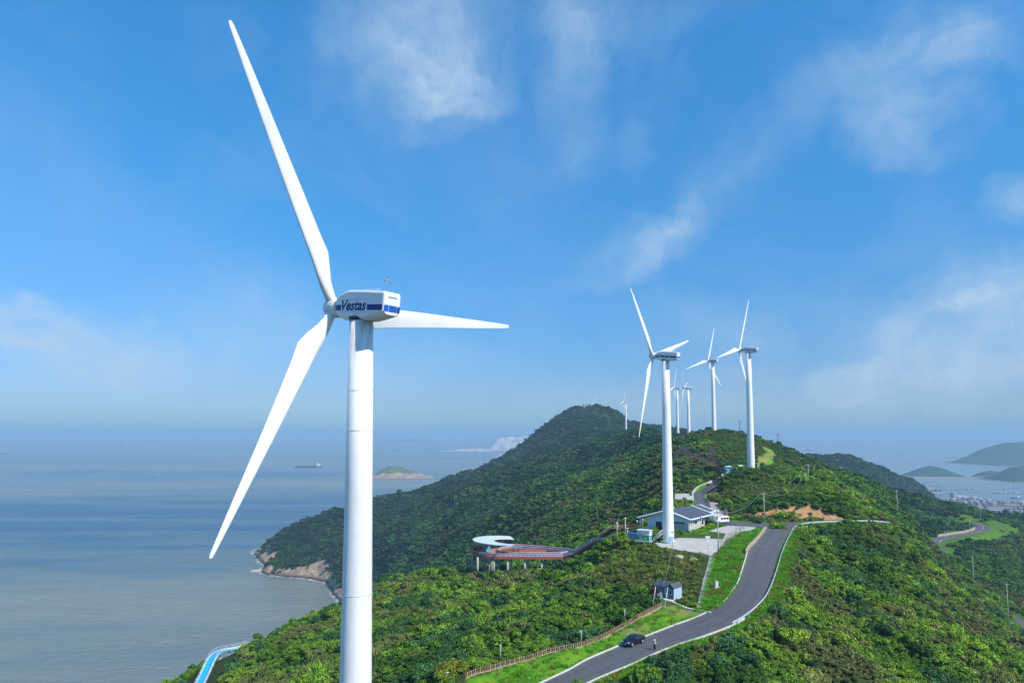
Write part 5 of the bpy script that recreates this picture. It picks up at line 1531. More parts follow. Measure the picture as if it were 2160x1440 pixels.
mb.add(top + P_, [(0, 1, 2, 3), (3, 2, 4, 5), (7, 6, 9, 8), (8, 9, 11, 10), (1, 0, 6, 7), (5, 4, 10, 11), (0, 3, 9, 6), (3, 5, 11, 9), (2, 1, 7, 8), (4, 2, 8, 10)]); mb.build('roof', M['slate'], root2)
mb = MB()
for a, b in (((7.7, -.85, 3.75), (7.7, 4.5, 5.5)), ((7.7, 4.5, 5.5), (7.7, 9.85, 3.75)), ((-.5, -.85, 3.75), (7.7, -.85, 3.75)), ((-.5, -.85, 3.75), (-.5, 4.5, 5.5))):
    mb.tube([Vector(a) + Vector((0, 0, .1)), Vector(b) + Vector((0, 0, .1))], .24, 4, 0, False)
mb.build('roof_trim', M['carwhite'], root2)
tag(root2, 'smaller rear block with dark roof behind the white visitor house', 'house')

# wide steps with yellow rails climbing right of the house
s0 = P(1497, 1092, 222); s0.z = gz(s0.x, s0.y); s1 = P(1488, 1052, 252); s1.z = gz(s1.x, s1.y) + .2
root = empty('hill_steps', s0); d = s1 - s0; n_ = 16; mb = MB(); a_ = math.atan2(d.y, d.x); sd_ = Vector((-d.y, d.x, 0)).normalized()
off_ = sd_ * -3.4
for i in range(n_):
    p = d * ((i + .5) / n_) + off_; mb.box((p.x, p.y, p.z - .1 + .15), (d.length / n_ * .8, 4.4, .5), 0, a_)
mb.build('treads', M['conc'], root)['kind'] = 'stuff'
for s_ in (-1, 1):
    mb = MB(); e0 = off_ + sd_ * 2.3 * s_
    mb.tube([e0 + Vector((0, 0, 1.1)), d + e0 + Vector((0, 0, 1.1))], .11, 6); 
    for k in range(5): q = d * (k / 4) + e0; mb.tube([q, q + Vector((0, 0, 1.1))], .07, 6)
    mb.build('handrail', M['palewood'], root)
tag(root, 'broad concrete steps with yellow handrails climbing behind the white house', 'steps')

# ------------------------------------------------------------------ transformer cabins and small plaza things
def cabin(loc, rz, w, d, h, lab, roof_h=.25, dome=False):
    root = empty('transformer_cabin', loc, rz)
    MB().box((0, 0, h * .25 - .1), (w, d, h * .5 + .2)).build('mural_base', M['teal'], root)
    MB().box((0, 0, h * .70), (w - .02, d - .02, h * .4)).build('mural_band', M['skyp'] if dome else M['carwhite'], root)
    MB().tube([(w * .15, -d / 2 - .012, h * .22), (w * .15, -d / 2 - .03, h * .22)], [h * .2, h * .2], 12, 0, False).build('mural_leaf', M['lime'], root)
    MB().tube([(w / 2 + .012, -d * .1, h * .2), (w / 2 + .03, -d * .1, h * .2)], [h * .18, h * .18], 12, 0, False).build('mural_leaf', M['lime'], root)
    MB().box((-w * .22, -d / 2 - .02, h * .36), (w * .24, .06, h * .66)).build('door', M['grey'], root)
    if dome: MB().tube([(0, 0, h * .9), (0, 0, h * 1.02), (0, 0, h * 1.1)], [w * .62, w * .5, w * .2], 16).build('roof', M['carwhite'], root)
    else: MB().box((0, 0, h * .9 + roof_h / 2), (w + .3, d + .3, roof_h)).build('roof', M['carwhite'], root)
    MB().box((0, 0, -.15), (w + 1, d + 1, .3)).build('base', M['conc'], root)
    return tag(root, lab, 'transformer cabin')
b_ = Pz(1362, 1141, 171.0); cabin(b_ + Vector((0, 1.2, .1)), -.55, 3.6, 2.4, 2.9, 'white roofed transformer cabin with teal and lime mural beside the plaza turbine')
b_ = P(1537, 990.5, 291); b_.z = gz(b_.x, b_.y); cabin(b_, .1, 3.1, 2.6, 2.6, 'blue and green painted kiosk with white rounded roof on the knoll', dome=True)
b_ = Pz(1339, 1137, 170.6); root = empty('transformer_unit', b_, -.55)
MB().box((0, 0, .9), (3.6, 1.8, 1.5)).build('tank', M['grey'], root)
for k in range(6): MB().box((-1.5 + k * .6, -.96, .85), (.12, .12, 1.2)).build('cooling_fin', M['galv'], root)
MB().box((0, 0, 1.72), (3.8, 2.0, .12)).build('lid', M['skyp'], root)
tag(root, 'grey transformer unit with pale lid left of the mural cabin', 'transformer')
# access stairs beside tower 2
b_ = Vector((turbs[1].location.x - 3.2, turbs[1].location.y - .8, 171.1)); root = empty('metal_stairs', b_, -.5)
mb = MB()
for s_ in (-.5, .5): mb.tube([(-.9, s_, .1), (1.4, s_, 2.2)], .07, 6)
mb.build('stringer', M['carwhite'], root)
mb = MB()
for s_ in (-.5, .5):
    mb.tube([(-.9, s_, 1.1), (1.4, s_, 3.2)], .05, 6)
    for k in range(4): mb.tube([(-.9 + .7 * k, s_, .1 + .63 * k), (-.9 + .7 * k, s_, 1.1 + .63 * k)], .04, 6)
mb.build('handrail', M['carwhite'], root)
mb = MB()
for k in range(9): mb.box((-.8 + k * .26, 0, .2 + k * .24), (.25, 1.0, .05))
mb.build('treads', M['galv'], root)['kind'] = 'stuff'
tag(root, 'white metal access stairs leaning to the plaza turbine base', 'stairs')
for i_ in (1,):
    t_ = turbs[i_]; o = MB().box((0, 0, 0), (.9, .08, 1.6)).build('tower_panel', M['skyp'], t_)
    a = -1.35 - t_.rotation_euler.z; o.location = (1.56 * math.cos(a), 1.56 * math.sin(a), .9); o.rotation_euler = (0, 0, a + math.pi / 2)
b_ = P(1524, 989, 284); b_.z = gz(b_.x, b_.y); root = empty('signpost', b_)
MB().box((0, 0, .9), (.9, .25, 2.0)).build('sign_panel', M['carwhite'], root); MB().box((0, .02, -.1), (1.2, .6, .3)).build('foot', M['conc'], root)
tag(root, 'small white upright marker at the edge of the knoll', 'marker')
b_ = P(1563, 986, 293); b_.z = gz(b_.x, b_.y); root = empty('market_parasol', b_)
MB().tube([(0, 0, 0), (0, 0, 1.9)], .05, 6).build('pole', M['carwhite'], root)
MB().tube([(0, 0, 1.55), (0, 0, 1.8), (0, 0, 2.1)], [1.6, 1.0, .1], 8, 0, False).build('canopy', M['carwhite'], root)
tag(root, 'white sunshade left of the knoll turbine base', 'sunshade')

# ------------------------------------------------------------------ cars
def loft_body(st, mi=0):
    """stations: x, [(y, z) half profile from bottom to top]"""
    rings = []
    for x_, prof in st:
        full = [(x_, y_, z_) for y_, z_ in prof] + [(x_, -y_, z_) for y_, z_ in reversed(prof)]
        rings.append(full)
    return rings
def make_car(loc, rz, kind, paint, lab):
    root = empty('parked_car' if kind != 'van' else 'parked_van', loc, rz)
    if kind == 'van':
        Ls, W2_ = [(-2.35, .45, 1.0, 1.9), (-2.25, .3, 1.05, 2.05), (-1.0, .3, 1.05, 2.12), (.8, .3, 1.05, 2.1), (1.35, .3, 1.05, 1.95), (1.9, .3, 1.0, 1.25), (2.3, .35, .8, .95), (2.4, .4, .6, .7)], .85
        wx, wr = (-1.45, 1.5), .33
    elif kind == 'hatch':
        Ls, W2_ = [(-2.0, .45, .9, 1.0), (-1.9, .3, .95, 1.3), (-1.2, .28, .95, 1.45), (.1, .28, .95, 1.45), (.9, .28, .92, .98), (1.7, .28, .82, .85), (1.95, .35, .65, .7)], .83
        wx, wr = (-1.25, 1.25), .31
    else:
        Ls, W2_ = [(-2.33, .42, .88, .93), (-2.25, .3, .95, 1.02), (-1.65, .25, .97, 1.08), (-1.0, .25, .96, 1.38), (-.4, .25, .95, 1.46), (.25, .25, .94, 1.43), (1.0, .25, .92, .99), (1.8, .26, .82, .86), (2.2, .3, .68, .72), (2.32, .38, .55, .6)], .89
        wx, wr = (-1.38, 1.42), .33
    st = []
    for x_, z0, zb, zt in Ls:
        e = 1 - max(0, abs(x_) - 1.7) * .25
        w = W2_ * e
        cab = (zt - zb)
        wt = w * (.78 if cab > .25 else .93)
        st.append((x_, [(w * .9, z0), (w, z0 + .12), (w * 1.01, zb - .15), (w * .97, zb), (wt, zb + cab * .85), (wt * .85, zt)]))
    MB().loft(loft_body(st), 0, True).build('body', paint, root)
    # glass band following the cabin, slightly proud
    if kind == 'van':
        for x0, x1 in ((-2.1, -1.25), (-1.1, -.2), (-.05, .75)):
            for s_ in (1, -1): MB().add([(x0, s_ * .832, 1.15), (x1, s_ * .832, 1.15), (x1, s_ * .72, 1.78), (x0, s_ * .72, 1.78)], [(0, 1, 2, 3)]).build('side_window', M['glass'], root)
        MB().add([(1.88, -.64, 1.3), (1.88, .64, 1.3), (1.42, .56, 1.92), (1.42, -.56, 1.92)], [(0, 1, 2, 3)]).build('windscreen', M['glass'], root)
        MB().add([(-2.40, -.6, 1.2), (-2.40, .6, 1.2), (-2.34, .55, 1.8), (-2.34, -.55, 1.8)], [(0, 1, 2, 3)]).build('rear_window', M['glass'], root)
        lx, lz = 2.36, .72
    else:
        zt = 1.44
        xa = (.98, .26) if kind != 'hatch' else (.88, .12)
        MB().add([(xa[0] - .02, -.72, 1.0), (xa[0] - .02, .72, 1.0), (xa[1] + .02, .60, 1.43), (xa[1] + .02, -.60, 1.43)], [(0, 1, 2, 3)]).build('windscreen', M['glass'], root)
        xb = (-1.62, -.98) if kind != 'hatch' else (-1.93, -1.25)
        MB().add([(xb[0] - .01, -.7, 1.1), (xb[0] - .01, .7, 1.1), (xb[1] - .02, .6, 1.42), (xb[1] - .02, -.6, 1.42)], [(0, 1, 2, 3)]).build('rear_window', M['glass'], root)
        for s_ in (1, -1):
            for x0, x1, x2, x3 in ((-1.3, -.45, -.45, -.85), (-.38, .72, .2, -.38)):
                MB().add([(x0, s_ * .862, 1.0), (x1, s_ * .862, 1.0), (x2, s_ * .72, 1.36), (x3, s_ * .72, 1.36)], [(0, 1, 2, 3)]).build('side_window', M['chrome'] if False else M['glass'], root)
            MB().box((.72, s_ * 1.0, 1.02), (.16, .2, .14)).build('wing_mirror', paint, root)
        lx, lz = 2.2 if kind != 'hatch' else 1.8, .68
    for s_ in (1, -1):
        MB().box((lx, s_ * .62, lz), (.16, .36, .14), rz=-s_ * .35).build('headlight', M['lamp'], root)
        MB().box((-lx - .08, s_ * .66, lz + .15), (.08, .3, .16)).build('tail_light', M['redb'], root)
    MB().box((lx + .14, 0, .45), (.04, .5, .13)).build('number_plate', M['skyp'] if kind == 'sedan' else M['carwhite'], root)
    for x_ in wx:
        for s_ in (1, -1):
            wh = MB().tube([(0, -.11, 0), (0, .11, 0)], [wr, wr], 18, 0, True).build('wheel', M['tyre'], root); wh.location = (x_, s_ * (W2_ - .08), wr)
            MB().tube([(0, s_ * .10, 0), (0, s_ * .125, 0)], [wr * .66, wr * .6], 10, 0, False).build('rim', M['chrome'], wh)
    return tag(root, lab, 'car' if kind != 'van' else 'van')
def on_road(px, py, z):
    p = Pz(px, py, z); return p
c_ = on_road(1336, 1357, 164.95); make_car(c_ + Vector((0, 0, .03)), math.atan2(-.68, -.73), 'sedan', M['carblack'], 'black sedan parked at the left kerb of the near road')
c_ = on_road(1522, 1102.5, 172.9); make_car(c_ + Vector((0, 0, .0)), math.radians(200), 'van', M['carwhite'], 'white minibus standing by the white house at the junction')
c_ = P(1592.5, 989.5, 292); c_.z = gz(c_.x, c_.y); make_car(c_, math.radians(-25), 'hatch', M['carwhite'], 'white car parked at the foot of the knoll turbine')

# ------------------------------------------------------------------ people
def skin_obj(name, joints, edges, mat, parent, lv=1):
    me = bpy.data.meshes.new(name); me.from_pydata([j[:3] for j in joints], edges, [])
    me.materials.append(mat)
    o = bpy.data.objects.new(name, me); COL.objects.link(o); o.parent = parent
    md = o.modifiers.new('skin', 'SKIN'); md.use_smooth_shade = True
    if not me.skin_vertices: return o
    for v, j in zip(me.skin_vertices[0].data, joints):
        v.radius = (j[3], j[4] if len(j) > 4 else j[3])
    me.skin_vertices[0].data[0].use_root = True
    s = o.modifiers.new('sub', 'SUBSURF'); s.levels = lv; s.render_levels = lv
    return o
def make_person(loc, rz, lab, shirt, trouser=None, cap=None, pose='stand', group=None, h=1.7):
    trouser = trouser or M['trouser']; k = h / 1.72
    root = empty('person', loc, rz); root.scale = (k, k, k)
    st = .14 if pose == 'walk' else .02
    # x: facing; y: left
    J = [(0, 0, .93, .125, .15), (0, 0, 1.15, .12, .145), (0, 0, 1.38, .12, .17), (0, 0, 1.49, .055), (.015, 0, 1.58, .085), (.015, 0, 1.68, .085),
         (0, .19, 1.41, .055), (.03, .25, 1.13, .042), (.14 if pose != 'stand' else .04, .24, .90, .032), (.17 if pose != 'stand' else .05, .24, .82, .035),
         (0, -.19, 1.41, .055), (-.02, -.25, 1.13, .042), (.06, -.25, .89, .032), (.08, -.25, .81, .035),
         (0, .09, .88, .095), (st, .10, .48, .065), (st * .6, .10, .10, .045), (st * .6 + .12, .10, .045, .04),
         (0, -.09, .88, .095), (-st, -.10, .48, .065), (-st * 1.6, -.10, .10, .045), (-st * 1.6 + .12, -.10, .045, .04)]
    E_ = [(0, 1), (1, 2), (2, 3), (3, 4), (4, 5), (2, 6), (6, 7), (7, 8), (8, 9), (2, 10), (10, 11), (11, 12), (12, 13), (0, 14), (14, 15), (15, 16), (16, 17), (0, 18), (18, 19), (19, 20), (20, 21)]
    skin_obj('body', J, E_, M['skin'], root)
    def sub(ids, g): 
        mp_ = {a: i for i, a in enumerate(ids)}
        jj = [J[a][:3] + tuple(r * g + .008 for r in J[a][3:]) for a in ids]
        return jj, [(mp_[a], mp_[b]) for a, b in E_ if a in mp_ and b in mp_]
    jj, ee = sub([0, 1, 2, 6, 7, 10, 11], 1.12); skin_obj('shirt', jj, ee, shirt, root)
    jj, ee = sub([0, 14, 15, 16, 18, 19, 20], 1.14); skin_obj('trousers', jj, ee, trouser, root)
    MB().tube([(0, 0, 1.60), (-.01, 0, 1.68), (-.01, 0, 1.75), (-.01, 0, 1.785)], [.098, .112, .095, .03], 10).build('hat' if cap else 'hair', cap or M['hair'], root)
    if cap: MB().tube([(.0, 0, 1.665), (.0, 0, 1.685)], [.20, .19], 12).build('hat_brim', cap, root)
    for s_ in (1, -1): MB().box((st * s_ * (.6 if s_ > 0 else 1.6) * 1 + .05, s_ * .10, .035), (.27, .10, .08)).build('shoe', M['dark'], root)
    return tag(root, lab, 'person', group)
p_ = Pz(1381, 1372, 164.75); make_person(p_ + Vector((0, 0, .03)), math.radians(225), 'person in white shirt, white hat and black trousers standing on the near road', M['shirt'], None, M['shirt'], 'stand', h=1.76)

# ------------------------------------------------------------------ observation deck on pillars
DZ = 156.1
def Pd(px, py, z=DZ): return Pz(px, py, z)
cx_, cy_ = -3.5, 260.5
near_edge = [Pd(1072, 1172.8), Pd(1106, 1172.0), Pd(1141, 1171.2), Pd(1175, 1170.6)]
root = empty('observation_deck', (cx_, cy_, 150.5)); O = Vector((cx_, cy_, 150.5))
def arc(c, rx, ry, a0, a1, n): return [Vector((c[0] + rx * math.cos(math.radians(a0 + (a1 - a0) * i / n)), c[1] + ry * math.sin(math.radians(a0 + (a1 - a0) * i / n)), DZ)) for i in range(n + 1)]
outer = arc((cx_, cy_), 11.5, 11.0, 95, 262, 24)
outer += [Vector((3, 249.3, DZ)), Vector((9, 248.8, DZ)), Vector((14, 249.0, DZ)), Vector((18.5, 249.2, DZ))]
outer_r = [Vector((22.0, 246.5, DZ + 1.6)), Vector((25.0, 242.3, DZ + 4.5)), Vector((27.5, 238.5, DZ + 6.8)), Vector((29.5, 236.0, DZ + 7.9)), Vector((33.5, 233.5, DZ + 8.6))]
inner_n = [Vector((1.0, 253.4, DZ)), Vector((6, 252.6, DZ)), Vector((12, 252.4, DZ)), Vector((17.5, 252.6, DZ))]
inner_r = [Vector((24.3, 248.6, DZ + 1.6)), Vector((27.2, 244.2, DZ + 4.5)), Vector((29.6, 240.4, DZ + 6.8)), Vector((31.2, 238.2, DZ + 7.9)), Vector((34.4, 236.0, DZ + 8.6))]
far_out = [Vector((19.5, 262.0, DZ)), Vector((12, 267.0, DZ)), Vector((5, 270.0, DZ)), Vector((-1, 271.4, DZ))]
far_in = [Vector((17.0, 259.0, DZ)), Vector((10, 263.4, DZ)), Vector((4, 266.0, DZ)), Vector((0, 266.8, DZ))]
hole = arc((0.5, 260.2), 5.5, 6.6, 95, 262, 12)
def deck_piece(a, b, name, mat, th=.55):
    mb = MB(); n = len(a); rings = [[p + Vector((0, 0, 0)) - O, q - O, q - Vector((0, 0, th)) - O, p - Vector((0, 0, th)) - O] for p, q in zip(a, b)]
    mb.loft(rings, 0, False); return mb.build(name, mat, root)
deck_piece(outer[:25], resample(hole, 25), 'deck_floor', M['deckwood'])
deck_piece(outer[24:29], [hole[-1]] + inner_n, 'deck_floor', M['deckwood'])
deck_piece([outer[28]] + outer_r, [inner_n[-1]] + inner_r, 'ramp', M['deckwood'], .4)
deck_piece([outer[0]] + list(reversed(far_out)), [hole[0]] + list(reversed(far_in)), 'deck_floor', M['deckwood'])
deck_piece([far_out[0], Vector((23.6, 256, DZ + .5)), Vector((24.3, 248.6, DZ + 1.6))], [far_in[0], Vector((20.5, 254.5, DZ + .1)), inner_n[-1]], 'deck_floor', M['deckwood'])
def edge_band(line, name, mat, z0, z1, w=.12, cl=False):
    mb = MB(); n = len(line); rings = []
    for i, p in enumerate(line):
        d = line[min(i + 1, n - 1)] - line[max(i - 1, 0)]; s = Vector((-d.y, d.x, 0)).normalized() * w / 2
        rings.append([p + s + Vector((0, 0, z1)) - O, p + s + Vector((0, 0, z0)) - O, p - s + Vector((0, 0, z0)) - O, p - s + Vector((0, 0, z1)) - O])
    mb.loft(rings, 0, False); return mb.build(name, mat, root)
out_line = outer + outer_r; in_line = hole + inner_n; 
far_line = [outer[0]] + list(reversed(far_out)) + [Vector((23.6, 256, DZ + .5)), Vector((24.3, 248.6, DZ + 1.6))] + inner_r[1:]
far_in_line = [hole[0]] + list(reversed(far_in)) + [Vector((20.5, 254.5, DZ + .1)), inner_n[-1]]
edge_band(out_line, 'red_fascia', M['red'], -.75, .12, .2); edge_band(far_line, 'red_fascia', M['red'], -.6, .12, .2)
edge_band(in_line, 'red_fascia', M['red'], -.55, .35, .15); edge_band(far_in_line, 'red_fascia', M['red'], -.5, .3, .15)
edge_band(outer[4:19], 'red_parapet', M['red'], .12, 1.0, .16)
for ln in (outer[18:] + outer_r, far_line, in_line, far_in_line):
    edge_band(ln, 'glass_panel', M['pane'], .2, 1.02, .04)
    edge_band(ln, 'handrail', M['rail'], 1.02, 1.18, .22)
    L_ = resample(ln, max(4, int(sum((b - a).length for a, b in zip(ln[:-1], ln[1:])) / 1.5)))
    mb = MB()
    for p in L_: mb.box(p - O + Vector((0, 0, .55)), (.09, .09, 1.1))
    mb.build('railing_posts', M['dark'], root)['kind'] = 'stuff'
edge_band(outer[:19], 'handrail', M['rail'], 1.03, 1.15, .16)
cols_ = [(1008.7, 251.6), (1042.5, 250.6), (1070.8, 250.3), (1106.5, 250.2), (1141.5, 250.3), (1179.5, 250.8), (999, 261), (1021.5, 263), (1026, 258), (1032.5, 266), (1037.5, 262), (1052, 256), (1078, 253.4), (1113, 253.0), (1148, 253.0)]
pr_ = None
for px, Y in cols_:
    X = (px - 1080) / F * Y; zb = gz(X, Y)
    o = MB().tube([(0, 0, zb - 1 - 150.5), (0, 0, DZ - .5 - 150.5)], [.36, .36], 12).build('pillar', M['conc'], root)
    o.location = (X - cx_, Y - cy_, 0)
# canopy
ca = arc((cx_ + .3, cy_), 11.6, 11.3, 78, 284, 30); cb = arc((cx_ + 3.6, cy_ - .2), 7.0, 6.2, 84, 276, 30)
mb = MB(); rings = []
for i, (p, q) in enumerate(zip(ca, cb)):
    t = math.sin(math.pi * i / 30) ; up = 4.0 + .5 * t
    rings.append([p - O + Vector((0, 0, up + .18)), q - O + Vector((0, 0, up - .25)), q - O + Vector((0, 0, up - .45)), p - O + Vector((0, 0, up - .05))])
mb.loft(rings, 0, False).build('canopy', M['carwhite'], root)
for px, py in ((1021, 1155), (1046.5, 1167.5), (1060, 1152), (1019, 1162)):
    p = Pz(px, py, DZ); MB().tube([(p.x - cx_, p.y - cy_, DZ - 150.5), (p.x - cx_, p.y - cy_, DZ + 4.1 - 150.5)], .17, 10).build('canopy_post', M['carwhite'], root)
MB().prism([(p.x - cx_, p.y - cy_) for p in arc((7.5, 259.6), 5.5, 3.6, 0, 360, 16)[:-1]], DZ - 150.9, DZ - 149.9).build('planter', M['red'], root)
tag(root, 'red edged horseshoe observation deck on concrete pillars with white crescent canopy', 'observation deck')
# small things on the deck
tb = Pz(1028, 1162, DZ); r_ = empty('ticket_tent', tb + Vector((0, 0, .0)), .3); MB().box((0, 0, .9), (1.8, 1.4, 1.7)).build('cover', M['skyp'], r_); MB().box((.6, -.72, .9), (.7, .04, 1.2)).build('flap', M['walkblue'], r_)
tag(r_, 'light blue covered stall under the deck canopy', 'stall')
pp = [(999.5, 1159, M['shirtd'], 'dark'), (1004, 1161, M['shirtd'], 'dark'), (1008, 1163.5, M['shirt'], 'white'), (1013, 1161.5, M['shirtd'], 'dark'), (1061.5, 1169, M['shirt'], 'white'), (1087, 1166.5, M['shirt'], 'white'), (1174, 1167, M['shirtd'], 'dark')]
labs = ['person in dark top nearest the left tip of the deck', 'person in dark top second from the deck left tip', 'person in white top at the deck railing below the canopy left end',
        'person in dark top beneath the middle of the canopy', 'person in white top just right of the canopy tip', 'person in white standing alone midway along the deck', 'person in dark top where the deck meets the ramp']
for (px, py, sh, _), lb in zip(pp, labs):
    p = Pz(px, py, DZ); make_person(p, random.Random(px).uniform(0, 6.28), lb, sh, M['trouser'] if sh is M['shirt'] else None, group='people on the deck')
for t, lb in ((.45, 'person in white walking up the ramp, the lower of a pair'), (.60, 'person in white walking up the ramp, the upper of a pair')):
    i = 1; p = outer_r[1].lerp(outer_r[2], t) * .6 + inner_r[1].lerp(inner_r[2], t) * .4; make_person(p, .9, lb, M['shirt'], M['hullg'], pose='walk', group='people on the ramp')
# wooden stair walk from the ramp to the plaza
a0, a1 = Pz(1276, 1128, 166.0), Pz(1296, 1113.5, 169.3); a2 = Pz(1312, 1114, 169.8); a3 = Pz(1340, 1118, 170.3); a4 = Pz(1369, 1108, 171.3)
root = empty('boardwalk', a0)
def plank(a, b, w, name='deck', mat=M['wood']):
    d = b - a; s = Vector((-d.y, d.x, 0)).normalized() * w / 2
    mb = MB(); mb.loft([[q - s - a0 + Vector((0, 0, 0)), q + s - a0, q + s - a0 - Vector((0, 0, .3)), q - s - a0 - Vector((0, 0, .3))] for q in (a, b)], 0, False); mb.build(name, mat, root)
    for s_ in (-1, 1):
        mb = MB(); mb.tube([a + s * s_ - a0 + Vector((0, 0, 1.1)), b + s * s_ - a0 + Vector((0, 0, 1.1))], .07, 6)
        k = max(2, int(d.length / 1.6))
        for i in range(k + 1): q = a.lerp(b, i / k) + s * s_ - a0; mb.tube([q, q + Vector((0, 0, 1.1))], .05, 5)
        mb.build('handrail', M['rail'] if mat is M['wood'] else M['red'], root)
plank(a0 - (a1 - a0) * .3, a1, 2.4); plank(a1, a2, 3.0); plank(a2 + Vector((0, 2, 0)), a3 + Vector((0, 6, 0)), 2.6, 'ramp', M['red']); plank(a3 + Vector((0, 6, 0)), a4, 2.6, 'ramp', M['red'])
tag(root, 'red floored boardwalk linking the deck ramp to the visitor house', 'boardwalk')

# ------------------------------------------------------------------ blue walkway, lower left
wl = [P(412, 1462, 158), P(430, 1430, 170), P(452, 1398, 185), P(475, 1380, 199), P(503, 1373, 206), P(530, 1360.5, 212)]
for p in wl: p.z = max(p.z, gz(p.x, p.y) + 2.3)
wl = resample(wl, 26); root = empty('cliff_walkway', wl[0]); O2 = Vector(wl[0])
def side(line, off):
    out = []; n = len(line)
    for i, p in enumerate(line):
        d = line[min(i + 1, n - 1)] - line[max(i - 1, 0)]; s = Vector((-d.y, d.x, 0)).normalized(); out.append(p + s * off)
    return out
A_, B_ = side(wl, 1.0), side(wl, -1.0)
MB().loft([[p - O2, q - O2, q - O2 - Vector((0, 0, .3)), p - O2 - Vector((0, 0, .3))] for p, q in zip(A_, B_)], 0, False).build('walkway_floor', M['walkblue'], root)
for ln in (A_, B_):
    mb = MB(); mb.tube([p - O2 + Vector((0, 0, 1.1)) for p in ln], .06, 6)
    mb.build('handrail', M['galv'], root)
    mb = MB(); mb.loft([[p - O2 + Vector((.03, 0, .25)), p - O2 + Vector((.03, 0, 0)), p - O2 + Vector((-.2, 0, 0)), p - O2 + Vector((-.2, 0, .25))] for p in ln], 0, False); mb.build('kerb_edge', M['carwhite'], root)
    mb = MB()
    for p in ln[::2]: mb.tube([p - O2, p - O2 + Vector((0, 0, 1.1))], .05, 5)
    mb.build('railing_posts', M['galv'], root)['kind'] = 'stuff'
mb = MB()
for p in wl[::4]: mb.tube([p - O2 - Vector((0, 0, 4)), p - O2 - Vector((0, 0, .2))], .2, 8)
mb.build('supports', M['conc'], root)['kind'] = 'stuff'
tag(root, 'bright blue cliff walkway with grey railings at the lower left', 'walkway')

# ------------------------------------------------------------------ trees and special shrubs standing out of the scrub
def plainleaf(name, col, hi):
    m, nt, b = newmat(name)
    lv = N(nt, 'ShaderNodeAttribute', attribute_name='leafv')
    c = mixc(nt, lv.outputs['Fac'], tuple(x * .6 for x in col), hi); L(nt, c, b.inputs['Base Color']); b.inputs['Roughness'].default_value = .6; b.inputs['Specular IOR Level'].default_value = .2
    return m
M['leafyel'] = plainleaf('yellow_green_foliage', (.11, .17, .012), (.26, .30, .02))
M['leafdark'] = plainleaf('dark_green_foliage', (.018, .05, .012), (.05, .12, .02))
M['leaflime'] = plainleaf('lime_foliage', (.06, .20, .012), (.14, .36, .02))
M['leafflower'] = plainleaf('yellow_flowers', (.35, .36, .01), (.6, .55, .02))
def shrub_tree(px, py, r, h, mat, lab, seed, name='shrub', Y=None, ls=.085, nleaf=1500, group=None, cat='shrub'):
    b_ = G(px, py, 60, 500) if Y is None else P(px, py, Y)
    b_.z = gz(b_.x, b_.y)
    root = empty(name, b_)
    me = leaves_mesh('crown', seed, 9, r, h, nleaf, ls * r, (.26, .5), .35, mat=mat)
    o = bpy.data.objects.new('crown', me); COL.objects.link(o); o.parent = root; o.location = (0, 0, h * .12)
    mb = MB(); mb.tube([(0, 0, -.4), (.05, 0, h * .25), (.1, .05, h * .55)], [.12 * r, .09 * r, .04 * r], 6)
    for k in range(4): a = k * 1.6; mb.tube([(0, 0, h * .1), (math.cos(a) * r * .4, math.sin(a) * r * .4, h * .5)], [.05 * r, .02 * r], 5)
    mb.build('trunk', M['bark'], root)
    return tag(root, lab, cat, group)
shrub_tree(936, 1436, 2.2, 2.6, M['leafyel'], 'round yellow green bush at the bottom right of the big tower', 301)
shrub_tree(968, 1418, 1.9, 2.2, M['leafyel'], 'second yellow green bush just left of the fence end', 302)
shrub_tree(1318, 1446, 2.0, 2.4, M['leafyel'], 'bright yellow green bush at the road edge at the bottom of the photo', 303, Y=96)
shrub_tree(1350, 1440, 1.7, 2.1, M['leafyel'], 'yellow green bush right of the bright one at the bottom road edge', 304, Y=97)
shrub_tree(1475, 1354, 1.3, 1.5, M['leafyel'], 'sparse olive bush poking over the road edge near the bend', 305, Y=107, nleaf=500)
shrub_tree(1362, 1395, 1.1, 1.0, M['leafdark'], 'dark green bush overhanging the kerb just below left of the pedestrian', 306, Y=105, nleaf=700)
shrub_tree(1410, 1385, 1.7, 1.9, M['leafdark'], 'dark leafy bush by the kerb below right of the pedestrian', 307, Y=106)
shrub_tree(1450, 1120, 1.1, .9, M['leafdark'], 'low green hedge clump before the house stone wall', 308, Y=203)
shrub_tree(1430, 1120, 1.3, 1.2, M['leafdark'], 'low green hedge clump between turbine base and house', 309, Y=201)
shrub_tree(1488, 1112, 1.5, .8, M['leafflower'], 'low yellow flower bed beside the white minibus', 310, Y=208, nleaf=700)
shrub_tree(1500, 1108, 1.2, .8, M['leafflower'], 'smaller yellow flower clump nearest the white minibus', 311, Y=211, nleaf=500)
shrub_tree(1597, 1108, 1.3, 1.5, M['leafdark'], 'dark round shrub on the junction corner', 312, Y=212)
shrub_tree(2062, 1350, 1.7, 2.2, M['leaflime'], 'vivid lime green sapling on the right slope', 313, Y=148, nleaf=600)
shrub_tree(2066, 1378, 1.5, 1.4, M['leaflime'], 'lower lime green shrub beneath the vivid sapling', 314, Y=143, nleaf=500)
big = [(1820, 1290, 2.6, 'dark glossy shrub high on the right slope'), (1850, 1340, 2.4, 'dark round shrub in the middle of the right slope'), (1930, 1385, 2.6, 'large dark shrub low on the right slope'),
       (1700, 1420, 2.3, 'dark shrub near the bottom edge of the right slope'), (1770, 1230, 2.2, 'dark bushy shrub below the far guardrail'), (1640, 1350, 2.0, 'dark shrub below the inner road bend')]
for i, (px, py, r, lb) in enumerate(big): shrub_tree(px, py, r, r * .95, M['leafdark'], lb, 330 + i)
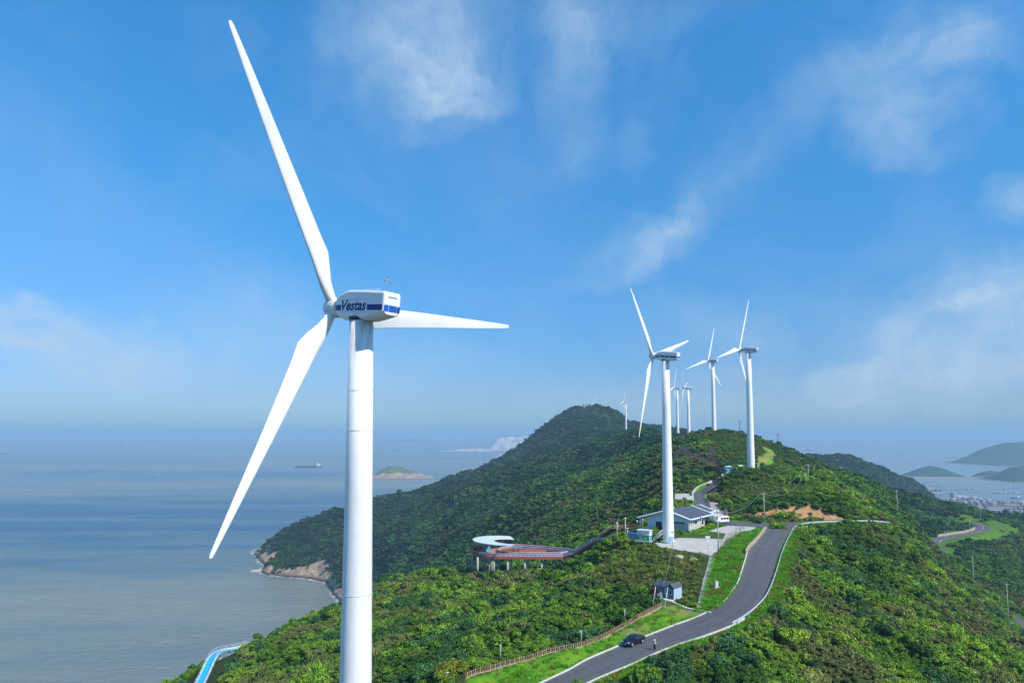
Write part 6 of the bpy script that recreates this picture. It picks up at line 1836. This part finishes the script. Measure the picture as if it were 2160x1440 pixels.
def bare_tree(px, py, h, lab, seed, Y=None, spread=.5):
    b_ = G(px, py, 100, 400) if Y is None else P(px, py, Y)
    b_.z = gz(b_.x, b_.y); root = empty('bare_tree', b_); rs = random.Random(seed); mb = MB(); mt_ = MB()
    def br(p, d, l, r, k, m_):
        q = p + d * l; m_.tube([p, q], [r, r * .6], 5)
        if k == 0: return
        for _ in range(3 if k > 1 else 2):
            dd = (d + Vector((rs.uniform(-1, 1), rs.uniform(-1, 1), rs.uniform(-.1, .5))) * spread).normalized(); br(q, dd, l * rs.uniform(.6, .85), r * .6, k - 1, mt_)
    br(Vector((0, 0, -.3)), Vector((0, 0, 1)), h * .25, h * .022, 5, mb)
    mb.build('trunk', M['bark'], root); mt_.build('branches', M['bark'], root)['kind'] = 'stuff'
    return tag(root, lab, 'tree')
bare_tree(1196, 1152, 7.5, 'leafless pale tree behind the deck ramp', 5, Y=262)
bare_tree(1297, 1112, 6.0, 'leafless grey tree beside the boardwalk stairs', 6, Y=228)
# dry stalks along the plaza edge
mb = MB(); rs = random.Random(4)
for i in range(46):
    t = i / 46; p = Pz(1522 + 58 * t + rs.uniform(-5, 5), 1152 - 42 * t + rs.uniform(-3, 3), 171.6 + t * .8); p.z = gz(p.x, p.y)
    hh_ = rs.uniform(1.4, 3.0)
    mb.tube([p, p + Vector((rs.uniform(-.2, .2), 0, hh_))], [.035, .015], 4, 0, False)
    for _ in range(5):
        z_ = hh_ * rs.uniform(.35, .95); mb.tube([p + Vector((0, 0, z_)), p + Vector((rs.uniform(-.5, .5), rs.uniform(-.4, .4), z_ + .45))], [.02, .01], 4, 0, False)
o = mb.build('dry_stalks', M['bark']); tag(o, 'thin dry plant stalks along the right edge of the plaza', 'dead plants', kind='stuff')

# ------------------------------------------------------------------ summit building
b_ = P(1243, 862, 1585); b_.z = gz(b_.x, b_.y)
root = empty('summit_building', b_, .2)
MB().box((0, 0, 1.5), (18, 10, 9)).build('wall', M['housew'], root); MB().box((-11, 0, 2.5), (6, 7, 11)).build('tower_block', M['housew'], root)
MB().box((14, 2, 4.5), (11, 6, 4)).build('red_hall', M['houseroofr'], root); MB().box((0, 0, 6.4), (18.6, 10.6, .7)).build('roof', M['conc'], root)
tag(root, 'pale building on the highest summit', 'building')

# ------------------------------------------------------------------ far islands
def isl_mat(name, veg_c, rock_c, line, seed_scale=1.0, dark=False):
    m, nt, b = newmat(name)
    g = N(nt, 'ShaderNodeNewGeometry'); pos = g.outputs['Position']; sx = N(nt, 'ShaderNodeSeparateXYZ'); L(nt, pos, sx.inputs[0])
    n_ = noise(nt, .02 * seed_scale, 8, .7, pos, .5)
    hgt = math_n(nt, 'ADD', sx.outputs[2], math_n(nt, 'MULTIPLY', math_n(nt, 'SUBTRACT', n_, .5), line * 2.2))
    f = ramp(nt, math_n(nt, 'DIVIDE', hgt, line * 2), [(0.42, 0), (0.58, 1)])
    vc = mixc(nt, ramp(nt, noise(nt, .05 * seed_scale, 7, .7, pos), [(.3, 0), (.7, 1)]), tuple(x * .55 for x in veg_c), tuple(x * 1.4 for x in veg_c))
    rc = mixc(nt, ramp(nt, noise(nt, .035 * seed_scale, 8, .75, pos), [(.38, 0), (.60, 1)]), tuple(x * .42 for x in rock_c), rock_c)
    L(nt, mixc(nt, f, rc, vc), b.inputs['Base Color']); b.inputs['Roughness'].default_value = .95
    return m
def island(name, pxa, pxb, pyb, prof, mat, seed, depth=.6, rough=.12):
    """prof: list of (photo px, photo py) skyline points; real size from the distance of its waterline"""
    Y = Pz((pxa + pxb) / 2, pyb, 0).y; Yc = Y * (1 + .35 * (pxb - pxa) / F * depth)
    xa, xb = (pxa - 1080) / F * Yc, (pxb - 1080) / F * Yc
    hw = (xb - xa) / 2; dd = hw * depth
    nx, ny = 90, 36
    xs = np.linspace(xa, xb, nx); ys = np.linspace(Yc - dd, Yc + dd, ny); XX, YY = np.meshgrid(xs, ys)
    pp_ = np.array([p[0] for p in prof], float); zz = np.array([CAMZ + Yc * ((P(p[0], p[1], Yc).z - CAMZ) / Yc) for p in prof])
    top = np.interp((xs / Yc) * F + 1080, pp_, zz)
    v = (YY - Yc) / dd; tx = (XX - (xa + xb) / 2) / hw
    env = np.clip(1 - v ** 2, 0, 1) ** .75 * np.clip(1 - np.abs(tx) ** 6, 0, 1)
    Z = top[None, :] * env + (fbm(XX / (hw * .25) + seed, YY / (hw * .25), 5) - .5) * rough * top.max() * 2 * np.clip(env, 0, 1) - 2.5
    Z = np.where(env <= 0.0, -4, Z)
    o = grid_mesh(name, XX, YY, Z, mat)
    return tag(o, kind='structure')
I1 = isl_mat('islet_ground', (.11, .125, .05), (.44, .31, .22), 20)
I2 = isl_mat('far_island_ground', (.05, .08, .06), (.2, .2, .2), 6)
I3 = isl_mat('quarry_ground', (.07, .09, .07), (.66, .60, .55), 260, .35)
island('island', 776, 925, 1008, [(776, 1007), (790, 996), (812, 986), (828, 983), (855, 987), (880, 995), (905, 1003), (925, 1008)], I1, 3.1, .5, .2)
island('island', 800, 925, 934.5, [(800, 933), (820, 928), (848, 925), (880, 924), (900, 924), (925, 932)], I2, 9.2, .3, .2)
island('island', 1018, 1180, 950, [(1018, 946), (1032, 935), (1050, 926), (1068, 921), (1090, 918), (1120, 918), (1150, 922), (1180, 935)], I3, 5.5, .35, .28)
island('island', 924, 1040, 951.5, [(924, 950), (960, 948), (1000, 945), (1040, 944)], I3, 7.5, .25, .2)
island('island', 1040, 1120, 962, [(1040, 961), (1060, 957), (1090, 955), (1120, 956)], I3, 17.5, .3, .2)
I4 = isl_mat('green_island_ground', (.022, .062, .032), (.17, .16, .15), 4)
island('island', 1896, 2024, 1006, [(1896, 1004), (1920, 993), (1940, 985), (1956, 981), (1975, 984), (2000, 994), (2024, 1003)], I4, 21, .6, .15)
island('island', 2030, 2420, 982, [(2030, 975), (2060, 957), (2090, 942), (2120, 934), (2170, 932), (2250, 940), (2330, 955), (2420, 978)], I4, 33, .5, .13)
island('island', 2044, 2120, 1006, [(2044, 1003), (2065, 994), (2080, 991), (2100, 993), (2120, 1001)], I4, 41, .5, .13)
island('island', 2078, 2330, 1016, [(2078, 1010), (2110, 994), (2140, 983), (2180, 978), (2250, 985), (2330, 1010)], I4, 52, .5, .13)
for pxa, pxb, py, pt in ((1690, 1715, 951, 946), (1720, 1742, 941, 938.5), (1765, 1785, 941.5, 939)):
    island('island', pxa, pxb, py, [(pxa, py), ((pxa + pxb) / 2, pt), (pxb, py)], I2, pxa, .4, .1)
# breakwater with a lighthouse
bw0, bw1 = Pz(1925, 1007.5, 0), Pz(2106, 1010, 0)
o = strip('breakwater', resample([bw0, bw0.lerp(bw1, .5) + Vector((0, 15, 0)), bw1], 20), 14, 5, M['boulder'], sink=6)
tag(o, 'long low grey breakwater closing the harbour', 'breakwater')
lh = Pz(2001, 1004, 0); root = empty('lighthouse', lh + Vector((0, 0, 3)))
MB().tube([(0, 0, -3), (0, 0, 16)], [3.2, 2.4], 12).build('tower', M['carwhite'], root); MB().tube([(0, 0, 16), (0, 0, 18.5), (0, 0, 20)], [3, 2.0, .3], 12).build('lantern', M['carwhite'], root)
tag(root, 'small white lighthouse on the breakwater', 'lighthouse')

# ------------------------------------------------------------------ ships at sea
def make_ship(px, py, length_px, hull, lab, right=True, size=1.0, name='cargo_ship', group='cargo ships at anchor', cranes=0, turn=0.0):
    p = Pz(px, py, 0); Ln = length_px / F * p.y; k = Ln / 140
    root = empty(name, p, (0 if right else math.pi) + turn)      # bow on local -x, superstructure at +x
    root.scale = (k, k, k * size)
    mb = MB(); rings = []
    for x_, w, zt in ((-70, .3, 11), (-66, 4.5, 10), (-56, 9, 8.6), (-40, 11, 8), (0, 11, 8), (50, 11, 8), (64, 9.5, 9), (70, 7.5, 9.5)):
        rings.append([(x_, w, zt), (x_, w * .9, 2), (x_, w * .5, -3), (x_, -w * .5, -3), (x_, -w * .9, 2), (x_, -w, zt)])
    mb.loft(rings, 0, False); mb.build('hull', hull, root)
    MB().box((-4, 0, 9), (96, 15, 2.4)).build('hatches', M['deckrust'], root)
    MB().box((56, 0, 15), (14, 18, 14)).build('superstructure', M['carwhite'], root)
    MB().box((53, 0, 24), (8, 21, 4)).build('bridge', M['carwhite'], root)
    MB().tube([(61, 0, 22), (61, 0, 31)], [2.4, 2.0], 8).build('funnel', M['hulld'], root)
    MB().tube([(-62, 0, 9), (-62, 0, 20)], .5, 5).build('foremast', M['carwhite'], root)
    for c in range(cranes):
        MB().tube([(-38 + c * 28, 0, 9), (-38 + c * 28, 0, 24)], 1.1, 6).build('deck_crane', M['grey'], root)
    return tag(root, lab, 'ship', group)
make_ship(650, 986, 54, M['hulld'], 'long dark hulled coaster with white stern, nearest ship on the left', 1)
make_ship(4, 957, 32, M['hullg'], 'grey ship cut by the left edge of the photo', 1, cranes=0, turn=math.pi)
make_ship(192, 930.5, 30, M['hullr'], 'faint red hulled tanker near the horizon, leftmost of the row', 1)
make_ship(248, 936, 42, M['hullr'], 'faint red hulled tanker slightly nearer in the horizon row', 1)
make_ship(319, 932, 44, M['hullg'], 'faint blue grey bulk carrier with deck cranes near the horizon', 0, cranes=4)
make_ship(420, 928, 26, M['hullg'], 'very faint ship on the horizon left of the low blade', 1, cranes=2)
make_ship(556, 938.5, 48, M['hullg'], 'hazy grey ship half hidden by the hanging blade', 1)
make_ship(652, 936, 18, M['hullg'], 'tiny hazy ship with white stern right of the hanging blade', 1)
make_ship(836, 949, 20, M['hullg'], 'small hazy ship just right of the big tower', 1, group='small ships off the islet'); make_ship(870, 944, 22, M['hullg'], 'small hazy ship below the faint island', 0, cranes=2, group='small ships off the islet')
make_ship(905, 947, 14, M['hullg'], 'tiny hazy ship right of the faint island', 1, group='small ships off the islet')
make_ship(1757, 958, 22, M['hullr'], 'reddish ship just above the blue hill on the right', 0)
make_ship(1897, 958.5, 14, M['hullg'], 'faint ship in the middle of the right hand bay', 0)
make_ship(1810, 939, 24, M['hullg'], 'very faint ship near the horizon on the right', 1, cranes=3)
# small boat
p = Pz(333, 1001, 0); r_ = empty('small_boat', p, .4)
MB().loft([[(x_, w, 2.2), (x_, 0, -1), (x_, -w, 2.2)] for x_, w in ((-7, .2), (-4, 2), (4, 2.2), (7, 1.8))], 0, False).build('hull', M['carwhite'], r_); MB().box((2, 0, 3.2), (4, 3, 2.4)).build('cabin', M['carwhite'], r_)
tag(r_, 'tiny white boat alone on the open water', 'boat')
# harbour boats
rs = random.Random(11)
hb_ = [(2036, 1031, 12), (2046, 1031.5, 12), (2052, 1032, 10), (2029, 1036, 8), (2043, 1037, 9), (2057, 1037.5, 9), (2068, 1038, 9), (1946, 1016, 10), (1960, 1016.5, 10), (1997, 1031, 8), (2006, 1031, 7), (2013, 1031, 7),
       (2094, 1040, 14), (2108, 1040, 14), (2124, 1040.5, 14), (2140, 1041, 14), (2154, 1041, 14), (2118, 1030, 14), (2134, 1029, 14), (2148, 1029, 12), (2142, 1051, 26), (1975, 1023, 10), (1985, 1026, 10)]
proto_b = None
for i, (px, py, ln) in enumerate(hb_):
    p = Pz(px, py, 0); k = ln / F * p.y / 30
    if proto_b is None:
        proto_b = empty('fishing_boat', p, 0)
        MB().loft([[(x_, w, z_), (x_, w * .6, -.8), (x_, -w * .6, -.8), (x_, -w, z_)] for x_, w, z_ in ((-12, .3, 3.4), (-9, 2, 2.6), (0, 2.8, 1.8), (8, 2.8, 1.9), (12, 2.4, 2.2))], 0, False).build('hull', M['hulld'], proto_b)
        MB().box((6, 0, 3.8), (6, 4, 3.6)).build('wheelhouse', M['carwhite'], proto_b)
        mb = MB(); mb.tube([(-4, 0, 1.8), (-4, 0, 8)], .25, 5); mb.build('mast', M['grey'], proto_b)
        r_ = proto_b
    else:
        r_ = proto_b.copy(); COL.objects.link(r_)
        for ch in proto_b.children: c = ch.copy(); COL.objects.link(c); c.parent = r_
    r_.location = p; r_.scale = (k, k, k); r_.rotation_euler = (0, 0, rs.choice([0, math.pi]) + rs.uniform(-.2, .2))
    tag(r_, 'dark fishing boat with white wheelhouse moored in the hazy harbour', 'fishing boat', 'fishing boats moored in the harbour')

# ------------------------------------------------------------------ harbour town
def house_mesh(w, d, h, roof, wall, rf, flat, rows):
    mb = MB()
    if flat:
        mb.box((0, 0, h / 2 - 1), (w, d, h + 2), 0); mb.box((0, 0, h + .3), (w + .6, d + .6, .6), 1)
    else:
        walls(mb, -w / 2, w / 2, -d / 2, d / 2, h, h + roof, 'x')
        P_ = [(-w / 2 - .4, -d / 2 - .5, h - .1), (w / 2 + .4, -d / 2 - .5, h - .1), (w / 2 + .4, 0, h + roof), (-w / 2 - .4, 0, h + roof), (w / 2 + .4, d / 2 + .5, h - .1), (-w / 2 - .4, d / 2 + .5, h - .1)]
        top = [(a, b, c + .35) for a, b, c in P_]; mb.add(top + P_, [(0, 1, 2, 3), (3, 2, 4, 5), (7, 6, 9, 8), (8, 9, 11, 10), (1, 0, 6, 7), (5, 4, 10, 11), (0, 3, 9, 6), (3, 5, 11, 9), (2, 1, 7, 8), (4, 2, 8, 10)], 1)
    for r_ in range(rows):
        n_ = max(2, int(w / 3.2))
        for i in range(n_):
            mb.box((-w / 2 + (i + .5) * w / n_, -d / 2 - .03, 1.8 + r_ * 3.1), (w / n_ * .5, .1, 1.5), 2)
    o = mb.build('house', [wall, rf, M['glass']])
    me = o.data; bpy.data.objects.remove(o)
    return me
HM = [(house_mesh(11, 9, 6.2, 2.6, M['houseg'], M['houseroof'], False, 2), 'grey walled dark roofed house in the hazy harbour town', 'dark roofed houses of the harbour town'),
      (house_mesh(13, 9, 6.2, 2.4, M['housew'], M['houseroofr'], False, 2), 'pale house with brown red roof in the hazy harbour town', 'red roofed houses of the harbour town'),
      (house_mesh(16, 11, 12, 0, M['housew'], M['conc'], True, 4), 'pale flat roofed block in the hazy harbour town', 'flat roofed blocks of the harbour town'),
      (house_mesh(12, 10, 9, 0, M['houseg'], M['houseg'], True, 3), 'grey flat roofed house in the hazy harbour town', 'grey flat roofed houses of the harbour town')]
placed = []; tries = 0; rs = random.Random(21)
while len(placed) < 290 and tries < 9000:
    tries += 1
    px, py = rs.uniform(1925, 2175), rs.uniform(1019, 1082)
    p = Pz(px, py, 4)
    z = gz(p.x, p.y)
    if z < 2.4 or z > 9: continue
    if py > 1076 and px > 2040 and rs.random() < .7: continue
    if any((p.x - a) ** 2 + (p.y - b) ** 2 < 14 ** 2 for a, b in placed): continue
    placed.append((p.x, p.y))
    k = rs.choices([0, 1, 2, 3], [.42, .14, .2, .24])[0]; me, lb, gr_ = HM[k]
    o = bpy.data.objects.new('town_house', me); COL.objects.link(o); o.location = (p.x, p.y, z)
    o.rotation_euler = (0, 0, .45 + rs.choice([0, math.pi / 2]) * (rs.random() < .25) + rs.uniform(-.1, .1)); s_ = rs.uniform(.65, 1.05); o.scale = (s_, s_, s_ * rs.uniform(.8, 1.15))
    tag(o, lb, 'house', gr_)
# terraces and halls that stand out
for px, py, w, d, h, rot_, lab in ((2115, 1074, 95, 12, 9, .05, 'long pale terraced block in the foreground of the harbour town'), (2150, 1069, 90, 12, 10, .05, 'second long pale block behind the foreground terrace'),
                                   (2012, 1056, 12, 12, 24, .2, 'tallest pale tower block of the harbour town'), (2023, 1051, 22, 16, 8, .2, 'white roofed hall near the harbour town waterfront'), (2040, 1052.5, 30, 14, 7, .1, 'white roofed quay shed on the town waterfront')):
    p = Pz(px, py, 4); root = empty('town_building', p, rot_)
    MB().box((0, 0, h / 2 - 1), (w, d, h + 2)).build('wall', M['housew'], root); MB().box((0, 0, h + .4), (w + 1, d + 1, .8)).build('roof', M['carwhite'] if 'hall' in lab or 'shed' in lab else M['houseroofr'] if w > 50 else M['conc'], root)
    n_ = int(w / 5); fl = max(1, int(h / 3)); mb = MB()
    for i in range(n_):
        for r_ in range(fl): mb.box((-w / 2 + (i + .5) * w / n_, -d / 2 - .05, 1.7 + r_ * 3), (2.6, .12, 1.6))
    mb.build('windows', M['glass'], root)['kind'] = 'stuff'
    tag(root, lab, 'building')
# pale quarry scar on the blue hill
scp = [P(1918, 1031, 1660), P(1932, 1030.5, 1680), P(1944, 1036, 1690), P(1941, 1041, 1650), P(1926, 1039, 1640)]
# rocks in the water off the headland
rs = np.random.RandomState(5)
for px, py, r, lab in ((536, 1204.5, 4.5, 'small dark rock awash farthest out from the headland tip'), (543, 1204, 3.4, 'small dark rock next to the outermost one off the headland'), (553, 1203, 6, 'dark rock touching the lower headland point')):
    p = Pz(px, py, 0); rings = []
    for zz, rr in ((-2, 1.2), (0, 1.05), (.35, .85), (.6, .5), (.7, .2)):
        rings.append([(rr * r * 1.4 * math.cos(k * math.pi / 5) * (.75 + .5 * rs.rand()), rr * r * math.sin(k * math.pi / 5) * (.75 + .5 * rs.rand()), zz * r * .8 if zz > 0 else zz) for k in range(10)])
    o = MB().loft(rings, 0, False).build('sea_rock', M['boulder']); o.location = p; tag(o, lab, 'rock', 'rocks off the headland')

# ------------------------------------------------------------------ the hazy sea air: one closed box of even density
mb = MB()
mb.box((0, 28000, 160), (120000, 62000, 370))
hz = mb.build('haze', simple('tmp', (1, 1, 1)))
m = bpy.data.materials.new('haze_air'); m.use_nodes = True
nt = m.node_tree; nt.nodes.clear()
out = nt.nodes.new('ShaderNodeOutputMaterial')
pv = N(nt, 'ShaderNodeVolumePrincipled')
pv.inputs['Color'].default_value = (0.50, 0.77, 0.98, 1)
pv.inputs['Density'].default_value = 0.00014
pv.inputs['Anisotropy'].default_value = 0.0
L(nt, pv.outputs[0], out.inputs['Volume'])
hz.data.materials.clear(); hz.data.materials.append(m)
m.cycles.homogeneous_volume = True
tag(hz, 'pale blue sea haze filling the air over the whole coast', 'haze', kind='stuff')
